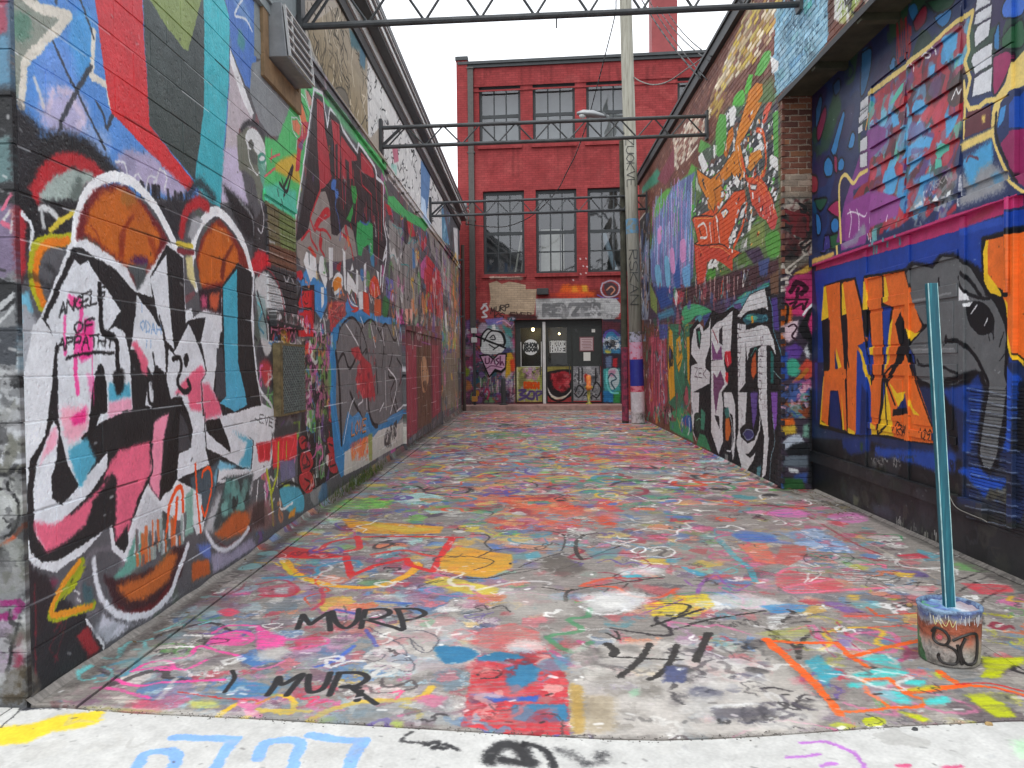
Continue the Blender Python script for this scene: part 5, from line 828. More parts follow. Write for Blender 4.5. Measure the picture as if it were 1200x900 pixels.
# right of the doors
P('3a3440', "K:880,270 1000,270 1000,770 880,770"); P('5a3038', "K:880,280 985,290 985,335 885,335", soft=.8); P('3f7fa8', "K:885,360 930,335 985,360 985,470 885,470", soft=.6); S('5a4a90', 3, "K:885,400 900,350 940,338 975,370", soft=.4); P('c9cacb', "K:885,400 980,390 975,440 890,450", soft=.6); c.scribble("K:885,370 985,370 985,450 885,450", ['222224', 'e0e0e0', '2a4a70'], 40, .14, 69, width=.03); P('c9b84a', "K:895,450 930,455 925,470 895,468", soft=.3); P('6a7a9a', "K:900,490 935,485 935,555 900,550", soft=.4); P('b03038', "K:940,500 968,498 968,552 942,552", soft=.4); P('4aa0a0', "K:885,560 980,560 985,700 890,700", soft=.6); P('b9c8cc', "K:915,570 970,565 975,650 930,680", curve=True); P('c090a8', "K:915,570 960,565 950,610 920,605", soft=.5); S('2a4a5a', 1.4, "K:910,620 930,590 960,620 930,640 950,680"); P('2f78b0', "K:885,690 945,690 945,755 885,755", soft=.6); P('3a8a4a', "K:945,700 985,690 985,760 945,760", soft=.6); S('7ad0d0', 2, "K:905,580 905,650 930,700 970,705")
c.speckle(['d8d8d8', '222222', 'd8a0a0'], 300, 9, (1, 2), a=.6, p="K:60,270 1000,270 1000,770 60,770")
for q_ in ("J:598,413", "J:625,412", "J:612,447", "J:630,450", "J:600,484", "J:625,480", "J:565,513"): S('d8cccc', 1.5, np.vstack([pts(q_), pts(q_)+.6]), curve=False)

# ------------------------------------------------------------------ picture on the alley pavement
GD = Canvas("pavement_picture", m_z, -2.4, 3.5, 2.9, 25.5, 200, '8f8b86')
c = GD; P, S = c.poly, c.line
ALL = "p:50,835 540,482 545,476 760,476 1000,600 1260,720 1260,880 600,880"
FARP = ['b8504c', 'c86058', '5a6aa8', '4f9a80', '55a070', 'c4c0b8', '8a6a78', 'a08a86', '7a5f68', 'd08a78', '6a88b0', 'b0b060', '6f8f90', 'bf7a80']
c.scribble(ALL, ['7d7a78', 'a09c96', '6c6466', '8a7a7c', 'b0aca4', '75828a', '8a6a6c', '5f5c60'], 1200, .17, 71, width=.05, blobs=.3, a=(.4, .9))
c.scribble("p:470,560 545,480 760,480 900,570 600,620", FARP, 900, .20, 72, width=.07, blobs=.35, a=(.5, .95)); c.scribble("p:520,492 545,478 760,478 790,500", ['b8504c', 'b05a50', 'c4706a', '5a9a90', '8a8078', 'a8605c'], 300, .28, 73, width=.09, a=(.5, .9))
c.scribble("p:290,650 470,520 700,520 640,660", ['6a5f88', '8f7fa0', 'c8b850', '7ab060', 'a8d0c8', 'd07a58', '5a78b0', 'c9c9c4', '5a5060', '8a4a50', '7f9aa8'], 620, .16, 74, width=.05, a=(.5, .95))
c.scribble("p:640,640 690,530 850,520 1080,650 1000,720", ['c87090', 'b85a78', 'd08aa8', '6a5a60', 'c9c9c6', '4f8a90', 'a84a50', '8a8a58', '5f7aa8', 'b0607a', '6e5c62'], 620, .15, 75, width=.045, a=(.5, .95))
c.scribble("p:60,830 300,650 560,650 620,860", ['8a6a80', '9ab0b8', 'c0b8b4', '5a7aa0', 'b04a58', '6f6a74', 'c9c6c0', 'c46a90', '70808a', 'a09a9a', '7a5a68'], 520, .13, 76, width=.03, a=(.4, .9)); c.scribble("p:820,700 1000,620 1260,740 1260,860 820,870", ['8f8c88', 'b8b5b0', '6a6a70', 'c46a70', '5f8ab0', '9a9490', '7a6a80', 'b0b040', 'a8a49c'], 330, .13, 77, width=.03, a=(.4, .85))
c.scribble(ALL, ['dcdcda', 'e4e4e2', 'd0d0cc'], 420, .13, 78, width=.022, blobs=.12, a=(.5, .95)); c.scribble(ALL, ['2c2a2c', '3c3a3c', '4a4648'], 330, .15, 79, width=.018, blobs=.06, a=(.4, .85))
c.scribble(ALL, ['b8505a', '4f9ab0', 'c9b050', 'c87aa0', '6a9a60', '6a5a90', 'd0704a'], 420, .14, 80, width=.03, blobs=.3, a=(.5, .95))
# far bands of colour
c.streaky(0, 1, .42)
for s_, k_ in (("Z:240,120 420,105 560,120 440,140", 'b86a64'), ("Z:420,165 560,150 680,155 640,172 480,175", '5560a0'), ("Z:350,180 420,165 520,175 500,190 380,195", '4f8f58'), ("Z:540,210 610,200 610,235 540,235", '5f9a78'), ("Z:620,235 760,215 900,225 840,245 660,250", 'c8604a'), ("Z:690,160 760,160 740,185 680,185", '7ab09a'), ("Z:230,180 340,175 330,190 240,190", 'c0b870'), ("Z:60,235 180,240 100,260", 'b06068'), ("Z:430,300 540,290 530,320 440,320", '5a80b8'), ("Z:320,365 410,350 420,375 350,385", 'd8946a'), ("Z:40,390 120,380 200,400 150,420 60,420", 'a8ccc8'), ("Z:260,410 330,410 320,430 260,430", '5a70a8'), ("Z:850,230 1060,235 1000,275 870,275", 'a85a60'), ("Z:1060,270 1180,262 1190,272 1090,278", 'b0d4dc')):
    P(k_, s_, curve=True, soft=.8, a=.85)
for s_ in ("Z:560,210 640,215", "Z:420,240 560,225", "Z:300,290 460,270"): S('5a78b0', 2, s_, soft=.4, a=.7)
# orange-red field in the middle
c.streaky(.25, 2, .4)
P('d0583c', "Y:-60,340 20,320 100,330 200,335 300,370 340,390 300,420 200,430 90,420 20,380", curve=True, soft=.5); P('d0583c', "Y:390,360 440,335 490,380 440,395 390,385", curve=True, soft=.4); P('5f8a70', "Y:490,365 640,350 690,360 560,378", soft=.5); P('a9a49e', "Y:140,400 180,385 220,400 190,412", curve=True); P('d86f50', "X:900,330 1200,310 1200,350 950,370", soft=.8, a=.8); P('d87a50', "Z:420,395 560,390 640,430 460,440", soft=1, a=.8)
c.scribble("p:560,620 600,580 730,590 720,620", ['d8705a', 'c85038', 'd89a70', 'b85a48'], 120, .16, 81, width=.04)
# green swirl at left
c.streaky(.3, 3, .4)
P('6aae52', "X:300,385 380,350 450,340 600,330 640,350 560,395 420,390", soft=.8, a=.9); c.scribble("X:320,390 440,335 640,330 640,380", ['7cc05a', '4f9a58', '8ab860', 'b0d060'], 50, .13, 82, width=.025); P('b5d8d4', "X:640,345 760,310 870,330 860,360 720,360", soft=.6, curve=True); S('b0c850', 1.8, "X:720,360 780,375 760,400 800,410 850,405")
P('5a5278', "X:380,400 560,390 640,400 560,440 380,430", soft=1, a=.7)
c.streaky(0, 9, .5)
c.scribble("p:330,640 560,600 980,620 1150,720 900,800 300,800", ['c07a80', 'b85a60', '8aa89a', '6a8ab0', 'c9a860', 'a88aa0', '5a8f98', 'c98a70', '7a6a80', 'a04a50'], 520, .12, 171, width=.035, blobs=.35, a=(.4, .85))
c.scribble("p:380,600 560,490 740,490 900,600 640,650", ['b8505a', 'c87068', '6a5a90', '4f8f80', 'c9b878', 'b06a90', '5a7ab0', 'd0906a', '9a3a44'], 700, .15, 172, width=.05, blobs=.35, a=(.5, .9))
c.clip = None; c.weather(8, 3.0, .4, '938f8a', 7); c.brushed(.2, 3)
# yellow eye shape with red
c.streaky(.75, 4, .36)
P('dba03a', "X:400,430 470,440 600,450 760,460 880,470 860,500 700,505 500,500 430,470", soft=.6, a=.9); P('c9c05a', "X:440,440 700,470 860,480 700,500", soft=1, a=.6)
S('dca63c', 12, "X:130,630 180,690 300,735 440,755 560,750 680,710 750,660 740,640", soft=.6); S('c9b848', 5, "X:120,640 180,700 300,745", soft=.6)
P('c83a3c', "X:80,615 150,560 300,585 420,610 300,620", soft=.4); S('c83a3c', 7, "X:300,580 340,545 480,520 700,515 960,520", soft=.4); S('c83a3c', 8, "X:470,515 480,570 420,585", soft=.4); S('c83a3c', 9, "X:420,610 440,700 560,650 700,620 720,650 820,680 870,600 920,520", curve=False, soft=.4); S('c84a44', 7, "X:540,600 680,580 780,600 850,610", soft=.5); P('b9564c', "X:430,700 460,690 440,720")
P('d4a038', "X:860,620 940,560 1060,580 1200,600 1200,660 1080,710 960,700 860,670", soft=1, a=.9); P('c9b84a', "X:780,730 880,700 1140,760 1120,795 960,780", soft=1.4, a=.8); P('d0c060', "X:960,730 1060,740 1130,770 1060,790", soft=.8)
for s_ in ("X:980,510 1060,505 1090,520 1070,550 1100,580 1040,610", "X:1100,580 1200,570", "X:880,615 980,608 1080,620 1110,635 1060,660 1020,672", "X:860,690 960,710 1080,712 1180,690 Y:60,680 160,660"): S('332f2e', 2, s_)
for s_ in ("X:770,745 850,720", "X:800,740 880,720"): S('332f2e', 1.6, s_)
c.clip = None
c.streaky(.3, 14, .4)
c.scribble(ALL, ['c87a9a', 'd8d8d6', '2c2a2c', '8a3a48', '4f8fa8', 'd0b048', 'c8583c', '6a5a98', '4a8a60', 'e0e0de', '3a3638', 'b85a80'], 420, .34, 175, width=.028, blobs=0, a=(.6, .95))
c.scribble("p:440,590 545,485 760,485 900,580", ['d8d8d6', 'c87a9a', '2c2a2c', '8a3a48', '4f8fa8', 'd0b048', 'c8583c', '6a5a98', '4a8a60'], 380, .5, 176, width=.06, blobs=0, a=(.6, .95))
c.clip = None
# black tree-like strokes
for s_, w_ in (("z:-20,465 120,470 280,430 450,430 560,395", 2), ("z:320,250 420,250 480,270 485,310 470,340", 2.4), ("z:580,265 540,300 540,350 565,385", 5), ("z:480,270 590,265 640,255", 2), ("z:270,420 370,380 480,350", 2), ("z:120,350 240,330 380,340 480,345", 2), ("z:580,380 740,320", 3), ("z:710,465 760,440 850,425", 2.4), ("z:380,515 500,530 620,510 760,490 950,465", 3.4), ("z:490,580 490,545 520,525", 5), ("z:690,520 670,535", 3), ("z:780,495 760,515", 2.4)): S('3a3633', w_, s_, soft=.3, a=.9)
P('5a5650', "z:380,380 480,360 540,400 600,430 480,470 380,430", soft=3, a=.75); P('5f9aa8', "z:300,360 360,340 380,370 310,385", soft=1, a=.8); P('5f8f98', "z:560,330 760,330 720,380 620,380", soft=1.5, a=.6)
# white sprayed rings
for s_ in ("z:800,340 830,325 865,330 850,350 815,352 795,340", "z:870,330 960,325 1000,350 960,372 880,368 800,375", "z:790,380 850,395 940,405"): S('e8eaea', 2.6, s_, soft=1)
P('e0e2e2', "z:720,430 860,410 960,430 900,460 760,460", soft=4, a=.6); S('eceeee', 4, "z:560,605 620,635 700,640 760,620 740,595 660,580 600,575", soft=2.4, a=.9); P('dadada', "z:620,560 780,530 920,560 850,600 780,640", soft=5, a=.6); P('5aa6b4', "z:750,460 840,452 860,465 770,470", soft=.6)
P('dcdedd', "Y:300,790 500,760 640,800 560,860 380,880", soft=5, a=.6); P('e2e4e4', "Y:900,790 1100,780 1300,830 1200,860 960,850", soft=4, a=.6)
# teal, purple and yellow marks
c.streaky(.35, 5, .4)
S('4f9aa4', 8, "Y:970,530 1040,610 1110,660 1140,730", curve=False, soft=.5); S('5aa0b0', 6, "Y:800,660 900,695", soft=.4); P('4a9ab0', "z:960,380 1040,375 1010,400 960,395", soft=.6); P('4a9ab4', "z:1040,420 1150,450 1130,465 1060,440", soft=.4); S('62b4b8', 2, "y:50,490 100,470 150,480 120,500 60,495 180,445")
S('8a5a9a', 3.4, "Y:810,720 860,750 930,710 960,700 1040,770 1110,740", soft=.3); S('8a5a9a', 5, "z:1105,560 1115,520 1150,470"); P('d4c040', "z:850,600 980,560 1150,540 1190,600 1100,650 900,650", soft=1, a=.9); S('8a5a90', 3, "z:840,640 960,600 1040,570", soft=.4); S('8a5a90', 2, "z:850,605 1000,600")
for s_, w_ in (("z:890,695 1000,660 1140,615", 3.2), ("z:1000,710 1080,690 1200,655", 3), ("z:950,590 1040,590 1075,610 1030,640 960,645", 2.6), ("z:960,650 1120,665", 2.4)): S('2c2a2a', w_, s_, soft=.3)
P('5f88b8', "Y:1030,500 1110,490 1200,500 1240,520 1120,540 1050,525", soft=.5, curve=True); P('3f6ab0', "y:130,290 200,275 340,310 330,335 180,325", curve=True, soft=.4)
P('d0705a', "y:150,345 300,340 360,450 250,440", soft=.6); P('c05048', "y:340,440 380,350 500,350 520,400 420,460", soft=.8, a=.8); P('6a98c4', "y:380,290 560,260 700,330 760,390 620,390 500,350", soft=1, a=.9); c.scribble("y:380,290 560,260 760,390 500,380", ['9ab8d8', '5a80b0', 'd0d4dc', 'b06a80'], 40, .12, 83, width=.025)
for s_ in ("y:490,420 520,395 620,390 720,395 755,420 700,445 600,450 510,440 490,420", "y:560,420 600,405 660,405 680,420 620,435 580,428", "y:600,418 630,414 640,422"): S('24262c', 1.4, s_)
P('c8505a', "y:345,500 420,480 620,520 720,560 620,600 420,600 350,560", soft=1, a=.9); S('e0708c', 5, "y:350,510 420,470 560,470 640,465", soft=.6); S('e0708c', 6.5, "y:640,530 480,555 400,575 440,600 620,590 820,580 1020,570", soft=.6); S('e07090', 5, "y:800,450 900,450 920,470", soft=.6)
for s_ in ("y:455,500 600,495", "y:470,530 600,525", "y:520,500 500,550", "y:580,500 560,520 520,540"): S('e6e6e4', 2.4, s_)
for k in range(9): S('e4e4e2', 2.2, [(982+k*1.5, 662+k*2.6), (1002+k*2.5, 662.5+k*2.6)], curve=False, a=.9)
P('c878b0', "y:300,190 360,165 450,160 540,195 420,205", curve=True, soft=.4); P('c878b0', "y:620,205 680,180 780,180 840,215 740,235", curve=True, soft=.5); S('3f5aa8', 2, "y:360,190 430,185"); S('c85a80', 2.4, "y:290,190 360,150 470,160 560,200 470,225 330,215", a=.8); S('d8dada', 3, "y:340,230 380,220 400,240 350,245"); S('d8dada', 3, "y:420,225 480,225 470,245 420,240")
for s_, w_ in (("y:680,470 820,490 960,485 980,520 860,540 840,520 960,500", 2.6), ("y:750,515 860,530", 3), ("y:900,620 1060,580 1100,540", 3), ("y:960,550 1080,590 1180,590", 2.6), ("y:960,690 1060,650 1130,630", 3), ("S:360,280 600,290 590,330 460,320", 2), ("S:560,360 700,330 860,350", 3), ("S:580,440 740,400 860,370", 3.4), ("S:860,330 1060,260 1160,280", 3), ("S:880,300 980,330 1100,380 1200,380", 3), ("S:900,370 1040,300 1150,330 1000,420 1010,530", 3.4), ("S:1060,320 1180,300", 2.4)): S('3c3838', w_, s_, soft=.4, a=.8)
P('d0b048', "y:960,490 1080,495 1060,520 980,510", soft=.6); P('b84a58', "S:600,200 740,190 760,215 640,220", soft=.5); P('d0505a', "S:900,330 1140,340 1150,375 1000,385", soft=1, a=.8)
P('5aa0b0', "S:700,170 820,205 780,220 700,190", soft=.6, a=.8); P('c9a848', "y:720,610 790,610 780,640 730,640", soft=.6); P('7a5a9a', "y:560,640 680,650 820,700 720,710", soft=1, a=.8); P('6ab0b8', "y:730,650 880,640 900,680 780,680", soft=1, a=.7); S('c8603c', 5, "S:460,450 520,490 600,500", soft=.5); S('d0604a', 4, "S:360,490 480,488 690,475", soft=.6); S('d06050', 3.4, "S:470,545 660,530", soft=.5); S('b85a5a', 3, "S:580,590 690,580", soft=.6)
P('4a90c0', "S:-40,440 100,430 200,440 160,470 20,475", soft=1, a=.85); P('d8dcdc', "S:0,490 100,470 70,520 0,530", soft=1.4, a=.8); S('45423f', 5, "S:90,460 115,475 65,520 190,515", soft=.4); S('45423f', 6, "S:-10,550 50,580 130,640 140,690 150,620 200,570 270,565", soft=.5)
for s_ in ("S:180,530 220,590 330,610", "S:250,540 300,590 370,600", "S:320,515 380,590", "S:240,610 310,680", "S:370,600 430,650"): S('a83a5a', 2, s_)
P('8a7ab0', "S:330,570 400,590 380,640 330,620", soft=1.2, a=.7); P('aab050', "S:-60,570 180,530 200,570 60,610", soft=1.4, a=.5)
# orange polygons and teal patches near the bucket
c.streaky(.7, 6, .35)
OR2 = 'e0682e'
for s_, w_ in (("W:-10,300 80,380 200,490 290,590 330,650", 9), ("W:330,640 440,635 600,620 720,615", 5), ("W:720,610 735,580 690,570 640,550 560,480 440,490 470,550 560,610", 4.6), ("W:650,550 780,530 930,515", 9), ("W:930,515 1060,525 1200,560", 5), ("W:-10,305 160,315 320,315 380,380 470,430", 6), ("W:390,380 560,335 700,305", 7), ("W:800,450 880,500", 8)): S(OR2, w_*1.25, s_, curve=False, soft=.4)
S('b8403c', 4, "W:880,510 1040,505 1200,545", soft=.5); S('a84048', 2, "W:1040,520 1200,570")
for s_ in ("W:440,390 520,370 600,390 620,430 560,425", "W:400,460 560,435 660,455 600,470 440,475", "W:370,505 440,500 430,525 375,520", "W:500,545 600,540 680,595 610,600 540,570", "W:730,580 840,565 840,600 750,605", "W:640,490 730,490 720,515 650,510", "W:450,500 560,500 550,515 460,515"): P('5abcb8', s_, soft=.5, curve=True)
P('4a9aa8', "W:170,400 240,370 280,420 360,460 290,480 280,530 250,500", soft=1); P('b4a8b8', "W:400,500 560,520 620,580 520,590", soft=1.4, a=.5); P('b8c02c', "W:1000,375 1060,385 1200,375 1200,410 1120,430 1080,480 985,475 1020,440", soft=.4); P('b8c02c', "W:770,455 820,460 810,485", soft=.4); P('b8c02c', "W:650,530 760,515 820,525 680,545", soft=.4); P('b8c02c', "W:920,560 1000,550 1100,600 1150,660 1080,670 1000,620", soft=.8, a=.9); P('b8c02c', "W:590,630 700,650 770,680 720,685", soft=.5); P('b8c040', "W:270,700 340,690 430,705 360,715", soft=.6); P('b8c02c', "W:440,680 480,662 550,675 540,700 470,705", curve=True); S('2c2c2a', 1.6, "W:450,650 525,680 515,695 480,695")
P('7a4a5a', "W:630,345 700,335 710,390 620,395", soft=.5, a=.9); P('b84a5a', "W:100,480 160,470 190,510 110,510", soft=1, a=.8)
# bare grey patches with black scuffs at the front
c.clip = None
P('c2beb8', "V:280,330 700,300 1000,400 1200,450 1200,740 300,760 270,560", soft=5, a=.75); P('bcb8b1', "W:-60,330 80,420 300,640 200,720 -100,730", soft=4, a=.7); P('bfbbb5', "U:560,240 900,190 1020,260 1000,420 760,470 560,420", soft=5, a=.6); P('b5b2ac', "Y:-60,760 240,780 300,880 0,899", soft=5, a=.6)
c.scribble("V:700,300 1200,300 1200,720 760,700", ['2c2b2d', '3c3a3c', 'c8c6c2', '4a484c', '55586a', 'bab8b4'], 110, .09, 84, width=.022, blobs=.3, a=(.25, .7), soft=.3); c.scribble("W:-40,500 200,560 240,720 -40,720", ['3a383a', 'c0beba', '55525a'], 50, .11, 85, width=.025, blobs=.4); c.scribble("V:270,330 700,320 700,720 280,720", ['98948e', 'c0bcb6', '87837c', '6a6866'], 130, .11, 86, width=.025, blobs=.4, a=(.3, .7))
for s_, w_ in (("V:440,320 480,350 470,375", 9), ("V:470,380 640,390 800,395", 3.4), ("V:640,320 600,390 500,475", 7), ("V:770,325 740,400 690,460 640,485", 6.5), ("V:920,270 890,330 860,400", 8), ("V:650,235 780,190 900,155", 3.6), ("V:730,130 830,140 780,180 720,185", 3), ("V:830,225 960,200 1180,165", 3.4), ("V:440,270 500,300 480,260", 3)): S('33312f', w_*1.2, s_, soft=.5, a=.92)
P('4f5678', "V:720,420 820,430 810,500 700,500", soft=1, a=.85); P('d8d8d4', "V:770,430 810,432 780,445", soft=.3); P('d8d8d6', "V:900,620 1000,600 1200,600 1000,612 960,640", soft=.8); P('55535a', "V:930,620 1200,615 1200,650 960,680", soft=1.6, a=.7)
# red and blue square by the seam
c.streaky(.5, 7, .38)
P('b84a50', "U:1010,440 1090,400 1200,420 V:60,320 150,330 260,490 268,745 -5,745 U:960,705 985,560"); P('bf6a68', "U:1050,250 1200,220 V:120,260 140,340 -10,370 U:1080,340 1000,320", soft=1.6, a=.8)
c.region("U:985,400 1200,330 V:270,380 270,750 0,750 U:955,710"); P('417a98', "U:1165,430 1200,425 V:70,390 130,440 110,490 0,560 U:1200,560 1170,500", soft=.5); P('417a98', "V:0,605 240,600 262,620 262,680 120,690 0,680", soft=.5); P('3f62a8', "U:990,555 1100,550 1200,570 V:130,560 120,590 -20,585 U:1080,600", soft=.5); P('417a98', "U:1000,340 1200,365 V:80,380 -20,400 U:1050,400", soft=.6); S('3a3638', 3, "U:1030,465 1070,440 1140,450 1120,480 1050,480", soft=.5); P('3c4a6a', "U:990,575 1060,560 1080,590 1000,600", soft=.6, a=.8); P('c86a6a', "U:1000,420 1080,400 1120,440 1060,480", soft=1.2, a=.7); c.scribble("U:985,400 1200,330 V:270,380 270,750 0,750 U:955,710", ['c4706c', 'a83a44', '5a90a8', 'd0b0a8', '8a3038'], 50, .1, 87, width=.03, a=(.3, .7)); c.clip = None
P('3f7a9a', "U:830,340 900,330 1000,340 1040,370 980,400 880,410", soft=.6, curve=True); P('b09048', "V:268,500 330,520 340,740 275,740", soft=1.6, a=.7); P('a89a80', "V:340,560 480,560 480,730 340,740", soft=3, a=.6); P('9ac0a4', "V:540,540 590,525 600,550 560,570", soft=1, a=.7)
c.clip = None
for s_ in ("U:410,140 420,200 400,240", "U:520,240 680,330 700,400", "U:600,320 700,290 780,350", "U:680,360 740,420 700,450 640,430", "U:500,370 600,370 560,400 500,390", "U:560,440 640,400 720,400", "U:720,300 740,340 800,360 850,300 780,260 700,260"): S('4f5058', 2.2, s_, soft=.6, a=.7)
for s_, k_ in (("U:370,160 480,180", '4a5aa0'), ("U:560,120 720,130", '4a6ab0'), ("U:280,425 360,400 450,330", '4a6ab8'), ("U:510,255 560,330", '5a60a0')): S(k_, 6, s_, soft=1, a=.8)
# pinks and teals at the left foreground
c.streaky(.6, 8, .36)
PKG = 'd8629c'
P(PKG, "U:0,240 60,260 140,290 130,330 40,355 0,340", soft=.5); S(PKG, 5, "U:0,235 60,275 150,300 310,290 320,320 150,340", soft=.6, a=.8); P('c04a68', "U:180,300 310,280 330,320 200,350", soft=1, a=.7)
for s_, w_ in (("T:430,530 520,530 690,575", 6), ("T:520,485 640,515 780,500 980,490 1040,490", 6), ("T:610,450 700,405 780,400 800,440 720,440", 5), ("T:620,445 760,430 860,440 960,395", 5), ("T:810,390 870,380 930,330 1010,350 1130,380", 5.5), ("T:990,270 1060,235 1200,235", 5), ("T:980,300 1060,320 1150,320 1180,280 1100,262 990,290", 6), ("T:1000,300 1100,310 1160,290", 7)): S(PKG, w_, s_, soft=.5)
P(PKG, "T:960,320 1010,280 1120,270 1170,300 1100,330", soft=.5); P('d05a70', "T:1020,165 1080,150 1120,170 1060,190", curve=True, soft=.6)
for s_ in ("T:420,430 360,470 380,495 440,485", "T:470,430 520,450 500,490 440,500", "T:560,370 590,320 660,310 700,300", "T:620,350 680,345 660,310", "T:720,270 800,240 870,205", "T:800,240 860,230", "T:930,230 980,215", "T:480,390 540,390 560,340"): S('7ec4c4', 4.5, s_, soft=.7)
S('ecece8', 4.5, "T:790,335 905,332", soft=.6); S('e0dedc', 5, "T:860,280 990,282", soft=.8); P('d6d2c8', "T:490,570 580,560 660,590 560,605", soft=1.4, a=.7); S('c4c2bc', 5, "T:820,480 740,580", soft=1.6, a=.7)
P('b85a6a', "U:0,60 160,30 190,70 160,100 30,100", soft=1.2, a=.7); P('a8d0cc', "U:80,60 150,50 150,85 90,85", soft=1, a=.7); S('b83a50', 5, "U:10,90 150,95 190,60 120,20 0,40", soft=.6, a=.8); S('b83a50', 5, "U:300,60 310,120 260,160", soft=.6, a=.8); P('4a7ab0', "T:1100,380 1200,350 1300,400 1180,430", soft=1.6, a=.8); P('4a80a8', "T:1000,530 1100,480 1300,520 1300,580 1100,570", soft=2, a=.8); S('b8403c', 2.4, "T:830,545 1000,570 1200,588", soft=.3); S('c08a40', 4, "T:1200,600 1290,560", soft=.8); P('d0d060', "T:880,590 1000,580 1040,620 900,620", soft=2, a=.6)
S('c84a6a', 4, "U:210,580 290,570 230,610 330,590", soft=.6); P('d86a8a', "U:720,580 800,560 900,565 860,610 820,620", soft=.5); S('d86a8a', 4, "U:620,550 680,540 650,580", soft=.6); S('d86a90', 4, "U:660,660 740,640", soft=.6); P('b8d050', "U:635,690 660,678 690,690 670,715 640,710", curve=True, soft=.5); P('8aa058', "U:280,670 360,660 370,680 290,690", soft=1, a=.8)
P('8f989a', "U:0,600 400,600 900,560 960,700 300,690 0,660", soft=3, a=.45); P('d0cfc9', "T:260,600 480,610 1200,640 1200,670 300,630", soft=1.4, a=.6); P('8f8a50', "T:280,605 560,640 820,645 700,628", soft=.6, a=.6)
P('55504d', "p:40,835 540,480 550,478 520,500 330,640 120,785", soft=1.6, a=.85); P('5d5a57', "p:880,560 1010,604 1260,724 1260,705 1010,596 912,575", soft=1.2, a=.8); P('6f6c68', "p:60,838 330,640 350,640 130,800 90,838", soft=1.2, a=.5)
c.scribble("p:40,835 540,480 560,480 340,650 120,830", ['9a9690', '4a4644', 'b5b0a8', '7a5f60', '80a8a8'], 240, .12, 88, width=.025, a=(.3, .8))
S('b0a898', 2.4, "y:560,200 700,290 860,350 1000,430 1090,475 1200,530", soft=.5, a=.7); S('8a2c38', 4, "y:520,200 640,270 760,340 900,400", soft=.6, a=.7)
c.streaky(0, 12, .5)
c.scribble(ALL, ['d8d8d4', 'c8c8c4', 'e4e4e0', 'b8b6b2'], 520, .13, 173, width=.02, blobs=.1, a=(.4, .9)); c.scribble(ALL, ['3a3638', '4a4446', '2c2a2c', '5f5658'], 320, .13, 174, width=.014, blobs=.05, a=(.4, .8))
c.clip = None
g_ = random.Random(61)
for _ in range(16):                                   # broad faded roller patches and a worn walking line
    x, y = g_.uniform(330, 1000), g_.uniform(500, 690); w, h = g_.uniform(40, 150), g_.uniform(6, 26)*(y-430)/250
    P(g_.choice(['b5b1ab', 'a59a98', '9aa5a4', 'b09a9a', '8f8c90', 'a8a08c', 'c0bcb6']), [(x-w, y), (x-w*.3, y-h), (x+w*.6, y-h*.8), (x+w, y+h*.2), (x+w*.2, y+h), (x-w*.7, y+h*.7)], curve=True, soft=9, a=g_.uniform(.08, .22))
c.weather(1.3, 1.0, .12, '98948e', 1); c.brushed(.07, 5); c.saturate(1.14, 1.10)
# painted words
def word(pl, w, dx=0):
    for s_ in pl: S('2b2b2c', w, s_, curve=True, soft=.35)
word(("U:192,248 205,215 218,182", "U:218,182 235,208 252,228", "U:252,228 295,198 335,172", "U:335,172 342,215 346,256", "U:355,165 375,220 420,245 470,210 480,155", "U:510,160 500,200 490,245", "U:510,160 600,155 625,175 570,200 520,205 640,240 680,255", "U:660,155 680,200 690,250", "U:655,155 750,155 790,175 760,195 690,210"), 7)
word(("U:50,560 80,520 105,475 120,510 215,460 180,510 140,560", "U:245,465 240,510 250,545 300,535 330,500 345,455", "U:390,455 365,505 340,560", "U:385,455 480,455 520,480 470,515 400,520 480,525", "U:430,515 560,600", "U:490,540 470,585"), 8)
S('2b2b2c', 5.5, "T:1085,445 1095,480 1050,545", soft=.4); S('2b2b2c', 3, "V:-10,-60 -8,-55")
c.speckle(['f0f0ee', 'e8e8e6', '2a2a2a', 'd8d0d0'], 2600, 10, (1.2, 4), a=.85); c.speckle(['f4f4f2'], 300, 12, (3, 6), a=.9)

# ------------------------------------------------------------------ picture on the white sidewalk
SW = Canvas("sidewalk_picture", m_z, -4, 4, 1.6, 3.7, 260, 'c6c6c2')
c = SW; P, S = c.poly, c.line
c.scribble("p:-300,820 1500,820 1500,1000 -300,1000", ['bebeba', 'ccccc8', 'b8b8b4', 'c4c4c0'], 120, .2, 91, width=.06, a=(.2, .5))
S('e6cb3a', 23, "T:-40,780 60,755 180,730 300,690 430,660", soft=2.6); P('e6cb3a', "T:-60,720 40,710 150,700 280,660 400,645 470,650 470,690 380,720 240,735 120,790 0,800 -60,800", soft=2.2)
BL = '86aee8'
S(BL, 15, "T:810,765 960,770 1090,775 1050,840 1000,900 960,960", curve=False, soft=.9); S(BL, 15, "T:620,910 680,845 760,830 820,845 800,900 760,960", soft=.9); S(BL, 15, "U:0,870 30,800 120,778 200,790 180,850 150,930", soft=.9); S(BL, 16, "U:250,755 360,775 500,780 450,840 410,930", curve=False, soft=.9)
for s_, w_ in (("U:700,755 720,745", 4), ("U:690,770 680,785 770,790 800,800", 3.4), ("U:790,800 830,785 850,800 830,815 880,820", 5), ("U:880,800 940,822", 4.4)): S('2c2c2e', w_*1.6, s_, soft=1.8, a=.9)
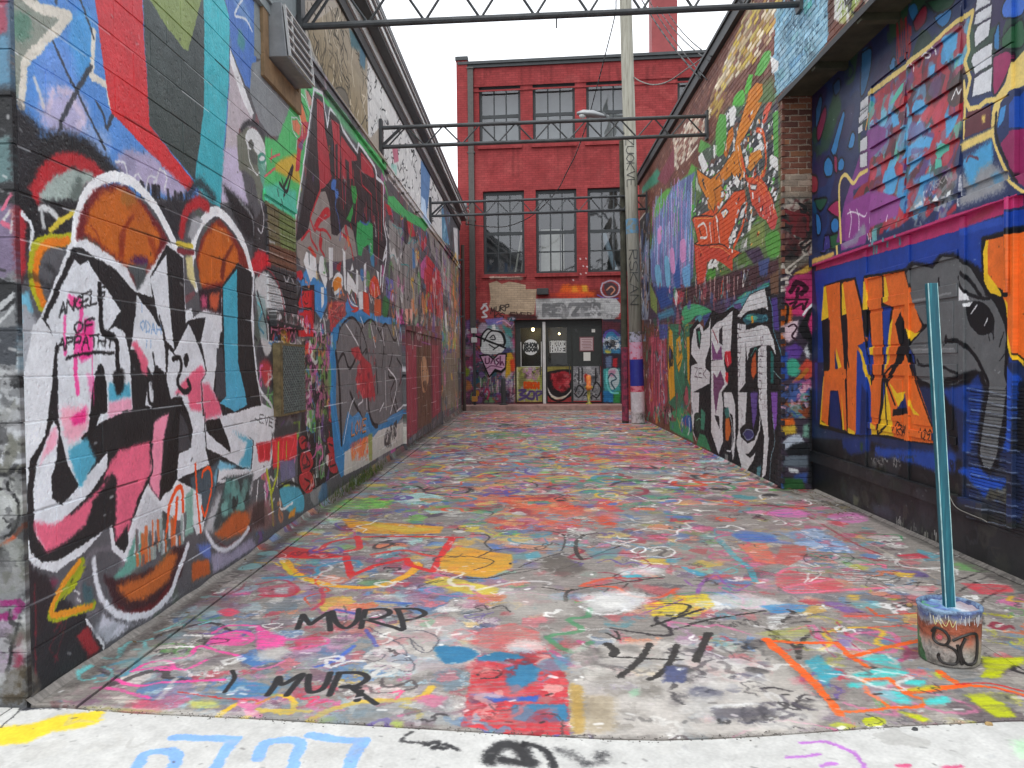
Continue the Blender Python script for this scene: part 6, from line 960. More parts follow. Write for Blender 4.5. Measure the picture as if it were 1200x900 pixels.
S('242426', 19, "U:1085,880 1110,830 1160,800 V:20,810 60,860 70,890 U:1150,870", soft=4, a=.85); S('242426', 11, "V:50,797 130,815 170,850 180,900", soft=2.4, a=.85); S('3a3a3c', 10, "V:220,825 280,850 330,890", soft=6, a=.7); P('2c2c2e', "V:380,850 420,830 450,850 420,870", curve=True, soft=4, a=.8); S('3a3a3c', 8, "V:340,890 420,880", soft=5, a=.6)
for s_, w_ in (("W:150,792 260,785 350,815 420,860 440,910", 3.6), ("W:85,862 160,855 240,845", 3.4), ("W:240,900 310,888", 4)): S('b478c0', w_*1.7, s_, soft=1.4)
S('d05a80', 6, "W:600,905 650,900", soft=2); S('d05a80', 6, "W:810,905 890,900", soft=2); P('b8e0b8', "W:1150,780 1200,770 1300,780 1300,900 1170,860", soft=4, a=.8); P('b9bab8', "W:1010,850 1040,838 1070,855 1040,865", soft=1.2, a=.8)
P('b4b4b2', "V:760,840 790,835 785,850", soft=.6, a=.8); P('b4b4b2', "V:780,805 815,800 820,825 800,820", soft=.8, a=.8); P('b4b4b2', "V:890,880 920,880 915,893", soft=.6, a=.8)
P('34353a', "T:90,620 130,605 190,605 260,615 290,640 240,628 190,628 130,635 100,640", soft=.5); S('4a4a4a', 2, "T:95,625 40,680 -10,720", curve=False, soft=.5)
c.region("p:-200,800 1500,800 1500,900 -200,900")
g_ = random.Random(31)
for _ in range(70):
    x = g_.uniform(60, 1250); y = float(np.interp(x, [70, 300, 600, 850, 1200], [829, 843, 861, 866, 845]))+g_.uniform(-1.5, 2.5); S(g_.choice(['55524e', '77746f', '8f8c86', '3a3836']), g_.uniform(1, 3), [(x, y), (x+g_.uniform(-8, 8), y+g_.uniform(-.6, .6))], soft=.5, a=.8)
c.clip = None
for _ in range(26):
    x, y = g_.uniform(150, 1150), g_.uniform(862, 898); S('b5b4b0', .8, [(x, y), (x+g_.uniform(-14, 14), y+g_.uniform(-10, 10))], soft=.2, a=.6)
c.scribble("p:-300,820 1500,820 1500,1000 -300,1000", ['a9a8a2', 'b4b2aa', '9a9892'], 60, .10, 92, width=.02, blobs=.5, a=(.12, .4), soft=.8)
c.weather(2, 1, 0, seed=9); c.speckle(['8a8a88', '6a6a68', '55534f'], 700, 13, (1, 3.4), a=.6)
# ------------------------------------------------------------------ materials
def new_mat(name):
    m = bpy.data.materials.new(name); m.use_nodes = True
    n, l = m.node_tree.nodes, m.node_tree.links
    return m, n, l, n["Principled BSDF"]
def noise(n, l, scale, detail=5, rough=.6, vec=None):
    t = n.new("ShaderNodeTexNoise"); t.inputs["Scale"].default_value = scale; t.inputs["Detail"].default_value = detail
    t.inputs["Roughness"].default_value = rough
    if vec is not None: l.new(vec, t.inputs["Vector"])
    return t
def ramp(n, l, fac, stops):
    r = n.new("ShaderNodeValToRGB"); l.new(fac, r.inputs[0])
    e = r.color_ramp.elements
    while len(e) < len(stops): e.new(.5)
    for k, (p, c) in zip(e, stops): k.position = p; k.color = (c, c, c, 1) if not isinstance(c, tuple) else (*c, 1)
    return r
def mul(n, l, a, b, f=1.0):
    m = n.new("ShaderNodeMix"); m.data_type = 'RGBA'; m.blend_type = 'MULTIPLY'; m.inputs[0].default_value = f
    l.new(a, m.inputs[6]); l.new(b, m.inputs[7]); return m.outputs[2]
def bump(n, l, b, h, strength, dist=.01, prev=None):
    k = n.new("ShaderNodeBump"); k.inputs["Strength"].default_value = strength; k.inputs["Distance"].default_value = dist
    l.new(h, k.inputs["Height"])
    if prev is not None: l.new(prev, k.inputs["Normal"])
    l.new(k.outputs[0], b.inputs["Normal"]); return k.outputs[0]
def plain(name, c, rough=.6, metal=0.0, var=.25, scale=12, bmp=.15, bscale=80, rgb=True):
    """a colour with uneven wear and fine relief"""
    m, n, l, b = new_mat(name)
    geo = n.new("ShaderNodeNewGeometry")
    t = noise(n, l, scale, 6, .65, geo.outputs["Position"])
    r = ramp(n, l, t.outputs[0], [(.3, 1-var), (.7, 1+var*.4)])
    rgbn = n.new("ShaderNodeRGB"); rgbn.outputs[0].default_value = (*[(x/12.92 if x <= .04045 else ((x+.055)/1.055)**2.4) for x in col(c)], 1)
    l.new(mul(n, l, rgbn.outputs[0], r.outputs[0]), b.inputs["Base Color"])
    b.inputs["Roughness"].default_value = rough; b.inputs["Metallic"].default_value = metal
    if bmp:
        t2 = noise(n, l, bscale, 4, .6, geo.outputs["Position"]); bump(n, l, b, t2.outputs[0], bmp, .005)
    return m
def painted(name, cv, axes, rough=.55, grit=.25, gain=1.0, brick=None, dirt=.25, pit=0.0, sheen=.35):
    """spray-painted masonry: the picture drawn above lies on the surface in metres"""
    m, n, l, b = new_mat(name)
    geo = n.new("ShaderNodeNewGeometry"); pos = geo.outputs["Position"]
    if axes == 'f':
        sub = n.new("ShaderNodeVectorMath"); sub.operation = 'SUBTRACT'; l.new(pos, sub.inputs[0]); sub.inputs[1].default_value = FP
        dt = n.new("ShaderNodeVectorMath"); dt.operation = 'DOT_PRODUCT'; l.new(sub.outputs[0], dt.inputs[0]); dt.inputs[1].default_value = FD
        sp = n.new("ShaderNodeSeparateXYZ"); l.new(pos, sp.inputs[0]); U, V = dt.outputs["Value"], sp.outputs[2]
    else:
        sp = n.new("ShaderNodeSeparateXYZ"); l.new(pos, sp.inputs[0]); U, V = sp.outputs['xyz'.index(axes[0])], sp.outputs['xyz'.index(axes[1])]
    cmb = n.new("ShaderNodeCombineXYZ")
    for s, lo, hi, k in ((U, cv.u0, cv.u1, 0), (V, cv.v0, cv.v1, 1)):
        mr = n.new("ShaderNodeMapRange"); mr.clamp = False; l.new(s, mr.inputs[0])
        mr.inputs[1].default_value = lo; mr.inputs[2].default_value = hi; l.new(mr.outputs[0], cmb.inputs[k])
    im = n.new("ShaderNodeTexImage"); im.image = cv.image(); im.extension = 'EXTEND'; im.interpolation = 'Linear'
    l.new(cmb.outputs[0], im.inputs[0])
    t = noise(n, l, 2.2, 8, .7, pos); t3 = noise(n, l, 45, 4, .7, pos)
    c = mul(n, l, im.outputs[0], ramp(n, l, t.outputs[0], [(.32, 1-dirt), (.6, 1.0)]).outputs[0])
    c = mul(n, l, c, ramp(n, l, t3.outputs[0], [(.25, 1-dirt*.8), (.5, 1.0)]).outputs[0])
    if gain != 1.0:
        g = n.new("ShaderNodeMix"); g.data_type = 'RGBA'; g.blend_type = 'MULTIPLY'; g.inputs[0].default_value = 1; l.new(c, g.inputs[6]); g.inputs[7].default_value = (gain, gain, gain, 1); c = g.outputs[2]
    t2 = noise(n, l, 130, 5, .65, pos)
    nm = bump(n, l, b, t2.outputs[0], grit, .006)
    if pit:
        vo = n.new("ShaderNodeTexVoronoi"); vo.inputs["Scale"].default_value = 26; l.new(pos, vo.inputs["Vector"])
        nm = bump(n, l, b, ramp(n, l, vo.outputs[0], [(.05, 0.0), (.28, 1.0)]).outputs[0], pit, .006, nm)
        t4 = noise(n, l, 14, 6, .7, pos); nm = bump(n, l, b, t4.outputs[0], pit*1.4, .012, nm)
    if brick:
        bt = n.new("ShaderNodeTexBrick"); l.new(brick_vec(n, l, U, V), bt.inputs["Vector"])
        bt.inputs["Scale"].default_value = 1.0; bt.inputs["Brick Width"].default_value = brick[0]; bt.inputs["Row Height"].default_value = brick[1]
        bt.inputs["Mortar Size"].default_value = brick[2]; bt.inputs["Mortar Smooth"].default_value = .3
        bt.inputs["Color1"].default_value = (1, 1, 1, 1); bt.inputs["Color2"].default_value = (.8, .8, .8, 1); bt.inputs["Mortar"].default_value = (.62, .62, .62, 1)
        c = mul(n, l, c, bt.outputs[0]); nm = bump(n, l, b, bt.outputs["Fac"], -.6, .008, nm)
    l.new(c, b.inputs["Base Color"])
    rr = ramp(n, l, t.outputs[0], [(.3, min(1, rough+.2)), (.7, rough)]); l.new(rr.outputs[0], b.inputs["Roughness"])
    b.inputs["Specular IOR Level"].default_value = sheen
    return m
def brick_vec(n, l, U, V):
    c = n.new("ShaderNodeCombineXYZ"); l.new(U, c.inputs[0]); l.new(V, c.inputs[1]); return c.outputs[0]

# ------------------------------------------------------------------ mesh helpers
C = scene.collection
class MB:
    def __init__(s): s.v = []; s.f = []
    def quad(s, *p):
        k = len(s.v); s.v += [tuple(map(float, q)) for q in p]; s.f.append(tuple(range(k, k+len(p)))); return s
    def box(s, x0, x1, y0, y1, z0, z1):
        return s.hexa([(x0,y0,z0),(x1,y0,z0),(x1,y1,z0),(x0,y1,z0),(x0,y0,z1),(x1,y0,z1),(x1,y1,z1),(x0,y1,z1)])
    def hexa(s, p):
        k = len(s.v); s.v += [tuple(map(float, q)) for q in p]
        s.f += [tuple(k+i for i in q) for q in ((0,3,2,1),(4,5,6,7),(0,1,5,4),(1,2,6,5),(2,3,7,6),(3,0,4,7))]; return s
    def fbox(s, u0, u1, v0, v1, d0, d1):
        """box on the red facade: u along it, v up, d out of it"""
        P = lambda u, v, d: FP+FD*u+FN*d+np.array([0, 0, v])
        return s.hexa([P(u0,v0,d1),P(u1,v0,d1),P(u1,v0,d0),P(u0,v0,d0),P(u0,v1,d1),P(u1,v1,d1),P(u1,v1,d0),P(u0,v1,d0)])
    def tube(s, a, b, r, n=8, r2=None, cap=True):
        a, b = Vector(a), Vector(b); d = (b-a).normalized(); x = d.orthogonal().normalized(); y = d.cross(x); k = len(s.v)
        r2 = r if r2 is None else r2
        for c, rr in ((a, r), (b, r2)):
            for i in range(n):
                t = 2*math.pi*i/n; s.v.append(tuple(c+x*(rr*math.cos(t))+y*(rr*math.sin(t))))
        for i in range(n): s.f.append((k+i, k+(i+1) % n, k+n+(i+1) % n, k+n+i))
        if cap: s.f.append(tuple(k+n-1-i for i in range(n))); s.f.append(tuple(k+n+i for i in range(n)))
        return s
    def path(s, p, r, n=6):
        for a, b in zip(p[:-1], p[1:]): s.tube(a, b, r, n)
        return s
    def lathe(s, prof, n=24, c=(0, 0, 0)):
        k = len(s.v)
        for r, z in prof:
            for i in range(n): t = 2*math.pi*i/n; s.v.append((c[0]+r*math.cos(t), c[1]+r*math.sin(t), c[2]+z))
        for j in range(len(prof)-1):
            for i in range(n): s.f.append((k+j*n+i, k+j*n+(i+1) % n, k+(j+1)*n+(i+1) % n, k+(j+1)*n+i))
        return s
    def mesh(s, name, smooth=False):
        me = bpy.data.meshes.new(name); me.from_pydata(s.v, [], s.f); me.validate(); me.update()
        if smooth: me.polygons.foreach_set("use_smooth", [True]*len(me.polygons))
        return me
    def build(s, name, mat, parent=None, smooth=False, kind=None, bevel=0):
        o = bpy.data.objects.new(name, s.mesh(name, smooth)); C.objects.link(o); o.data.materials.append(mat)
        if parent is not None: o.parent = parent
        if kind: o["kind"] = kind
        if bevel:
            md = o.modifiers.new("bevel", 'BEVEL'); md.width = bevel; md.segments = 2; md.limit_method = 'ANGLE'
        return o
def thing(name, label, cat, loc=(0, 0, 0), group=None):
    o = bpy.data.objects.new(name, None); C.objects.link(o); o.empty_display_size = .1
    # parts are modelled in world metres, so the base stays at the world origin unless they are local
    o.location = loc; tag(o, label, cat, group); return o
def tag(o, label, cat, group=None):
    o["label"] = label; o["category"] = cat
    if group: o["group"] = group
    return o
def adopt(root):
    """move a thing's origin to its own base without moving its parts"""
    lo = np.array([1e9]*3); hi = -lo
    for ch in root.children:
        for v in ([c for c in ch.data.vertices] if ch.data else []):
            p = np.array(ch.location)+np.array(v.co); lo = np.minimum(lo, p); hi = np.maximum(hi, p)
    base = Vector(((lo[0]+hi[0])/2, (lo[1]+hi[1])/2, lo[2]))
    root.location = base
    for ch in root.children: ch.location = Vector(ch.location)-base
    return root
def piece(name, mesh, loc, parent, mat=None):
    o = bpy.data.objects.new(name, mesh); C.objects.link(o); o.location = loc
    if parent is not None: o.parent = parent
    return o
# ------------------------------------------------------------------ surfaces
M_LEFT = painted("left_wall_paint", LW, 'yz', rough=.36, grit=.4, pit=.55, dirt=.16, sheen=.5, gain=1.35)
M_LUP = painted("left_upper_paint", LW, 'yz', rough=.7, grit=.2, dirt=.15, gain=1.25)
M_FRONT = painted("left_front_paint", LF, 'xz', rough=.4, grit=.4, pit=.5, gain=.62)
M_RIGHT = painted("right_wall_paint", RW, 'yz', rough=.5, grit=.35, dirt=.16, gain=1.35)
M_REC = painted("recess_wall_paint", RC, 'yz', rough=.36, grit=.25, dirt=.14, sheen=.5, gain=1.3)
M_PIER = painted("pier_paint", PR, 'xz', rough=.8, grit=.4, dirt=.3, gain=1.2)
M_FAC = painted("facade_paint", FC, 'f', rough=.8, grit=.2, dirt=.18, gain=1.0, brick=(.21, .072, .008))
M_GND = painted("pavement_paint", GD, 'xy', rough=.5, grit=.4, dirt=.16, gain=1.0, sheen=.5)
M_SIDE = painted("sidewalk_paint", SW, 'xy', rough=.7, grit=.2, dirt=.1)
M_CONC = plain("bare_concrete", "8d8a84", .85, var=.45, scale=5, bmp=.4, bscale=60)
M_DARK = plain("dark_joint", "2a2826", .95, bmp=0)
M_ASPH = plain("asphalt", "4a4a4c", .9, var=.3, scale=3)
M_STEEL = plain("grey_steel", "55585a", .5, .5, var=.35, scale=9, bmp=.1)
M_BLACK = plain("black_trim", "36383a", .6, var=.3, scale=6)
M_WHITE = plain("white_trim", "c9cac8", .55, var=.2, scale=5)
M_DGREY = plain("dark_gutter", "4b4d4e", .5, .2, var=.3, scale=5)
M_WOOD = plain("raw_wood", "8f7556", .8, var=.4, scale=8)
M_ROOF = plain("roof_felt", "5c5c5c", .9, var=.2)

# ------------------------------------------------------------------ ground
EDGE = np.vstack([[(-9, YC-.05)], at_z(pts("p:70,829 150,836 212,839 300,843 450,852 600,861 750,869 850,866 900,863 1050,852 1200,845"), 0)[0][:, :2], [(9, 3.25)]])
JL = -2.02                                              # joint between the gutter strip and the pavement
def sheet(mb, poly, z, t=.25):
    k = len(poly); b = len(mb.v)
    mb.v += [(x, y, z) for x, y in poly]+[(x, y, z-t) for x, y in poly]
    mb.f.append(tuple(range(b, b+k))); mb.f += [(b+i, b+k+i, b+k+(i+1) % k, b+(i+1) % k) for i in range(k)]
    return mb
def edge_y(x): return float(np.interp(x, EDGE[:, 0], EDGE[:, 1]))
st = MB().quad((-300, -300, -.26), (300, -300, -.26), (300, 300, -.26), (-300, 300, -.26)).build("ground", M_ASPH, kind="structure")
def strip(x0, x1, n=24):
    xs = np.linspace(x0, x1, n)
    return [(x, edge_y(x)+.012) for x in xs]
pav = bpy.data.objects.new("alley_pavement", None); C.objects.link(pav); pav["kind"] = "structure"
def jpt(s): return at_z(pts(s), 0)[0][:, :2]
# the right-hand joint runs slightly askew; the slabs either side of it are separate pours
JR = [(2.36, 3.0), (2.36, 12.0)]
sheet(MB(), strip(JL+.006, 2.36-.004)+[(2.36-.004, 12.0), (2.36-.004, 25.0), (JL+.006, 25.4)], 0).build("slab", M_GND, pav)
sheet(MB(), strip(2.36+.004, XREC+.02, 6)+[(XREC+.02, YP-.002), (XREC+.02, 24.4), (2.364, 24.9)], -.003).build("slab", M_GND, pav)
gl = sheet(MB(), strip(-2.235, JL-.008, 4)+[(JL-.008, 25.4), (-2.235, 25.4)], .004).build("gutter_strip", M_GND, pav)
# rough mortar fillet along the foot of the left wall
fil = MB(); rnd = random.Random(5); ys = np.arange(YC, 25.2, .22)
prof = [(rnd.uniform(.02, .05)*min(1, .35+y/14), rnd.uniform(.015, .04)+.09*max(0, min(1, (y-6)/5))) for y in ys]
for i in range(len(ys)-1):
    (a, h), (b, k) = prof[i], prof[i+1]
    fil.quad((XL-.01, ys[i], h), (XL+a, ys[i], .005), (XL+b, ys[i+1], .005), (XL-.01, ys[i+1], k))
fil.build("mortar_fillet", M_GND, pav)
kb = MB(); rnd = random.Random(6); ys = np.arange(3.4, 20.4, .25)
for i in range(len(ys)-1):
    X = XREC if ys[i] < YP else XR
    if ys[i] < YP < ys[i+1]: continue
    kb.quad((X+.01, ys[i], .03), (X-.025-rnd.random()*.02, ys[i], .002), (X-.025-rnd.random()*.02, ys[i+1], .002), (X+.01, ys[i+1], .03))
kb.build("mortar_fillet", M_GND, pav)
side = bpy.data.objects.new("sidewalk", None); C.objects.link(side); side["kind"] = "structure"
xs = np.linspace(-9, 9, 90)
XJ = [-2.22]                                            # joint that runs to the street from the building corner
def slab_side(x0, x1):
    xx = [x0+.005]+[x for x in xs if x0 < x < x1]+[x1-.005]
    sheet(MB(), [(x, edge_y(x)-.012+.006*math.sin(x*31)) for x in xx]+[(x1-.005, -3.0), (x0+.005, -3.0)], .006).build("slab", M_SIDE, side)
slab_side(-9, -2.30); slab_side(-2.30, 9)
kerb = sheet(MB(), [(-12, -3.02), (12, -3.02), (12, -3.2), (-12, -3.2)], .0, .15).build("kerb", M_CONC, side)

# ------------------------------------------------------------------ left building: painted concrete block
LB = thing("painted_block_building", "long concrete block building with graffiti, window air conditioner and dark gutter", "building")
CH, CL, JO, ZB = .2032, .4064, .007, .042
def block_mesh(name, L, seed, axis='x', H=CH, jo=JO, dep=.03, bv=.006, jit=.0025, head=1.0):
    """one masonry unit, front face chamfered and a little uneven; local origin at its lower corner"""
    g = random.Random(seed); j = lambda k=jit: g.uniform(-k, k); mb = MB()
    ja = jo*head; a0, a1, b0, b1 = ja/2, L-ja/2, jo/2, H-jo/2; hv = bv*(.35+.65*head)
    back = [(-dep, a0, b0), (-dep, a1, b0), (-dep, a1, b1), (-dep, a0, b1)]
    rim = [(-bv*(1 if head == 1 or k < 2 else 1.5)+j(), p[1]+j()*head, p[2]+j()) for k, p in enumerate(back)]
    tv = bv if head == 1 else bv*1.7
    front = [(j(.0012), a0+hv+j(), b0+bv*.7+j()), (j(.0012), a1-hv+j(), b0+bv*.7+j()), (j(.0012), a1-hv+j(), b1-tv+j()), (j(.0012), a0+hv+j(), b1-tv+j())]
    mb.v = back+rim+front
    mb.f = [(8, 9, 10, 11)]+[(4+i, 4+(i+1) % 4, 8+(i+1) % 4, 8+i) for i in range(4)]+[(i, (i+1) % 4, 4+(i+1) % 4, 4+i) for i in range(4)]
    if axis != 'x':                                     # 'y': front looks to -Y ; '-x': front looks to -X
        f = (lambda p: (p[1], -p[0], p[2])) if axis == 'y' else (lambda p: (-p[0], p[1], p[2]))
        mb.v = [f(p) for p in mb.v]
        if axis == '-x': mb.f = [tuple(reversed(q)) for q in mb.f]
    return mb
def masonry(parent, mat, axis, plane, u0, u1, z0, z1, L, H, jo, nbig, names, keep=lambda u, z: True, far=lambda u, z: u, bv=.006, jit=.0025, nvar=4, head=1.0):
    cells = []; r = 0; z = z0
    while z < z1-.02:
        h = min(H, z1-z); u = u0-(L/2 if r % 2 else 0)
        while u < u1-.01:
            a, b = max(u, u0), min(u+L, u1)
            if b-a > .03 and keep((a+b)/2, z+h/2): cells.append((a, z, b-a, h))
            u += L
        z += H; r += 1
    big = set(sorted(cells, key=lambda c: far(c[0], c[1]))[:nbig]); cut = {}
    meshes = []
    for k in range(nvar):
        me = block_mesh(names[0], L, 11+k, axis, H, jo, bv=bv, jit=jit, head=head).mesh(names[0]); me.materials.append(mat); meshes.append(me)
    g = random.Random(2); rest = MB()
    place = (lambda u, z, d: (plane+d, u, z)) if axis == 'x' else (lambda u, z, d: (plane-d, u, z)) if axis == '-x' else (lambda u, z, d: (u, plane-d, z))
    for c in cells:
        d = g.uniform(-.0015, .0015)
        if c in big:
            if abs(c[2]-L) < 1e-3 and abs(c[3]-H) < 1e-3: me = g.choice(meshes)
            else:
                k = (round(c[2], 3), round(c[3], 3))
                if k not in cut: cut[k] = block_mesh(names[0], c[2], 5, axis, c[3], jo, bv=bv, jit=jit, head=head).mesh(names[0]); cut[k].materials.append(mat)
                me = cut[k]
            piece(names[0], me, place(c[0], c[1], d), parent)
        else:
            b = block_mesh("t", c[2], g.random(), axis, c[3], jo, bv=bv, jit=jit, head=head); k = len(rest.v); o = place(c[0], c[1], d)
            rest.v += [(p[0]+o[0], p[1]+o[1], p[2]+o[2]) for p in b.v]; rest.f += [tuple(i+k for i in q) for q in b.f]
    if rest.v: rest.build(names[1], mat, parent, kind="stuff")
YE = 24.75
ZL = ZB+22*CH                                           # top of the block work
masonry(LB, M_LEFT, 'x', XL, YC+.0315, YE, ZB, ZL, CL, CH, .003, 250, ("block", "block_courses"), bv=.0042, jit=.002, head=.22, nvar=8)
MB().box(XL-.3, XL-.005, YC+.031, YE-.01, -.2, ZL).build("mortar_backing", M_LEFT, LB)
masonry(LB, M_FRONT, 'y', YC, XL-.0004-5.5*CL, XL-.0004, ZB, 6.0, CL, CH, .003, 44, ("block", "front_block_courses"), bv=.0042, head=.22, far=lambda u, z: -u+(9 if z > 3.3 else 0))
MB().box(-9, XL-.01, YC+.006, YC+.0295, -.2, 6.3).build("front_backing", M_FRONT, LB)
MB().box(-9, XL-.302, YC+.0305, YE, -.2, 6.3).build("building_core", M_BLACK, LB)
ZU = 4.60
led = MB(); led.box(XL-.02, XL+.035, YC+.002, YE-.2, ZL+.002, ZU); led.box(XL-.02, XL+.055, YC+.002, YE-.2, ZU+.001, ZU+.035)
led.build("ledge", M_LEFT, LB)
MB().box(XL-.3, XL-.012, YC+.002, YE, ZU+.036, 5.80).build("upper_wall", M_LUP, LB)
MB().box(XL-.3, XL+.02, YC+.001, YE, 5.801, 5.96).build("frieze_board", M_BLACK, LB)
MB().box(XL-.3, XL+.05, YC, YE, 5.961, 6.10).build("fascia_board", M_WHITE, LB)
MB().box(XL-.3, XL+.20, YC-.1, YE+.03, 6.101, 6.14).build("soffit_board", M_DGREY, LB)
gt = MB(); gt.box(XL+.19, XL+.225, YC-.1, YE+.03, 6.141, 6.20); gt.build("gutter_lip", M_WHITE, LB)
MB().box(XL-.3, XL+.215, YC-.1, YE+.03, 6.201, 6.27).build("gutter", M_BLACK, LB)
MB().box(XL-.3, XL+.24, YC-.1, YE+.03, 6.271, 6.30).build("trim_strip", M_WHITE, LB)
MB().box(XL-.3, XL+.25, YC-.1, YE+.03, 6.301, 6.40).build("roof_edge", M_DGREY, LB)
MB().box(-9, XL-.3005, YC-.1, YE, 6.301, 6.38).build("roof", M_ROOF, LB)

# double doors far along the left wall: upright planks
dy0, dy1, dz1 = pt(at_x, 473, 450, XL)[1], pt(at_x, 516, 450, XL)[1], 2.12
dr = MB(); dr.box(XL-.01, XL+.055, dy0-.09, dy0, 0, dz1+.1); dr.box(XL-.01, XL+.055, dy1, dy1+.09, 0, dz1+.1); dr.box(XL-.01, XL+.06, dy0+.001, dy1-.001, dz1, dz1+.1)
DOOR = dr.build("plank_door", M_LEFT, LB)
n = 24; w = (dy1-dy0)/n
pm = []
for k in range(3):
    me = MB().box(0, .02+.006*k, .004, w-.004, .06, dz1-.003).mesh("plank"); me.materials.append(M_LEFT); pm.append(me)
for i in range(n): piece("plank", pm[(i*7) % 3], (XL+.006, dy0+i*w, 0), DOOR)
# stone sill and bricked-up window above the wire guard
sl = pt(at_x, 316, 372, XL); sr = pt(at_x, 349, 372, XL)
MB().box(XL-.01, XL+.06, sl[1], sr[1], 1.84, 1.98).build("window_sill", M_LEFT, LB, bevel=.008)
by0, by1 = pt(at_x, 312, 300, XL)[1], pt(at_x, 346, 300, XL)[1]
BI = bpy.data.objects.new("brick_infill", None); C.objects.link(BI); BI.parent = LB
masonry(BI, M_LEFT, 'x', XL+.012, by0, by1, 1.99, 2.95, .203, .0675, .010, 70, ("brick", "brick_rest"), bv=.004, jit=.002)
MB().box(XL-.008, XL+.018, by0-.03, by1+.03, 2.955, 3.0).build("window_lintel", M_LEFT, LB)

# ------------------------------------------------------------------ right building: brick, with a boarded recess
RB = thing("brick_warehouse", "painted brick warehouse with black roof edge, pier and boarded recess", "building")
ZS, ZR, YRE, YN = 4.57, 6.22, 20.6, 3.0
BH, BLN, BJ = .0677, .203, .010
def seen(u, z): return (u > YP or z > ZS) and z > .02
masonry(RB, M_RIGHT, '-x', XR, YN, YRE, .0, ZR, BLN, BH, BJ, 300, ("brick", "brick_courses"), keep=seen,
        far=lambda u, z: (u if u < YP else 50+u) if u > 4.6 else 99, bv=.004, jit=.0018)
MB().box(XR+.006, XR+.3, YP+.05, YRE-.01, -.2, ZR).build("mortar_backing", M_RIGHT, RB)
MB().box(XR+.006, XR+.3, YN, YP+.049, ZS+.01, ZR).build("mortar_backing", M_RIGHT, RB)
fs = MB(); fs.box(XR-.07, XR+.35, YN, YRE+.1, ZR+.002, ZR+.17); fs.box(XR-.10, XR+.35, YN, YRE+.1, ZR+.171, ZR+.22); fs.build("roof_edge", M_BLACK, RB)
MB().box(XR+.351, XR+8, YN, YRE, ZR-.05, ZR+.1).build("roof", M_ROOF, RB)
MB().box(XREC+.10, XR+8, YN, YRE-.02, -.2, ZR-.06).build("building_core", M_BLACK, RB)
# steel lintel and underside above the recess
M_SOFF = plain("soffit_grime", "4a4a38", .85, var=.6, scale=3.5, bmp=.3)
MB().box(XR+.003, XREC+.09, YN, YP-.002, ZS-.02, ZS+.008).build("recess_soffit", M_SOFF, RB)
MB().box(XR-.006, XR+.002, YN, YP+.12, ZS-.055, ZS+.004).build("steel_lintel", M_BLACK, RB)
for yy in np.arange(3.6, YP, 1.1): MB().box(XR+.01, XREC-.001, yy, yy+.09, ZS-.085, ZS-.021).build("joist", M_SOFF, RB)
PIER = MB().box(XR+.0062, XREC+.09, YP+.008, YP+.0485, -.1, ZS-.001).build("pier", M_PIER, RB)
masonry(PIER, M_PIER, 'y', YP, XR, XREC+.02, 0.0, ZS-.06, .195, BH, .011, 200, ("brick", "brick_rest"), bv=.004, jit=.003)
# recessed wall
MB().box(XREC, XREC+.08, YN, YP-.001, -.1, ZS-.021).build("recess_wall", M_REC, RB)
def recy(px): return pt(at_x, px, 300, XREC)[1]
yA0, yA1, yB0, yB1, yC0, yC1 = recy(1063), recy(1022), recy(1128), recy(1066), recy(1187), recy(1131)
def box_part(name, y0, y1, z0, z1, d, parent=RB, d0=-.002):
    return MB().box(XREC-d, XREC-d0*0+.001, y0, y1, z0, z1).build(name, M_REC, parent, bevel=.003)
def lap_panel(y0, y1, z0, z1, h):
    fr = MB(); fr.box(XREC-.014, XREC+.001, y0-.02, y0, z0-.03, z1+.03); fr.box(XREC-.014, XREC+.001, y1, y1+.02, z0-.03, z1+.03); fr.box(XREC-.016, XREC+.001, y0+.001, y1-.001, z1, z1+.05)
    p = fr.build("boarded_window", M_REC, RB)
    k = int((z1-z0)/h); me = MB()
    me.hexa([(-.034, 0, 0), (0, 0, 0), (0, y1-y0-.004, 0), (-.034, y1-y0-.004, 0), (-.012, 0, h-.003), (0, 0, h-.003), (0, y1-y0-.004, h-.003), (-.012, y1-y0-.004, h-.003)])
    me = me.mesh("board"); me.materials.append(M_REC)
    for i in range(k): piece("board", me, (XREC, y0+.002, z0+i*h), p)
lap_panel(yA0, yA1, 2.72, 4.1, .198); lap_panel(yB0, yB1, 2.76, 4.2, .205)
for z0, z1 in ((2.78, 3.28), (3.29, 3.62), (3.63, 4.1)): box_part("panel", yC0, yC1, z0, z1, .022)
box_part("trim_band", 3.2, YP-.02, 2.58, 2.71, .045)
for y0 in (yA1+.1, (yA0+yB1)/2-.035, (yB0+yC1)/2-.03): box_part("stile", y0, y0+.07, .45, 2.575, .016)
box_part("stile", yC0-.06, yC0, .35, 3.3, .035)
for i, (z0, z1) in enumerate(((2.28, 2.34), (1.98, 2.08), (1.55, 1.62), (1.36, 1.46), (.84, .90))):
    for a, b in ((yB1+.055, yA1+.09), (yB0+.06, yA0-.055)):
        box_part("rail", a, b, z0, z1, .013)
for a, b in ((yB1+.055, yA1+.09), (yB0+.06, yA0-.055)): box_part("door_panel", a+.06, b-.06, 1.64, 1.95, .007); box_part("door_panel", a+.06, b-.06, .95, 1.33, .007)
box_part("plank_ledge", recy(1160), YP-.06, .34, .46, .05)
rb_ = MB()
for z in np.arange(.30, 1.30, .024): rb_.hexa([(XREC-.006, 3.2, z), (XREC, 3.2, z-.003), (XREC, yC1-.08, z-.003), (XREC-.006, yC1-.08, z), (XREC-.003, 3.2, z+.019), (XREC, 3.2, z+.020), (XREC, yC1-.08, z+.020), (XREC-.003, yC1-.08, z+.019)])
rb_.build("shutter_ribs", M_REC, RB, kind="stuff")
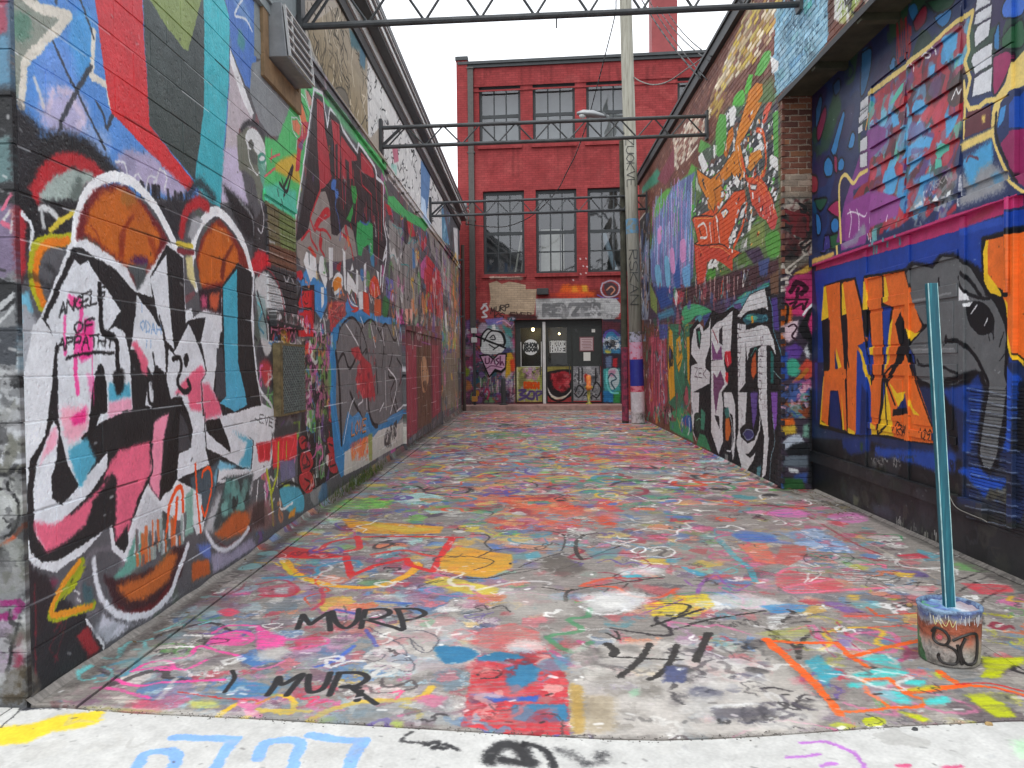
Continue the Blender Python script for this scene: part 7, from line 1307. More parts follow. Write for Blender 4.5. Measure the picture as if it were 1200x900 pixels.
pp = MB().path([(XREC-.05, yC0-.01, 2.6), (XREC-.05, yC0-.01, 1.95)], .018, 8); pp.build("conduit", M_REC, RB)
# ------------------------------------------------------------------ red brick building at the end of the alley
FB = thing("red_brick_building", "red painted brick building with tall steel windows and chimney at alley end", "building")
def frect(k, x0, y0, x1, y1):
    q = pts(f"{k}:{x0},{y0} {x1},{y0} {x1},{y1} {x0},{y1}"); u, v, _ = m_f(q)
    return (u[0]+u[3])/2, (u[1]+u[2])/2, (v[2]+v[3])/2, (v[0]+v[1])/2            # u0,u1,v0,v1
UP = [frect('I', 125, 385, 320, 675), frect('I', 377, 374, 575, 665), frect('I', 628, 370, 826, 658), frect('I', 1056, 372, 1254, 660)]
LO = [frect('J', 145, 92, 338, 485), frect('J', 392, 83, 583, 480), frect('J', 635, 79, 826, 475), frect('J', 1070, 70, 1262, 466)]
for S_ in (UP, LO):
    v0 = np.mean([r[2] for r in S_]); v1 = np.mean([r[3] for r in S_])
    S_[:] = [(r[0], r[1], v0, v1) for r in S_]
ENT = frect('K', 365, 270, 880, 752); STEPZ = .17; ENT = (ENT[0], ENT[1], STEPZ, ENT[3])
U0, U1 = m_f(pts("p:537,100"))[0][0], 9.5
VT = m_f(pts("p:640,76"))[1][0]
holes = UP+LO+[ENT]
def wall_holes(mb, u0, u1, v0, v1, holes, depth, d=0.0):
    us = sorted({u0, u1, *[h[0] for h in holes], *[h[1] for h in holes]}); vs = sorted({v0, v1, *[h[2] for h in holes], *[h[3] for h in holes]})
    P = lambda u, v, dd=d: FP+FD*u+FN*dd+np.array([0, 0, v])
    for a, b in zip(us[:-1], us[1:]):
        for c, e in zip(vs[:-1], vs[1:]):
            m = ((a+b)/2, (c+e)/2)
            if any(h[0] < m[0] < h[1] and h[2] < m[1] < h[3] for h in holes): continue
            mb.quad(P(a, c), P(b, c), P(b, e), P(a, e))
    for h in holes:
        a, b, c, e = h
        mb.quad(P(a, c), P(a, c, d-depth), P(a, e, d-depth), P(a, e)); mb.quad(P(b, c, d-depth), P(b, c), P(b, e), P(b, e, d-depth))
        mb.quad(P(a, e), P(a, e, d-depth), P(b, e, d-depth), P(b, e)); mb.quad(P(a, c, d-depth), P(a, c), P(b, c), P(b, c, d-depth))
    return mb
wall_holes(MB(), U0, U1, -.1, VT, holes, .30).build("wall", M_FAC, FB)
M_RED = plain("red_brick_plain", "86393a", .8, var=.25, scale=3)
M_FRAME = plain("window_steel", "34383a", .5, .2, var=.2)
M_COP = plain("dark_coping", "44484a", .55, .2, var=.25, scale=4)
MB().fbox(U0, U1, VT+.001, VT+.10, -.3, .06).build("coping", M_COP, FB)
MB().fbox(U0, U1, VT+.101, VT+.19, -.3, .12).build("coping_cap", M_COP, FB)
MB().fbox(U0, U1, -.1, VT-.01, -9, -.9).build("building_core", M_BLACK, FB)
MB().fbox(U0, U1, VT-.009, VT+.05, -9, -.301).build("roof", plain("pale_roof", "b5b9ba", .8), FB)
MB().fbox(U0, U0+.02, -.1, VT-.011, -.899, -.001).build("side_wall", M_RED, FB)
band = MB()
for z in (VT-.62, VT-.78): band.fbox(U0+.5, U1, z, z+.05, 0, .035)
band.build("corbel_band", M_FAC, FB)
pu0, pu1 = m_f(pts("I:22,400 76,400"))[0]
MB().fbox(pu0, pu1-.02, -.1, VT+.24, -.05, .09).build("pilaster", M_FAC, FB)
MB().fbox(pu0-.03, pu1, VT+.241, VT+.36, -.08, .13).build("pilaster_cap", M_COP, FB)
du = m_f(pts("I:88,500"))[0][0]
ds = MB(); ds.fbox(du-.09, du+.09, 2.6, VT-.05, .01, .13); ds.fbox(du-.11, du+.11, VT-.05, VT+.0, .005, .16)
for z in (4, 6.2, 8.4): ds.fbox(du-.12, du+.12, z, z+.05, .005, .14)
ds.build("downspout", plain("downspout_grey", "55524f", .55, .3), FB)

def glass(name, tint, refl, rough=.04, mixf=.35):
    m, n, l, b = new_mat(name); out = n["Material Output"]
    g = n.new("ShaderNodeBsdfGlossy"); g.inputs["Roughness"].default_value = rough; g.inputs["Color"].default_value = (refl, refl, refl*1.03, 1)
    t = n.new("ShaderNodeBsdfTransparent"); t.inputs["Color"].default_value = (*tint, 1)
    geo = n.new("ShaderNodeNewGeometry"); nz = noise(n, l, 1.3, 2, .5, geo.outputs["Position"])
    bp = n.new("ShaderNodeBump"); bp.inputs["Strength"].default_value = .12; bp.inputs["Distance"].default_value = .05; l.new(nz.outputs[0], bp.inputs["Height"]); l.new(bp.outputs[0], g.inputs["Normal"])
    mx = n.new("ShaderNodeMixShader"); mx.inputs[0].default_value = mixf
    l.new(t.outputs[0], mx.inputs[1]); l.new(g.outputs[0], mx.inputs[2]); l.new(mx.outputs[0], out.inputs[0])
    return m
G_UP = glass("old_glass", (.80, .83, .83), .8, mixf=.13)
G_DOOR = glass("door_glass", (.8, .82, .8), .5, mixf=.05)
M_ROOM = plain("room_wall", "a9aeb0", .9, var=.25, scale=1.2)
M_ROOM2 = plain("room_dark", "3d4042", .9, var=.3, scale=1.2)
def window(r, cols, rows, thick, room):
    u0, u1, v0, v1 = r; d = -.14
    f = MB(); t = .085
    f.fbox(u0, u0+t, v0, v1, d-.06, d); f.fbox(u1-t, u1, v0, v1, d-.06, d); f.fbox(u0+t, u1-t, v1-t*1.3, v1, d-.06, d); f.fbox(u0+t, u1-t, v0, v0+t, d-.06, d)
    W = f.build("window", M_FRAME, FB)
    a, b, c, e = u0+t, u1-t, v0+t, v1-t*1.3
    mu = MB()
    for i in range(1, cols): x = a+(b-a)*i/cols; mu.fbox(x-.022, x+.022, c, e, d-.045, d-.012)
    for j in range(1, rows):
        z = c+(e-c)*j/rows; k = .055 if j in thick else .022; mu.fbox(a, b, z-k, z+k, d-.047, d-.008)
    mu.build("mullion", M_FRAME, W)
    for i in range(cols):
        for j in range(rows):
            x0, x1 = a+(b-a)*i/cols, a+(b-a)*(i+1)/cols; z0, z1 = c+(e-c)*j/rows, c+(e-c)*(j+1)/rows
            g = random.Random(i*7+j*3+int(u0*10)).uniform(-.006, .006)
            P = lambda u, v, dd: FP+FD*u+FN*dd+np.array([0, 0, v])
            MB().quad(P(x0, z0, d-.03), P(x1, z0, d-.03+g), P(x1, z1, d-.03-g), P(x0, z1, d-.03)).build("pane", G_UP, W)
    MB().fbox(u0-.05, u1+.05, v0-.12, v0-.001, -.05, .07).build("sill", M_FAC, W)
    rm = MB(); P = lambda u, v, dd: FP+FD*u+FN*dd+np.array([0, 0, v])
    rm.quad(P(u0-.3, v0-.2, -.85), P(u1+.3, v0-.2, -.85), P(u1+.3, v1+.2, -.85), P(u0-.3, v1+.2, -.85))
    rm.build("room", room, W)
    return W
WU = [window(r, 3, 2, {1}, M_ROOM) for r in UP]
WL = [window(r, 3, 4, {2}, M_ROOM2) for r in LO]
# things stacked behind the lower windows
M_PALE = plain("pale_board", "b9bab2", .7, var=.15)
u0, u1, v0, v1 = LO[1]
ib = MB(); ib.fbox(u0+.12, u0+.75, v0+.1, v0+1.55, -.75, -.70); ib.fbox(u0+.80, u0+.9, v0+.1, v0+1.5, -.6, -.55); ib.build("stored_boards", M_PALE, WL[1])
u0, u1, v0, v1 = LO[0]
P = lambda u, v, dd: FP+FD*u+FN*dd+np.array([0, 0, v])
MB().tube(P(u0+1.0, v0+.1, -.5), P(u0+1.25, v0+1.5, -.5), .03).tube(P(u0+1.2, v0+.1, -.5), P(u0+1.45, v0+1.5, -.5), .03).build("ladder", M_PALE, WL[0])
u0, u1, v0, v1 = LO[2]
MB().tube(P(u0+.5, v0+1.4, -.5), P(u0+.9, v0+.1, -.45), .09).build("leaning_board", plain("pale_blue_board", "8fa5b5", .6), WL[2])

# chimney on the roof
cf = 3.0
def roofpt(x, y, off): return pt(at_f, x, y, -off)
c0, c1 = roofpt(764, 60, cf), roofpt(794, 60, cf)
cu0, cu1 = (c0-FP)@FD, (c1-FP)@FD; cu0 -= .0
M_CH = plain("red_chimney", "914243", .75, var=.2, scale=3)
chim = MB().fbox(cu0, cu1, VT, VT+4.6, -cf-1.3, -cf).build("chimney", M_CH, FB)
MB().fbox(cu0-.03, cu1+.03, VT+.0, VT+.22, -cf-1.33, -cf+.03).build("flashing", M_COP, chim)

# entrance
M_DOORF = plain("dark_door_frame", "2b302e", .5, var=.3)
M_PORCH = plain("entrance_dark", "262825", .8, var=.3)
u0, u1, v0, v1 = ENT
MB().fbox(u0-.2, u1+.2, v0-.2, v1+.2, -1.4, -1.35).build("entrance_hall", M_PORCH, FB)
def ku(x): return m_f(pts(f"K:{x},500"))[0][0]
def kv(y): return m_f(pts(f"K:600,{y}"))[1][0]
MB().fbox(ku(365), ku(879), kv(312), v1-.001, -.24, -.20).build("transom_panel", M_DOORF, FB)
MB().fbox(ku(529), ku(546), v0+.001, kv(284), -.19, -.10).build("white_post", M_WHITE, FB)
def door(x0, x1, gx0, gx1, gy0, gy1, frame=True):
    a, b = ku(x0), ku(x1); g0, g1 = ku(gx0), ku(gx1); t0, t1 = kv(gy1), kv(gy0); top = kv(312)-.002
    f = MB(); f.fbox(a, g0, v0+.002, top, -.25, -.20); f.fbox(g1, b, v0+.002, top, -.25, -.20); f.fbox(g0, g1, t1, top, -.25, -.20); f.fbox(g0, g1, v0+.002, t0, -.25, -.20)
    D = f.build("door", M_DOORF, FB)
    P = lambda u, v, dd: FP+FD*u+FN*dd+np.array([0, 0, v])
    MB().quad(P(g0, t0, -.225), P(g1, t0, -.225), P(g1, t1, -.225), P(g0, t1, -.225)).build("pane", G_DOOR, D)
    pn = MB().fbox(a+.03, b-.03, v0+.05, kv(548), -.199, -.17).build("kick_panel", M_FAC, D)
    MB().tube(P(b-.08, v0+.95, -.16), P(b-.08, v0+1.3, -.16), .015).build("handle", M_STEEL, D)
    return D
D1 = door(368, 528, 400, 520, 318, 545); D2 = door(550, 700, 560, 672, 318, 540); D3 = door(702, 878, 720, 735, 330, 345)
fr = MB(); fr.fbox(ku(398), ku(402), kv(548), kv(400), -.198, -.185); fr.fbox(ku(518), ku(523), kv(548), kv(400), -.198, -.185); fr.fbox(ku(403), ku(517), kv(550), kv(545), -.198, -.185)
fr.build("white_edging", M_WHITE, D1)
# lettering on the door glass
M_LET = plain("white_vinyl", "d3d6d4", .5, var=.05, bmp=0); M_LETD = plain("dark_vinyl", "3c4140", .6, var=.05, bmp=0)
def disc(mb, cu, cv, r, d, n=32):
    P = lambda u, v, dd: FP+FD*u+FN*dd+np.array([0, 0, v])
    return mb.quad(*[P(cu+r*math.cos(2*math.pi*i/n), cv+r*math.sin(2*math.pi*i/n), d) for i in range(n)])
def fletters(mb, string, cu, cv, h, w, d, th):
    n = len(string); pitch = w/n; lw = pitch*.74
    for i, ch in enumerate(string):
        x = cu-w/2+pitch*i+(pitch-lw)/2
        for stt in GLY.get(ch, '').split('|'):
            if not stt: continue
            q = [tuple(map(float, t.split(','))) for t in stt.split()]
            for (xa, ya), (xb, yb) in zip(q[:-1], q[1:]):
                A = np.array([x+xa*lw, cv-h/2+ya*h]); B = np.array([x+xb*lw, cv-h/2+yb*h]); D_ = B-A; L = np.hypot(*D_)
                if L < 1e-6: continue
                D_ /= L; N = np.array([-D_[1], D_[0]])*th/2; A = A-D_*th/2; B = B+D_*th/2
                P = lambda p: FP+FD*p[0]+FN*d+np.array([0, 0, p[1]])
                mb.quad(P(A-N), P(B-N), P(B+N), P(A+N))
    return mb
cu, cv = ku(458), kv(432); rr = (ku(505)-ku(412))/2
disc(MB(), cu, cv, rr, -.219).build("round_sign", M_LET, D1)
lt = MB(); fletters(lt, "SHOW", cu, cv+rr*.30, rr*.46, rr*1.75, -.215, .045); fletters(lt, "ROOM", cu, cv-rr*.30, rr*.46, rr*1.75, -.214, .045); lt.build("sign_letters", M_LETD, D1)
cu = (ku(572)+ku(664))/2; w_ = ku(664)-ku(572)
lt = MB(); fletters(lt, "MOTOR", cu, kv(412), .16, w_*.86, -.215, .034); fletters(lt, "HOUSE", cu, kv(448), .16, w_*.86, -.215, .034)
for a, b, c, e in ((572, 664, 400, 397), (572, 664, 432, 429), (572, 664, 466, 463)): lt.fbox(ku(a), ku(b), kv(c), kv(e), -.22, -.216)
for a, b in ((570, 572.5), (663.5, 666)): lt.fbox(ku(a), ku(b), kv(466), kv(397), -.22, -.217)
lt.build("door_letters", M_LET, D2)
# the two notices on the right-hand door
M_NOT = plain("notice_pink_white", "b9a4a6", .5, var=.08); M_PAP = plain("white_paper", "d2d3cc", .7, var=.08); M_TXT = plain("notice_print", "7a4a4e", .6, bmp=0)
MB().fbox(ku(745), ku(830), kv(460), kv(375), -.198, -.19).build("notice_frame", M_TXT, D3)
MB().fbox(ku(751), ku(824), kv(454), kv(381), -.189, -.186).build("notice_board", M_NOT, D3)
tx = MB()
for i, y in enumerate((388, 400, 409, 418, 427, 436, 445)): tx.fbox(ku(758+3*(i % 3)), ku(818-4*(i % 2)), kv(y+3), kv(y), -.1859, -.185)
tx.build("notice_lines", M_TXT, D3)
MB().fbox(ku(769), ku(810), kv(516), kv(466), -.198, -.193).build("paper_notice", M_PAP, D3)
MB().fbox(ku(818), ku(838), kv(349), kv(330), -.198, -.193).build("door_sticker", M_PAP, D3)
# lit ceiling lamps behind the door glass
M_BULB, n_, l_, b_ = new_mat("lit_bulb"); b_.inputs["Emission Color"].default_value = (1, .78, .35, 1); b_.inputs["Emission Strength"].default_value = 9; b_.inputs["Base Color"].default_value = (1, .85, .5, 1)
for x, y, s, e in ((468, 325, .055, 8), (624, 352, .035, 2)):
    p = FP+FD*ku(x)-FN*.55+np.array([0, 0, kv(y)])
    T = thing("hanging_lamp", "lit warm bulb hanging behind the door with round white sign" if s > .05 else "small lit bulb glowing behind the middle dark door", "lamp", tuple(p))
    b = MB().lathe([(0.001, -s), (s*.6, -s*.8), (s, 0), (s*.6, s*.8), (.001, s)], 14).build("bulb", M_BULB, T, smooth=True)
    MB().tube((0, 0, s*.8), (0, 0, s*.8+.25), .012).build("cord", M_BLACK, T)
    ld = bpy.data.lights.new("lamp_light", 'POINT'); ld.energy = e; ld.color = (1, .75, .38); ld.shadow_soft_size = s
    lo = bpy.data.objects.new("lamp_light", ld); C.objects.link(lo); lo.location = (0, -s*1.6, -s*.4); lo.parent = T
M_STEP = plain('painted_step', 'a08078', .8, var=.5, scale=4, bmp=.4, bscale=30)
# concrete step in front of the doors
sp = MB(); sp.fbox(m_f(pts("K:70,700"))[0][0], ku(990), -.05, STEPZ-.002, 0.001, .85); sp.build("entrance_step", M_STEP, FB, bevel=.02)
# steel lamp box above the entrance
MB().fbox(ku(500), ku(568), kv(126), kv(90), .001, .16).build("wall_lamp_box", M_BLACK, FB, bevel=.01)
# ------------------------------------------------------------------ window air conditioner
M_AC = plain("ac_grey", "8d9092", .5, .1, var=.2, scale=10); M_GRL = plain("ac_grille_dark", "4f4d50", .6, var=.25)
ac = thing("air_conditioner", "grey window air conditioner with white barred front jutting from left wall", "air conditioner", (XL, 6.62, 4.16))
X0, L, H = .19, .78, .46
bd = MB(); bd.hexa([(-.02, 0, 0), (X0-.02, 0, 0), (X0-.02, L, 0), (-.02, L, 0), (-.02, 0, H), (X0-.06, 0, H), (X0-.06, L, H), (-.02, L, H)]); bd.build("body", M_AC, ac, bevel=.006)
g = MB(); g.hexa([(X0-.019, .03, .03), (X0-.012, .03, .03), (X0-.012, L-.03, .03), (X0-.019, L-.03, .03), (X0-.056, .03, H-.03), (X0-.049, .03, H-.03), (X0-.049, L-.03, H-.03), (X0-.056, L-.03, H-.03)]); g.build("grille", M_GRL, ac)
def fx(z): return X0-.012-.037*(z-.03)/(H-.06)
fr = MB()
for y in (.015, L-.035):
    fr = MB(); fr.hexa([(fx(.0), y, .01), (fx(.0)+.02, y, .01), (fx(.0)+.02, y+.02, .01), (fx(.0), y+.02, .01), (fx(H), y, H-.01), (fx(H)+.02, y, H-.01), (fx(H)+.02, y+.02, H-.01), (fx(H), y+.02, H-.01)]); fr.build("upright_bar", M_WHITE, ac)
fr = MB(); fr.hexa([(fx(.2)-.02, .2, .01), (fx(.2)+.012, .2, .01), (fx(.2)+.012, .235, .01), (fx(.2)-.02, .235, .01), (fx(H)-.01, .2, H-.01), (fx(H)+.016, .2, H-.01), (fx(H)+.016, .235, H-.01), (fx(H)-.01, .235, H-.01)])
fr.build("upright_bar", M_WHITE, ac)
for i in range(6):
    z = .012+i*.085; MB().box(fx(z), fx(z)+.018, .036, L-.036, z, z+.012).build("louvre", M_WHITE, ac)
wf = MB(); T0 = XL
wfo = thing("wooden_window_frame", "raw timber boards framing the air conditioner opening", "window frame", (XL, 6.62, 4.0))
MB().box(-.005, .03, -.16, L+.1, -.06, .13).build("sill_board", M_WOOD, wfo, bevel=.004)
MB().box(-.005, .028, -.16, -.03, .131, .62).build("side_board", M_WOOD, wfo, bevel=.004)
MB().box(-.005, .028, L+.03, L+.1, .131, .59).build("side_board", M_WOOD, wfo, bevel=.004)

# ------------------------------------------------------------------ expanded-metal guard
M_GOLD = plain("aged_brass_paint", "7d704f", .6, .2, var=.65, scale=14); M_MESH = plain("mesh_wire", "8b938f", .45, .4, var=.5, scale=30)
gy0, gy1, gz0, gz1 = 6.62, 7.36, 1.06, 1.70; gd = .065
wg = thing("wire_mesh_guard", "brass framed expanded metal guard over a small opening in the left wall", "wire guard", (XL, gy0, gz0))
L, H = gy1-gy0, gz1-gz0
MB().box(0, gd, 0, .02, 0, H).build("side_panel", M_GOLD, wg); MB().box(0, gd, L-.02, L, 0, H).build("side_panel", M_GOLD, wg)
MB().box(gd-.02, gd+.004, .021, .06, 0, H).build("frame_bar", M_GOLD, wg)
MB().box(0, gd+.003, .0205, L-.0205, H-.02, H).build("top_panel", M_GOLD, wg); MB().box(0, gd+.003, .0205, L-.0205, 0, .018).build("bottom_panel", M_GOLD, wg)
MB().box(.002, .012, .021, L-.021, .019, H-.021).build("back_plate", M_BLACK, wg)
ms = MB(); px, pz = .052, .046
for d in (-1, 1):
    k = -40
    while k*px < L+H:
        a, b = k*px, 0.0
        p0 = [a if d > 0 else L-a, 0.0]; s = px/pz
        zs = np.linspace(.02, H-.02, 2)
        ya, yb = (a+s*zs[0], a+s*zs[1])
        za, zb = zs
        if ya < .06: za += (.06-ya)/s; ya = .06
        if yb > L-.02: zb -= (yb-(L-.02))/s; yb = L-.02
        if za < zb-.01:
            if d < 0: ya, yb = L+.04-ya, L+.04-yb
            ms.tube((gd+.002*d, ya, za), (gd+.002*d, yb, zb), .0045, 4, cap=False)
        k += 1
ms.build("wire_mesh", M_MESH, wg, kind="stuff")

# ------------------------------------------------------------------ roof trusses across the alley
M_TRUSS = plain("weathered_truss_steel", "4e5153", .55, .4, var=.4, scale=7)
def truss(la, lb, ra, rb, label, rad, nweb, brace=True):
    """chords: upper la->ra, lower lb->rb (world points)"""
    T = thing("steel_truss", label, "truss", group="trusses across the alley"); del T["group"]
    la, lb, ra, rb = map(np.array, (la, lb, ra, rb))
    MB().tube(la, ra, rad, 10).build("chord", M_TRUSS, T, smooth=False); MB().tube(lb, rb, rad, 10).build("chord", M_TRUSS, T)
    k = nweb*2
    for i in range(k):
        t0, t1 = (i+.35)/(k+.6), (i+1.35)/(k+.6)
        a, b = (lb+(rb-lb)*t0, la+(ra-la)*t1) if i % 2 == 0 else (la+(ra-la)*t0, lb+(rb-lb)*t1)
        MB().tube(a, b, rad*.42, 6).build("web_bar", M_TRUSS, T)
    p = MB(); q = (la+lb)/2; p.box(q[0]-.01, q[0]+.03, q[1]-.07, q[1]+.07, lb[2]-.25, la[2]+.12); p.build("wall_plate", M_TRUSS, T)
    p = MB(); q = (ra+rb)/2; p.box(q[0]-.03, q[0]+.01, q[1]-.07, q[1]+.07, rb[2]-.08, ra[2]+.08); p.build("wall_plate", M_TRUSS, T)
    if brace: MB().tube(lb+np.array([.02, 0, -.12]) if False else la*.0+lb+np.array([.02, 0, .02]), la+(ra-la)*.06, rad*.8, 6).build("brace", M_TRUSS, T)
    return T
lx, rx = XL+.005, XR-.004
def Lp(x, y): return pt(at_x, x, y, lx)
def Rp(x, y): return pt(at_x, x, y, rx)
a = Lp(352, 31.5); b = Rp(938, 5)
h = .42
T1 = truss(a+[0, 0, h], a, b+[0, 0, h], b, "steel truss bridging the alley above the air conditioner", .033, 9)
hk = a+(b-a)*((640-352)/(938-352)); MB().tube(hk, hk-np.array([0, 0, .13]), .008, 6).build("hook", M_TRUSS, T1)
a, a2 = Lp(446, 150), Lp(446, 172); b, b2 = Rp(829, 136), Rp(829, 158); a2[1] = a[1]; b2[1] = b[1]
truss(a, a2, b, b2, "steel truss crossing in front of the upper red brick windows", .030, 9)
a, a2 = Lp(504, 238), Lp(504, 253); b, b2 = Rp(758, 229), Rp(758, 245); a2[1] = a[1]; b2[1] = b[1]
truss(a, a2, b, b2, "steel truss crossing in front of the lower red brick windows", .030, 9)

# ------------------------------------------------------------------ utility pole, street light and wires
def pole_mat():
    m, n, l, b = new_mat("pole_wood")
    geo = n.new("ShaderNodeNewGeometry"); mp = n.new("ShaderNodeMapping"); mp.inputs["Scale"].default_value = (14, 14, .7); l.new(geo.outputs["Position"], mp.inputs[0])
    t = noise(n, l, 1.6, 7, .7, mp.outputs[0]); r = ramp(n, l, t.outputs[0], [(.3, (.17, .16, .13)), (.5, (.36, .35, .29)), (.75, (.48, .48, .41))])
    sp = n.new("ShaderNodeSeparateXYZ"); l.new(geo.outputs["Position"], sp.inputs[0])
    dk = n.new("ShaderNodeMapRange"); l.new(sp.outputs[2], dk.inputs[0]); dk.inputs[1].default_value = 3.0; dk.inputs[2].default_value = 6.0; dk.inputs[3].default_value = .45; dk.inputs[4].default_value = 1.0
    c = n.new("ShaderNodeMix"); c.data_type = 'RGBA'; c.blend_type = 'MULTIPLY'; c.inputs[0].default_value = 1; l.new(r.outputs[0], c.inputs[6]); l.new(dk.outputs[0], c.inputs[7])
    l.new(c.outputs[2], b.inputs["Base Color"]); b.inputs["Roughness"].default_value = .85; bump(n, l, b, t.outputs[0], .4, .01)
    return m
M_POLE = pole_mat()
PB = pt(at_z, 748, 496, 0.0); PB[0] = min(PB[0], XR-.22)
PT = pt(at_y, 733, 0, PB[1]-.25)
PT = PB+(PT-PB)*1.22
pole = thing("utility_pole", "tall weathered wooden utility pole with painted base beside the brick warehouse", "utility pole", tuple(PB))
ax = PT-PB; Hn = ax[2]
pm_ = MB(); N = 24
prev = None
rr = lambda t: .165-.025*t
sec = 14
for j in range(sec):
    t0, t1 = j/sec, (j+1)/sec
    pm_.tube(ax*t0, ax*t1, rr(t0), 20, rr(t1), cap=(j == sec-1))
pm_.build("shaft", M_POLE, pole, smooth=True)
def band_on(z0, z1, name, mat, extra=.004):
    t0, t1 = z0/Hn, z1/Hn
    MB().tube(ax*t0, ax*t1, rr(t0)+extra, 20, rr(t1)+extra).build(name, mat, pole, smooth=False)
def splash(name, c1, c2, scale, lo=.45, hi=.55):
    m, n, l, b = new_mat(name); geo = n.new("ShaderNodeNewGeometry"); t = noise(n, l, scale, 6, .7, geo.outputs["Position"])
    s = lambda c: tuple((x/12.92 if x <= .04045 else ((x+.055)/1.055)**2.4) for x in col(c))
    l.new(ramp(n, l, t.outputs[0], [(lo, s(c1)), (hi, s(c2))]).outputs[0], b.inputs["Base Color"]); b.inputs["Roughness"].default_value = .5; return m
pz = lambda y: (pt(at_y, 748, y, PB[1])[2])
band_on(.02, pz(482), "paint_band", splash("pole_white_dark", "3a3634", "c2bfc2", 5, .35, .55)); band_on(pz(482)+.001, pz(459), "paint_band", splash("pole_white", "bdbcc2", "cfcfd4", 6))
band_on(pz(459)+.001, pz(452), "paint_band", splash("pole_red", "b73a55", "cf8090", 8), .0045); band_on(pz(452)+.001, pz(421), "paint_band", splash("pole_blue", "26308a", "31419c", 6, .5, .72), .005)
band_on(pz(421)+.001, pz(401), "paint_band", splash("pole_pink", "c9a3bb", "c44a62", 9, .5, .62), .0045); band_on(pz(401)+.001, pz(389), "paint_band", splash("pole_mixed", "55534c", "a9adc0", 7), .004)
band_on(pz(275), pz(258), "paint_band", splash("pole_lightblue", "7d8074", "5a93b8", 9, .42, .58), .003)
# hand-drawn letters running down the shaft
lt = MB(); camdir = Vector((-.14, -1, 0)).normalized(); sd = Vector((1, -.14, 0)).normalized()
def pole_text(string, ytop, dy, w, th):
    for i, ch in enumerate(string):
        zc = pz(ytop+dy*i); t = zc/Hn; c = Vector(ax*t); hh = abs(pz(0)-pz(dy))*.42; rad = rr(t)+.004
        for stt in GLY.get(ch, '').split('|'):
            if not stt: continue
            q = [tuple(map(float, s.split(','))) for s in stt.split()]
            for (xa, ya), (xb, yb) in zip(q[:-1], q[1:]):
                # letters lie turned on their side along the pole
                def on(x, y):
                    s_ = (y-.5)*w; dd = math.sqrt(max(rad*rad-s_*s_, 0)); return c+sd*s_+camdir*dd+Vector((0, 0, (.5-x)*2*hh))
                for k in range(3):
                    p, q2 = on(xa+(xb-xa)*k/3, ya+(yb-ya)*k/3), on(xa+(xb-xa)*(k+1)/3, ya+(yb-ya)*(k+1)/3)
                    if (q2-p).length > 1e-5: lt.tube(p, q2, th, 4)
pole_text("ZUOKVE", 170, 9.5, .19, .010); pole_text("RSKAN", 300, 13, .2, .010)
lt.build("tag_letters", M_BLACK, pole)
cr = MB(); q = Vector(ax*.93)
cr.box(q.x-1.1, q.x+1.1, q.y-.26, q.y-.15, q.z-.06, q.z+.06); cr.build("crossarm", M_POLE, pole)
for k in (-.95, -.45, .45, .95): MB().lathe([(.03, 0), (.045, .02), (.02, .05), (.04, .07), (.001, .11)], 10, (q.x+k, q.y-.2, q.z+.06)).build("insulator", M_DGREY, pole, smooth=True)
# dark timber guard strapped to the side of the pole
gp = thing("cable_guard_post", "slim dark mossy timber strapped beside the utility pole", "post", tuple(PB+np.array([-.30, .12, 0])))
t_ = pt(at_y, 729, 165, PB[1]+.12)-PB-np.array([-.30, .12, 0])
MB().tube((0, 0, 0), tuple(t_), .085, 10, .075).build("guard_timber", plain("mossy_timber", "46463a", .9, var=.6, scale=5), gp)
MB().tube((0, 0, .05), tuple(np.array(t_)*.27), .089, 10, .087).build("painted_foot", splash("post_paint", "5a2f3f", "8e3550", 6), gp)
# street light
lh = pt(at_y, 676, 133, PB[1]-.1)
sl_ = thing("street_light", "grey cobra-head street light reaching from the utility pole", "street light", tuple(PB))
hv = lh-PB; att = ax*((lh[2]-.55)/Hn)
arm = [att+np.array([-.14, -.05, 0]), att+np.array([-.45, -.05, .32]), hv+np.array([.62, 0, .02])]
MB().path(arm, .03, 8).build("arm", M_STEEL, sl_)
hd = MB()
for j, (x, w, zt, zb) in enumerate(((.0, .05, .03, -.03), (.15, .13, .10, -.05), (.4, .15, .11, -.04), (.62, .08, .06, -.03), (.78, .035, .03, -.03))):
    k = len(hd.v); b0 = hv+np.array([x, 0, -x*.12])
    for i in range(10): t = 2*math.pi*i/10; hd.v.append(tuple(b0+np.array([0, w*math.cos(t), (zt if math.sin(t) > 0 else -zb)*math.sin(t)])))
    if j:
        for i in range(10): hd.f.append((k-10+i, k-10+(i+1) % 10, k+(i+1) % 10, k+i))
    if j in (0, 4): hd.f.append(tuple(range(k, k+10)))
hd.build("lamp_head", plain("lamp_grey", "9b9ea0", .45, .3, var=.15), sl_, smooth=True)
MB().lathe([(.001, -.09), (.07, -.07), (.09, -.02), (.08, 0)], 12, tuple(hv+np.array([.14, 0, -.03]))).build("lens", plain("lamp_lens", "c6cac8", .2, var=.05), sl_, smooth=True)

def cable(label, P, r, mat, sag=0.0):
    P = [np.array(p, float) for p in P]
    if len(P) == 2:
        a, b = P; P = [a+(b-a)*t-np.array([0, 0, sag*4*t*(1-t)]) for t in np.linspace(0, 1, 14)]
    else: P = list(smooth(np.array(P), False, 5))
    o = MB().path(P, r, 6).build("cable", mat, smooth=True)
    b0 = Vector(P[0])
    for v in o.data.vertices: v.co -= b0
    o.location = b0
    return tag(o, label, "cable")
M_CAB = plain("black_cable", "2c2c2d", .6, bmp=0); M_CABG = plain("grey_cable", "7d7b76", .6, bmp=0)
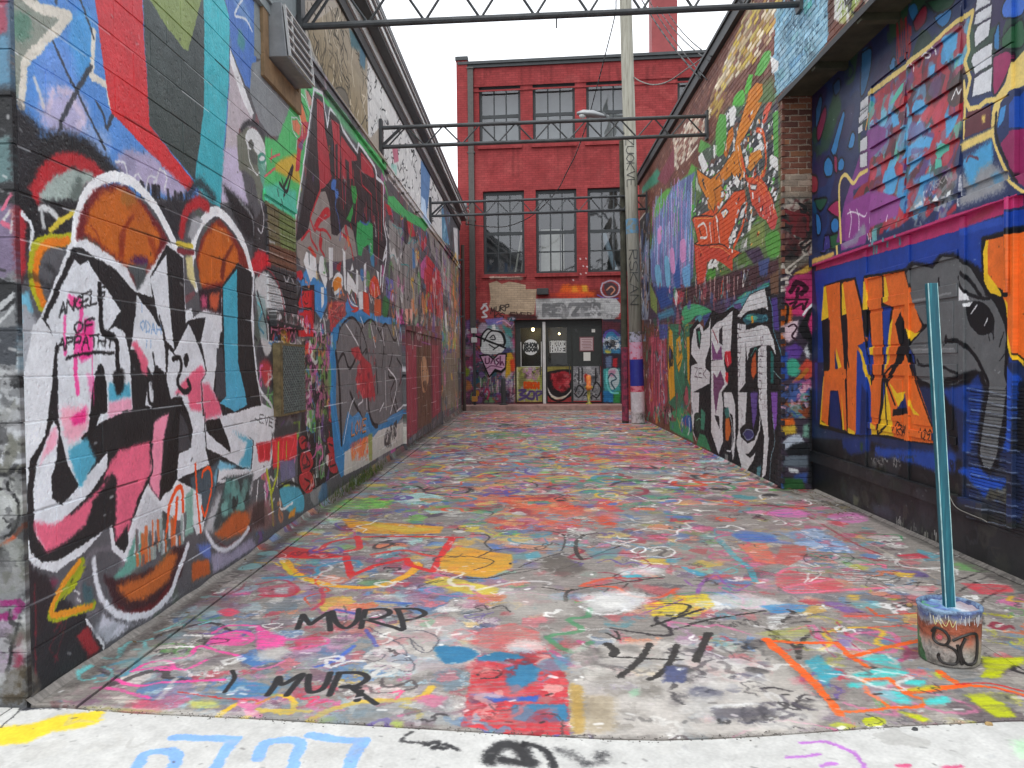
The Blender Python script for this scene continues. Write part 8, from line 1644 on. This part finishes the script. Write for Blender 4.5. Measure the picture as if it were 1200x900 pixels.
# service drop: from the pole top down to the far end of the left building
drop_px = "I:768,0 762,75 715,265 680,400 632,575 580,720 J:540,0 490,95 400,190 330,235 250,262 160,262 60,250"
q = pts(drop_px); n_ = len(q); dep = np.linspace(PB[1]-.3, 24.0, n_)
cable("black service cable drooping from pole top to the far end of left building", [pt(at_y, x, y, d) for (x, y), d in zip(q, dep)], .014, M_CAB)
q = pts("I:842,355 880,380 940,397 1010,383 1090,330 1190,255 1300,130"); dep = np.linspace(PB[1], 14.5, len(q))
cable("pale cable sagging from pole towards the warehouse roof", [pt(at_y, x, y, d) for (x, y), d in zip(q, dep)], .014, M_CABG)
for i, (s_, e_) in enumerate((("I:872,-30 905,115 1165,370", 17.0), ("I:905,-30 1000,170 1195,375", 17.5), ("I:960,30 1050,110 1210,290", 17.2), ("I:1000,40 1100,140 1215,265", 16.8))):
    q = pts(s_); a = pt(at_y, q[0][0], q[0][1], PB[1]-.1); b = pt(at_x, q[2][0], q[2][1], XR-.08)
    nm = ("thick black wire with splice running from pole to roof edge", "second wire from the pole down to the roof edge", "third wire passing before the chimney to roof edge", "outermost wire crossing right of the chimney to roof edge")[i]
    cable(nm, [a, b], .015 if i == 0 else .010, M_CAB, .12)
wv = thing("wire_bundle", "bundle of weathered insulators and wire ends at the left building's far eave", "wires", tuple(pt(at_x, 543, 240, XL+.12)))
MB().lathe([(.001, -.16), (.09, -.13), (.13, -.03), (.10, .08), (.02, .13)], 12).build("weatherhead", M_AC, wv, smooth=True)
for k in range(3): MB().path([(.05, -.05*k, -.08), (.22-.05*k, -.1, -.22-.1*k), (.12, -.08, -.45-.12*k), (.02, -.05, -.3)], .012, 5).build("wire_loop", M_CABG, wv)

# ------------------------------------------------------------------ pipes and posts at the far end
pq = thing("vertical_conduit", "dark rusty conduit rising up the far corner of left building", "pipe", (XL+.10, 24.55, 0))
MB().tube((0, 0, 0), (0, 0, 5.3), .055, 10).build("pipe", plain("rusty_pipe", "4a3a33", .8, var=.5, scale=4), pq)
for z in (1.2, 3.0, 4.8): MB().box(-.10, .02, -.07, .07, z, z+.05).build("clamp", M_STEEL, pq)
e1 = pt(at_f, 556, 471, .55)
mt = thing("gas_meter_riser", "slim black riser pipe with white boxes left of the entrance", "pipe", (e1[0], e1[1]+.15, 0))
MB().tube((0, 0, 0), (0, 0, 2.75), .045, 8).build("pipe", M_BLACK, mt)
for z, m_ in ((2.5, M_WHITE), (2.2, M_WHITE), (.28, plain("ochre_cap", "b07a35", .6))): MB().box(-.09, .09, -.09, .09, z, z+.17).build("box", m_, mt, bevel=.01)
e2 = pt(at_f, 590, 473, .45)
bo = thing("steel_bollard", "short dark steel post standing on the step left of the doors", "bollard", (e2[0], e2[1], STEPZ))
MB().lathe([(.14, 0), (.14, .03), (.075, .04), (.075, .82), (.06, .86), (.001, .87)], 14).build("post", M_BLACK, bo, smooth=False)
MB().box(-.12, .12, -.03, .03, .38, .46).build("cross_plate", M_BLACK, bo)
e3 = pt(at_f, 690, 471, .30)
sp_ = thing("painted_standpipe", "orange and yellow painted standpipe before the grey door panel", "standpipe", (e3[0], e3[1], STEPZ))
M_OR = splash("standpipe_orange", "d2632c", "dd8a3c", 9); M_YE = splash("standpipe_yellow", "a99a35", "6c6a33", 8)
MB().lathe([(.10, 0), (.10, .03), (.05, .05), (.05, .45)], 14).build("lower_pipe", M_YE, sp_, smooth=True)
MB().lathe([(.05, .451), (.09, .47), (.09, .60), (.07, .62), (.085, .86), (.06, .93), (.001, .95)], 14).build("head", M_OR, sp_, smooth=True)
MB().tube((-.13, 0, .54), (.13, 0, .54), .035, 8).build("outlets", M_YE, sp_)

# ------------------------------------------------------------------ bucket of concrete holding a painted stake
bc = pt(at_z, 1112, 772, 0.0)
bk = thing("paint_bucket", "graffiti-covered bucket filled with concrete", "bucket", tuple(bc)); bk.scale = (.86, .86, .82)
def bucket_mat():
    m, n, l, b = new_mat("bucket_paint"); tc = n.new("ShaderNodeTexCoord"); sp = n.new("ShaderNodeSeparateXYZ"); l.new(tc.outputs["Object"], sp.inputs[0])
    t = noise(n, l, 5.5, 6, .65, tc.outputs["Object"]); t2 = noise(n, l, 22, 5, .7, tc.outputs["Object"])
    ad = n.new("ShaderNodeMath"); ad.operation = 'MULTIPLY_ADD'; l.new(t.outputs[0], ad.inputs[0]); ad.inputs[1].default_value = .24; l.new(sp.outputs[2], ad.inputs[2])
    mr = n.new("ShaderNodeMapRange"); l.new(ad.outputs[0], mr.inputs[0]); mr.inputs[1].default_value = .10; mr.inputs[2].default_value = .46
    r = ramp(n, l, mr.outputs[0], [(0, (.30, .28, .25)), (.3, (.42, .39, .36)), (.46, (.40, .26, .20)), (.56, (.40, .11, .06)), (.76, (.36, .10, .05)), (.84, (.34, .36, .40)), (.92, (.10, .14, .34)), (1, (.22, .34, .5))])
    # green side
    sx = n.new("ShaderNodeMapRange"); ad2 = n.new("ShaderNodeMath"); ad2.operation = 'MULTIPLY_ADD'; l.new(t.outputs[0], ad2.inputs[0]); ad2.inputs[1].default_value = .12; vd = n.new('ShaderNodeVectorMath'); vd.operation = 'DOT_PRODUCT'; l.new(tc.outputs['Object'], vd.inputs[0]); vd.inputs[1].default_value = (.883, -.469, .25); l.new(vd.outputs['Value'], ad2.inputs[2])
    l.new(ad2.outputs[0], sx.inputs[0]); sx.inputs[1].default_value = -.062; sx.inputs[2].default_value = -.052; sx.inputs[3].default_value = 1; sx.inputs[4].default_value = 0
    mx = n.new("ShaderNodeMix"); mx.data_type = 'RGBA'; l.new(sx.outputs[0], mx.inputs[0]); l.new(r.outputs[0], mx.inputs[6]); mx.inputs[7].default_value = (.07, .22, .09, 1)
    c = mul(n, l, mx.outputs[2], ramp(n, l, t2.outputs[0], [(.34, .4), (.56, 1.0)]).outputs[0])
    l.new(c, b.inputs["Base Color"]); b.inputs["Roughness"].default_value = .55; bump(n, l, b, t2.outputs[0], .8, .015); return m
M_BK = bucket_mat()
MB().lathe([(.001, 0), (.150, .002), (.158, .012), (.163, .15), (.166, .32), (.172, .325), (.172, .34), (.160, .345), (.150, .335), (.148, .31)], 40).build("bucket_body", M_BK, bk, smooth=True)
def top_mat():
    m, n, l, b = new_mat("bucket_top_paint"); tc = n.new("ShaderNodeTexCoord"); t = noise(n, l, 9, 6, .7, tc.outputs["Object"]); sp = n.new("ShaderNodeSeparateXYZ"); l.new(tc.outputs["Object"], sp.inputs[0])
    ad = n.new("ShaderNodeMath"); ad.operation = 'MULTIPLY_ADD'; l.new(t.outputs[0], ad.inputs[0]); ad.inputs[1].default_value = .3; l.new(sp.outputs[0], ad.inputs[2])
    mr = n.new("ShaderNodeMapRange"); l.new(ad.outputs[0], mr.inputs[0]); mr.inputs[1].default_value = 0; mr.inputs[2].default_value = .3
    l.new(ramp(n, l, mr.outputs[0], [(.1, (.10, .35, .16)), (.25, (.10, .14, .42)), (.45, (.22, .42, .60)), (.62, (.62, .68, .74)), (.85, (.40, .33, .36))]).outputs[0], b.inputs["Base Color"])
    b.inputs["Roughness"].default_value = .55; bump(n, l, b, t.outputs[0], .5, .02); return m
dk = MB(); k = 36
dk.v = [(0, 0, .325)]+[(.151*math.cos(2*math.pi*i/k), .151*math.sin(2*math.pi*i/k), .318+.006*math.sin(i*2.1)) for i in range(k)]
dk.f = [(0, 1+i, 1+(i+1) % k) for i in range(k)]
dk.build("concrete_fill", top_mat(), bk)
# the black scrawl and drips round its side
sc_ = MB()
def on_b(a, z): rr_ = .1635+.012*(z-.15)+.0022; th = R(-90-28)+a; return (rr_*math.cos(th), rr_*math.sin(th), z)
def scrawl(mb, P, r):
    P = smooth(np.array(P), False, 6)
    for a, b in zip(P[:-1], P[1:]): mb.tube(on_b(*a), on_b(*b), r, 6)
scrawl(sc_, [(-.55, .20), (-.42, .23), (-.15, .22), (.0, .18), (-.1, .14), (-.35, .14), (-.5, .17), (-.42, .23)], .0085)
scrawl(sc_, [(-.1, .14), (.2, .11), (.28, .06), (.15, .03), (-.2, .03), (-.33, .06), (-.3, .08)], .0085)
scrawl(sc_, [(.1, .17), (.4, .20), (.75, .215), (.95, .19), (.95, .06), (.7, .03), (.45, .05), (.35, .12), (.5, .19)], .0085)
scrawl(sc_, [(.25, .15), (.35, .06), (.4, .03)], .008)
sc_.build("black_scrawl", plain("bucket_black", "23201f", .5, bmp=0), bk)
ht_ = MB(); scrawl(ht_, [(-.25, .29), (-.1, .25), (.0, .29), (.1, .25), (.2, .29)], .0018); scrawl(ht_, [(-.5, .30), (-.42, .25), (-.35, .28), (-.2, .24)], .0018)
ht_.build("yellow_scrawl", plain("bucket_yellow", "cfc58a", .6, bmp=0), bk)
scr = MB(); scrawl(scr, [(-.32, .185), (-.3, .17), (-.26, .19)], .014); scr.build("pink_dot", plain("bucket_pink", "c2606a", .5, bmp=0), bk)
M_DRP = plain("bucket_white_drips", "cfd2d6", .5, bmp=0); drp = MB(); g_ = random.Random(4)
for _ in range(26):
    a = g_.uniform(-.7, 1.2); z = g_.uniform(.29, .325); drp.tube(on_b(a, z), on_b(a+.01, z-g_.uniform(.02, .06)), .0014, 5)
drp.build("paint_drips", M_DRP, bk, kind="stuff")
tp = pt(at_y, 1091, 332, bc[1]-.02)-bc
stake = thing("teal_stake", "tall teal painted wooden stake leaning out of the graffiti-covered bucket", "stake", tuple(bc+np.array([.0, 0, .255])))
def stake_mat():
    m, n, l, b = new_mat("teal_stake_paint"); tc = n.new("ShaderNodeTexCoord"); mp = n.new("ShaderNodeMapping"); mp.inputs["Scale"].default_value = (26, 26, 1.4); l.new(tc.outputs["Object"], mp.inputs[0])
    t = noise(n, l, 1.5, 5, .6, mp.outputs[0])
    l.new(ramp(n, l, t.outputs[0], [(.32, (.002, .05, .08)), (.55, (.004, .10, .135)), (.66, (.015, .17, .21)), (.75, (.42, .58, .58))]).outputs[0], b.inputs["Base Color"])
    b.inputs["Roughness"].default_value = .45; bump(n, l, b, t.outputs[0], .3, .01); return m
M_ST = stake_mat()
a0 = np.array([0, 0, 0.0]); a1 = np.array([tp[0], tp[1], tp[2]-.255]); w0 = .024
sk = MB(); ex = np.array([1, 0, 0])*w0; ey = np.array([0, 1, 0])*.018
sk.hexa([a0-ex-ey, a0+ex-ey, a0+ex+ey, a0-ex+ey, a1-ex*.95-ey, a1+ex*.95-ey, a1+ex*.95+ey, a1-ex*.95+ey]); sk.build("shaft", M_ST, stake, bevel=.003)
for s_ in (-1, 1):
    e = MB(); o_ = ex*s_*1.02; e.hexa([a0+o_*.86-ey*1.03, a0+o_-ey*1.03, a0+o_-ey*.7, a0+o_*.86-ey*.7, a1+o_*.84-ey*1.03, a1+o_*.96-ey*1.03, a1+o_*.96-ey*.7, a1+o_*.84-ey*.7]); e.build("worn_edge", plain("worn_edge_%d" % s_, "a9cfd0", .6, var=.45, scale=14), stake)

# ------------------------------------------------------------------ litter and weeds
M_LITT = plain("dead_leaves", "6d5b3d", .9, var=.6, scale=30, bmp=0); M_PEB = plain("pebble", "a58a5c", .85, var=.3, scale=40)
def litter(name, label, spots, n, size, mat, seed):
    g = random.Random(seed); mb = MB()
    for _ in range(n):
        x0, x1, y0, y1 = g.choice(spots); x, y = g.uniform(x0, x1), g.uniform(y0, y1); a = g.uniform(0, 6.3); s = size*g.uniform(.5, 1.4); z = g.uniform(.012, .03)
        c, sn = math.cos(a)*s, math.sin(a)*s; t = g.uniform(-.4, .4)*s
        mb.quad((x-c, y-sn, z), (x+sn*.4, y-c*.4, z+abs(t)), (x+c, y+sn, z+.004), (x-sn*.4, y+c*.4, z+abs(t)*.5))
    o = mb.build(name, mat, kind="stuff"); return tag(o, label, "litter")
litter("leaf_litter", "dry leaves and grit gathered along the foot of both walls", [(XL+.02, XL+.2, 4, 24), (XL+.03, XL+.22, 8.5, 11), (XREC-.35, XREC-.05, 7.2, 9.0), (XR-.2, XR-.02, 9.2, 19)], 700, .018, M_LITT, 3)
gs = MB(); g_ = random.Random(19)
for _ in range(700):
    x = g_.uniform(-2.2, 3.1); y = edge_y(x)+g_.gauss(0, .014); r_ = g_.uniform(.002, .006); z = .0065; a = g_.uniform(0, 6.3)
    q_ = [(x+r_*g_.uniform(.6, 1.2)*math.cos(a+k*1.57), y+r_*g_.uniform(.6, 1.2)*math.sin(a+k*1.57), z) for k in range(4)]; k0 = len(gs.v)
    gs.v += q_+[(x, y, z+r_*.3)]; gs.f += [(k0+k, k0+(k+1) % 4, k0+4) for k in range(4)]
tag(gs.build("grit", plain("seam_grit", "57534d", .95, var=.6, scale=60, bmp=0), kind="stuff"), "dark grit caught in the seam along the white sidewalk", "grit")
gr = MB(); g_ = random.Random(9)
for _ in range(260):
    x, y = XL+g_.uniform(.01, .14), g_.gauss(9.6, .7); h = g_.uniform(.04, .16); a = g_.uniform(0, 6.3); w = .006; l_ = g_.uniform(0, .07)
    gr.quad((x-w*math.cos(a), y-w*math.sin(a), .03), (x+w*math.cos(a), y+w*math.sin(a), .03), (x+l_*math.sin(a), y+l_*math.cos(a), .03+h))
tag(gr.build("weeds", plain("weed_green", "5c6b36", .8, var=.5, scale=30, bmp=0), kind="stuff"), "thin green weeds growing at the foot of the left wall", "weeds")
def pebble(px, py, s, label, mat=M_PEB):
    p = pt(at_z, px, py, 0.0); b = bmesh.new(); bmesh.ops.create_icosphere(b, subdivisions=2, radius=s); g = random.Random(px)
    for v in b.verts: v.co = Vector((v.co.x*1.1, v.co.y*.8, v.co.z*.7))*(1+g.uniform(-.18, .18)); v.co.z += s*.62
    me = bpy.data.meshes.new("pebble"); b.to_mesh(me); b.free(); me.materials.append(mat); o = bpy.data.objects.new("pebble", me); C.objects.link(o); o.location = p; return tag(o, label, "pebble")
pebble(1066, 711, .017, "small tan pebble lying beside the graffiti-covered bucket"); pebble(1159, 851, .014, "small ochre pebble on the seam at the white sidewalk")
pebble(1072, 857, .012, "dark crumb of asphalt on the white sidewalk edge", M_BLACK)
wr = [pt(at_x, *q_, XREC-.06) for q_ in ((1111, 578), (1120, 594), (1135, 602), (1150, 608), (1157, 612))]
o = MB().path(list(smooth(np.array(wr), False, 5)), .004, 5).build("loose_wire", M_CABG); tag(o, "thin pale wire curling out of the black boarded wall", "wire")
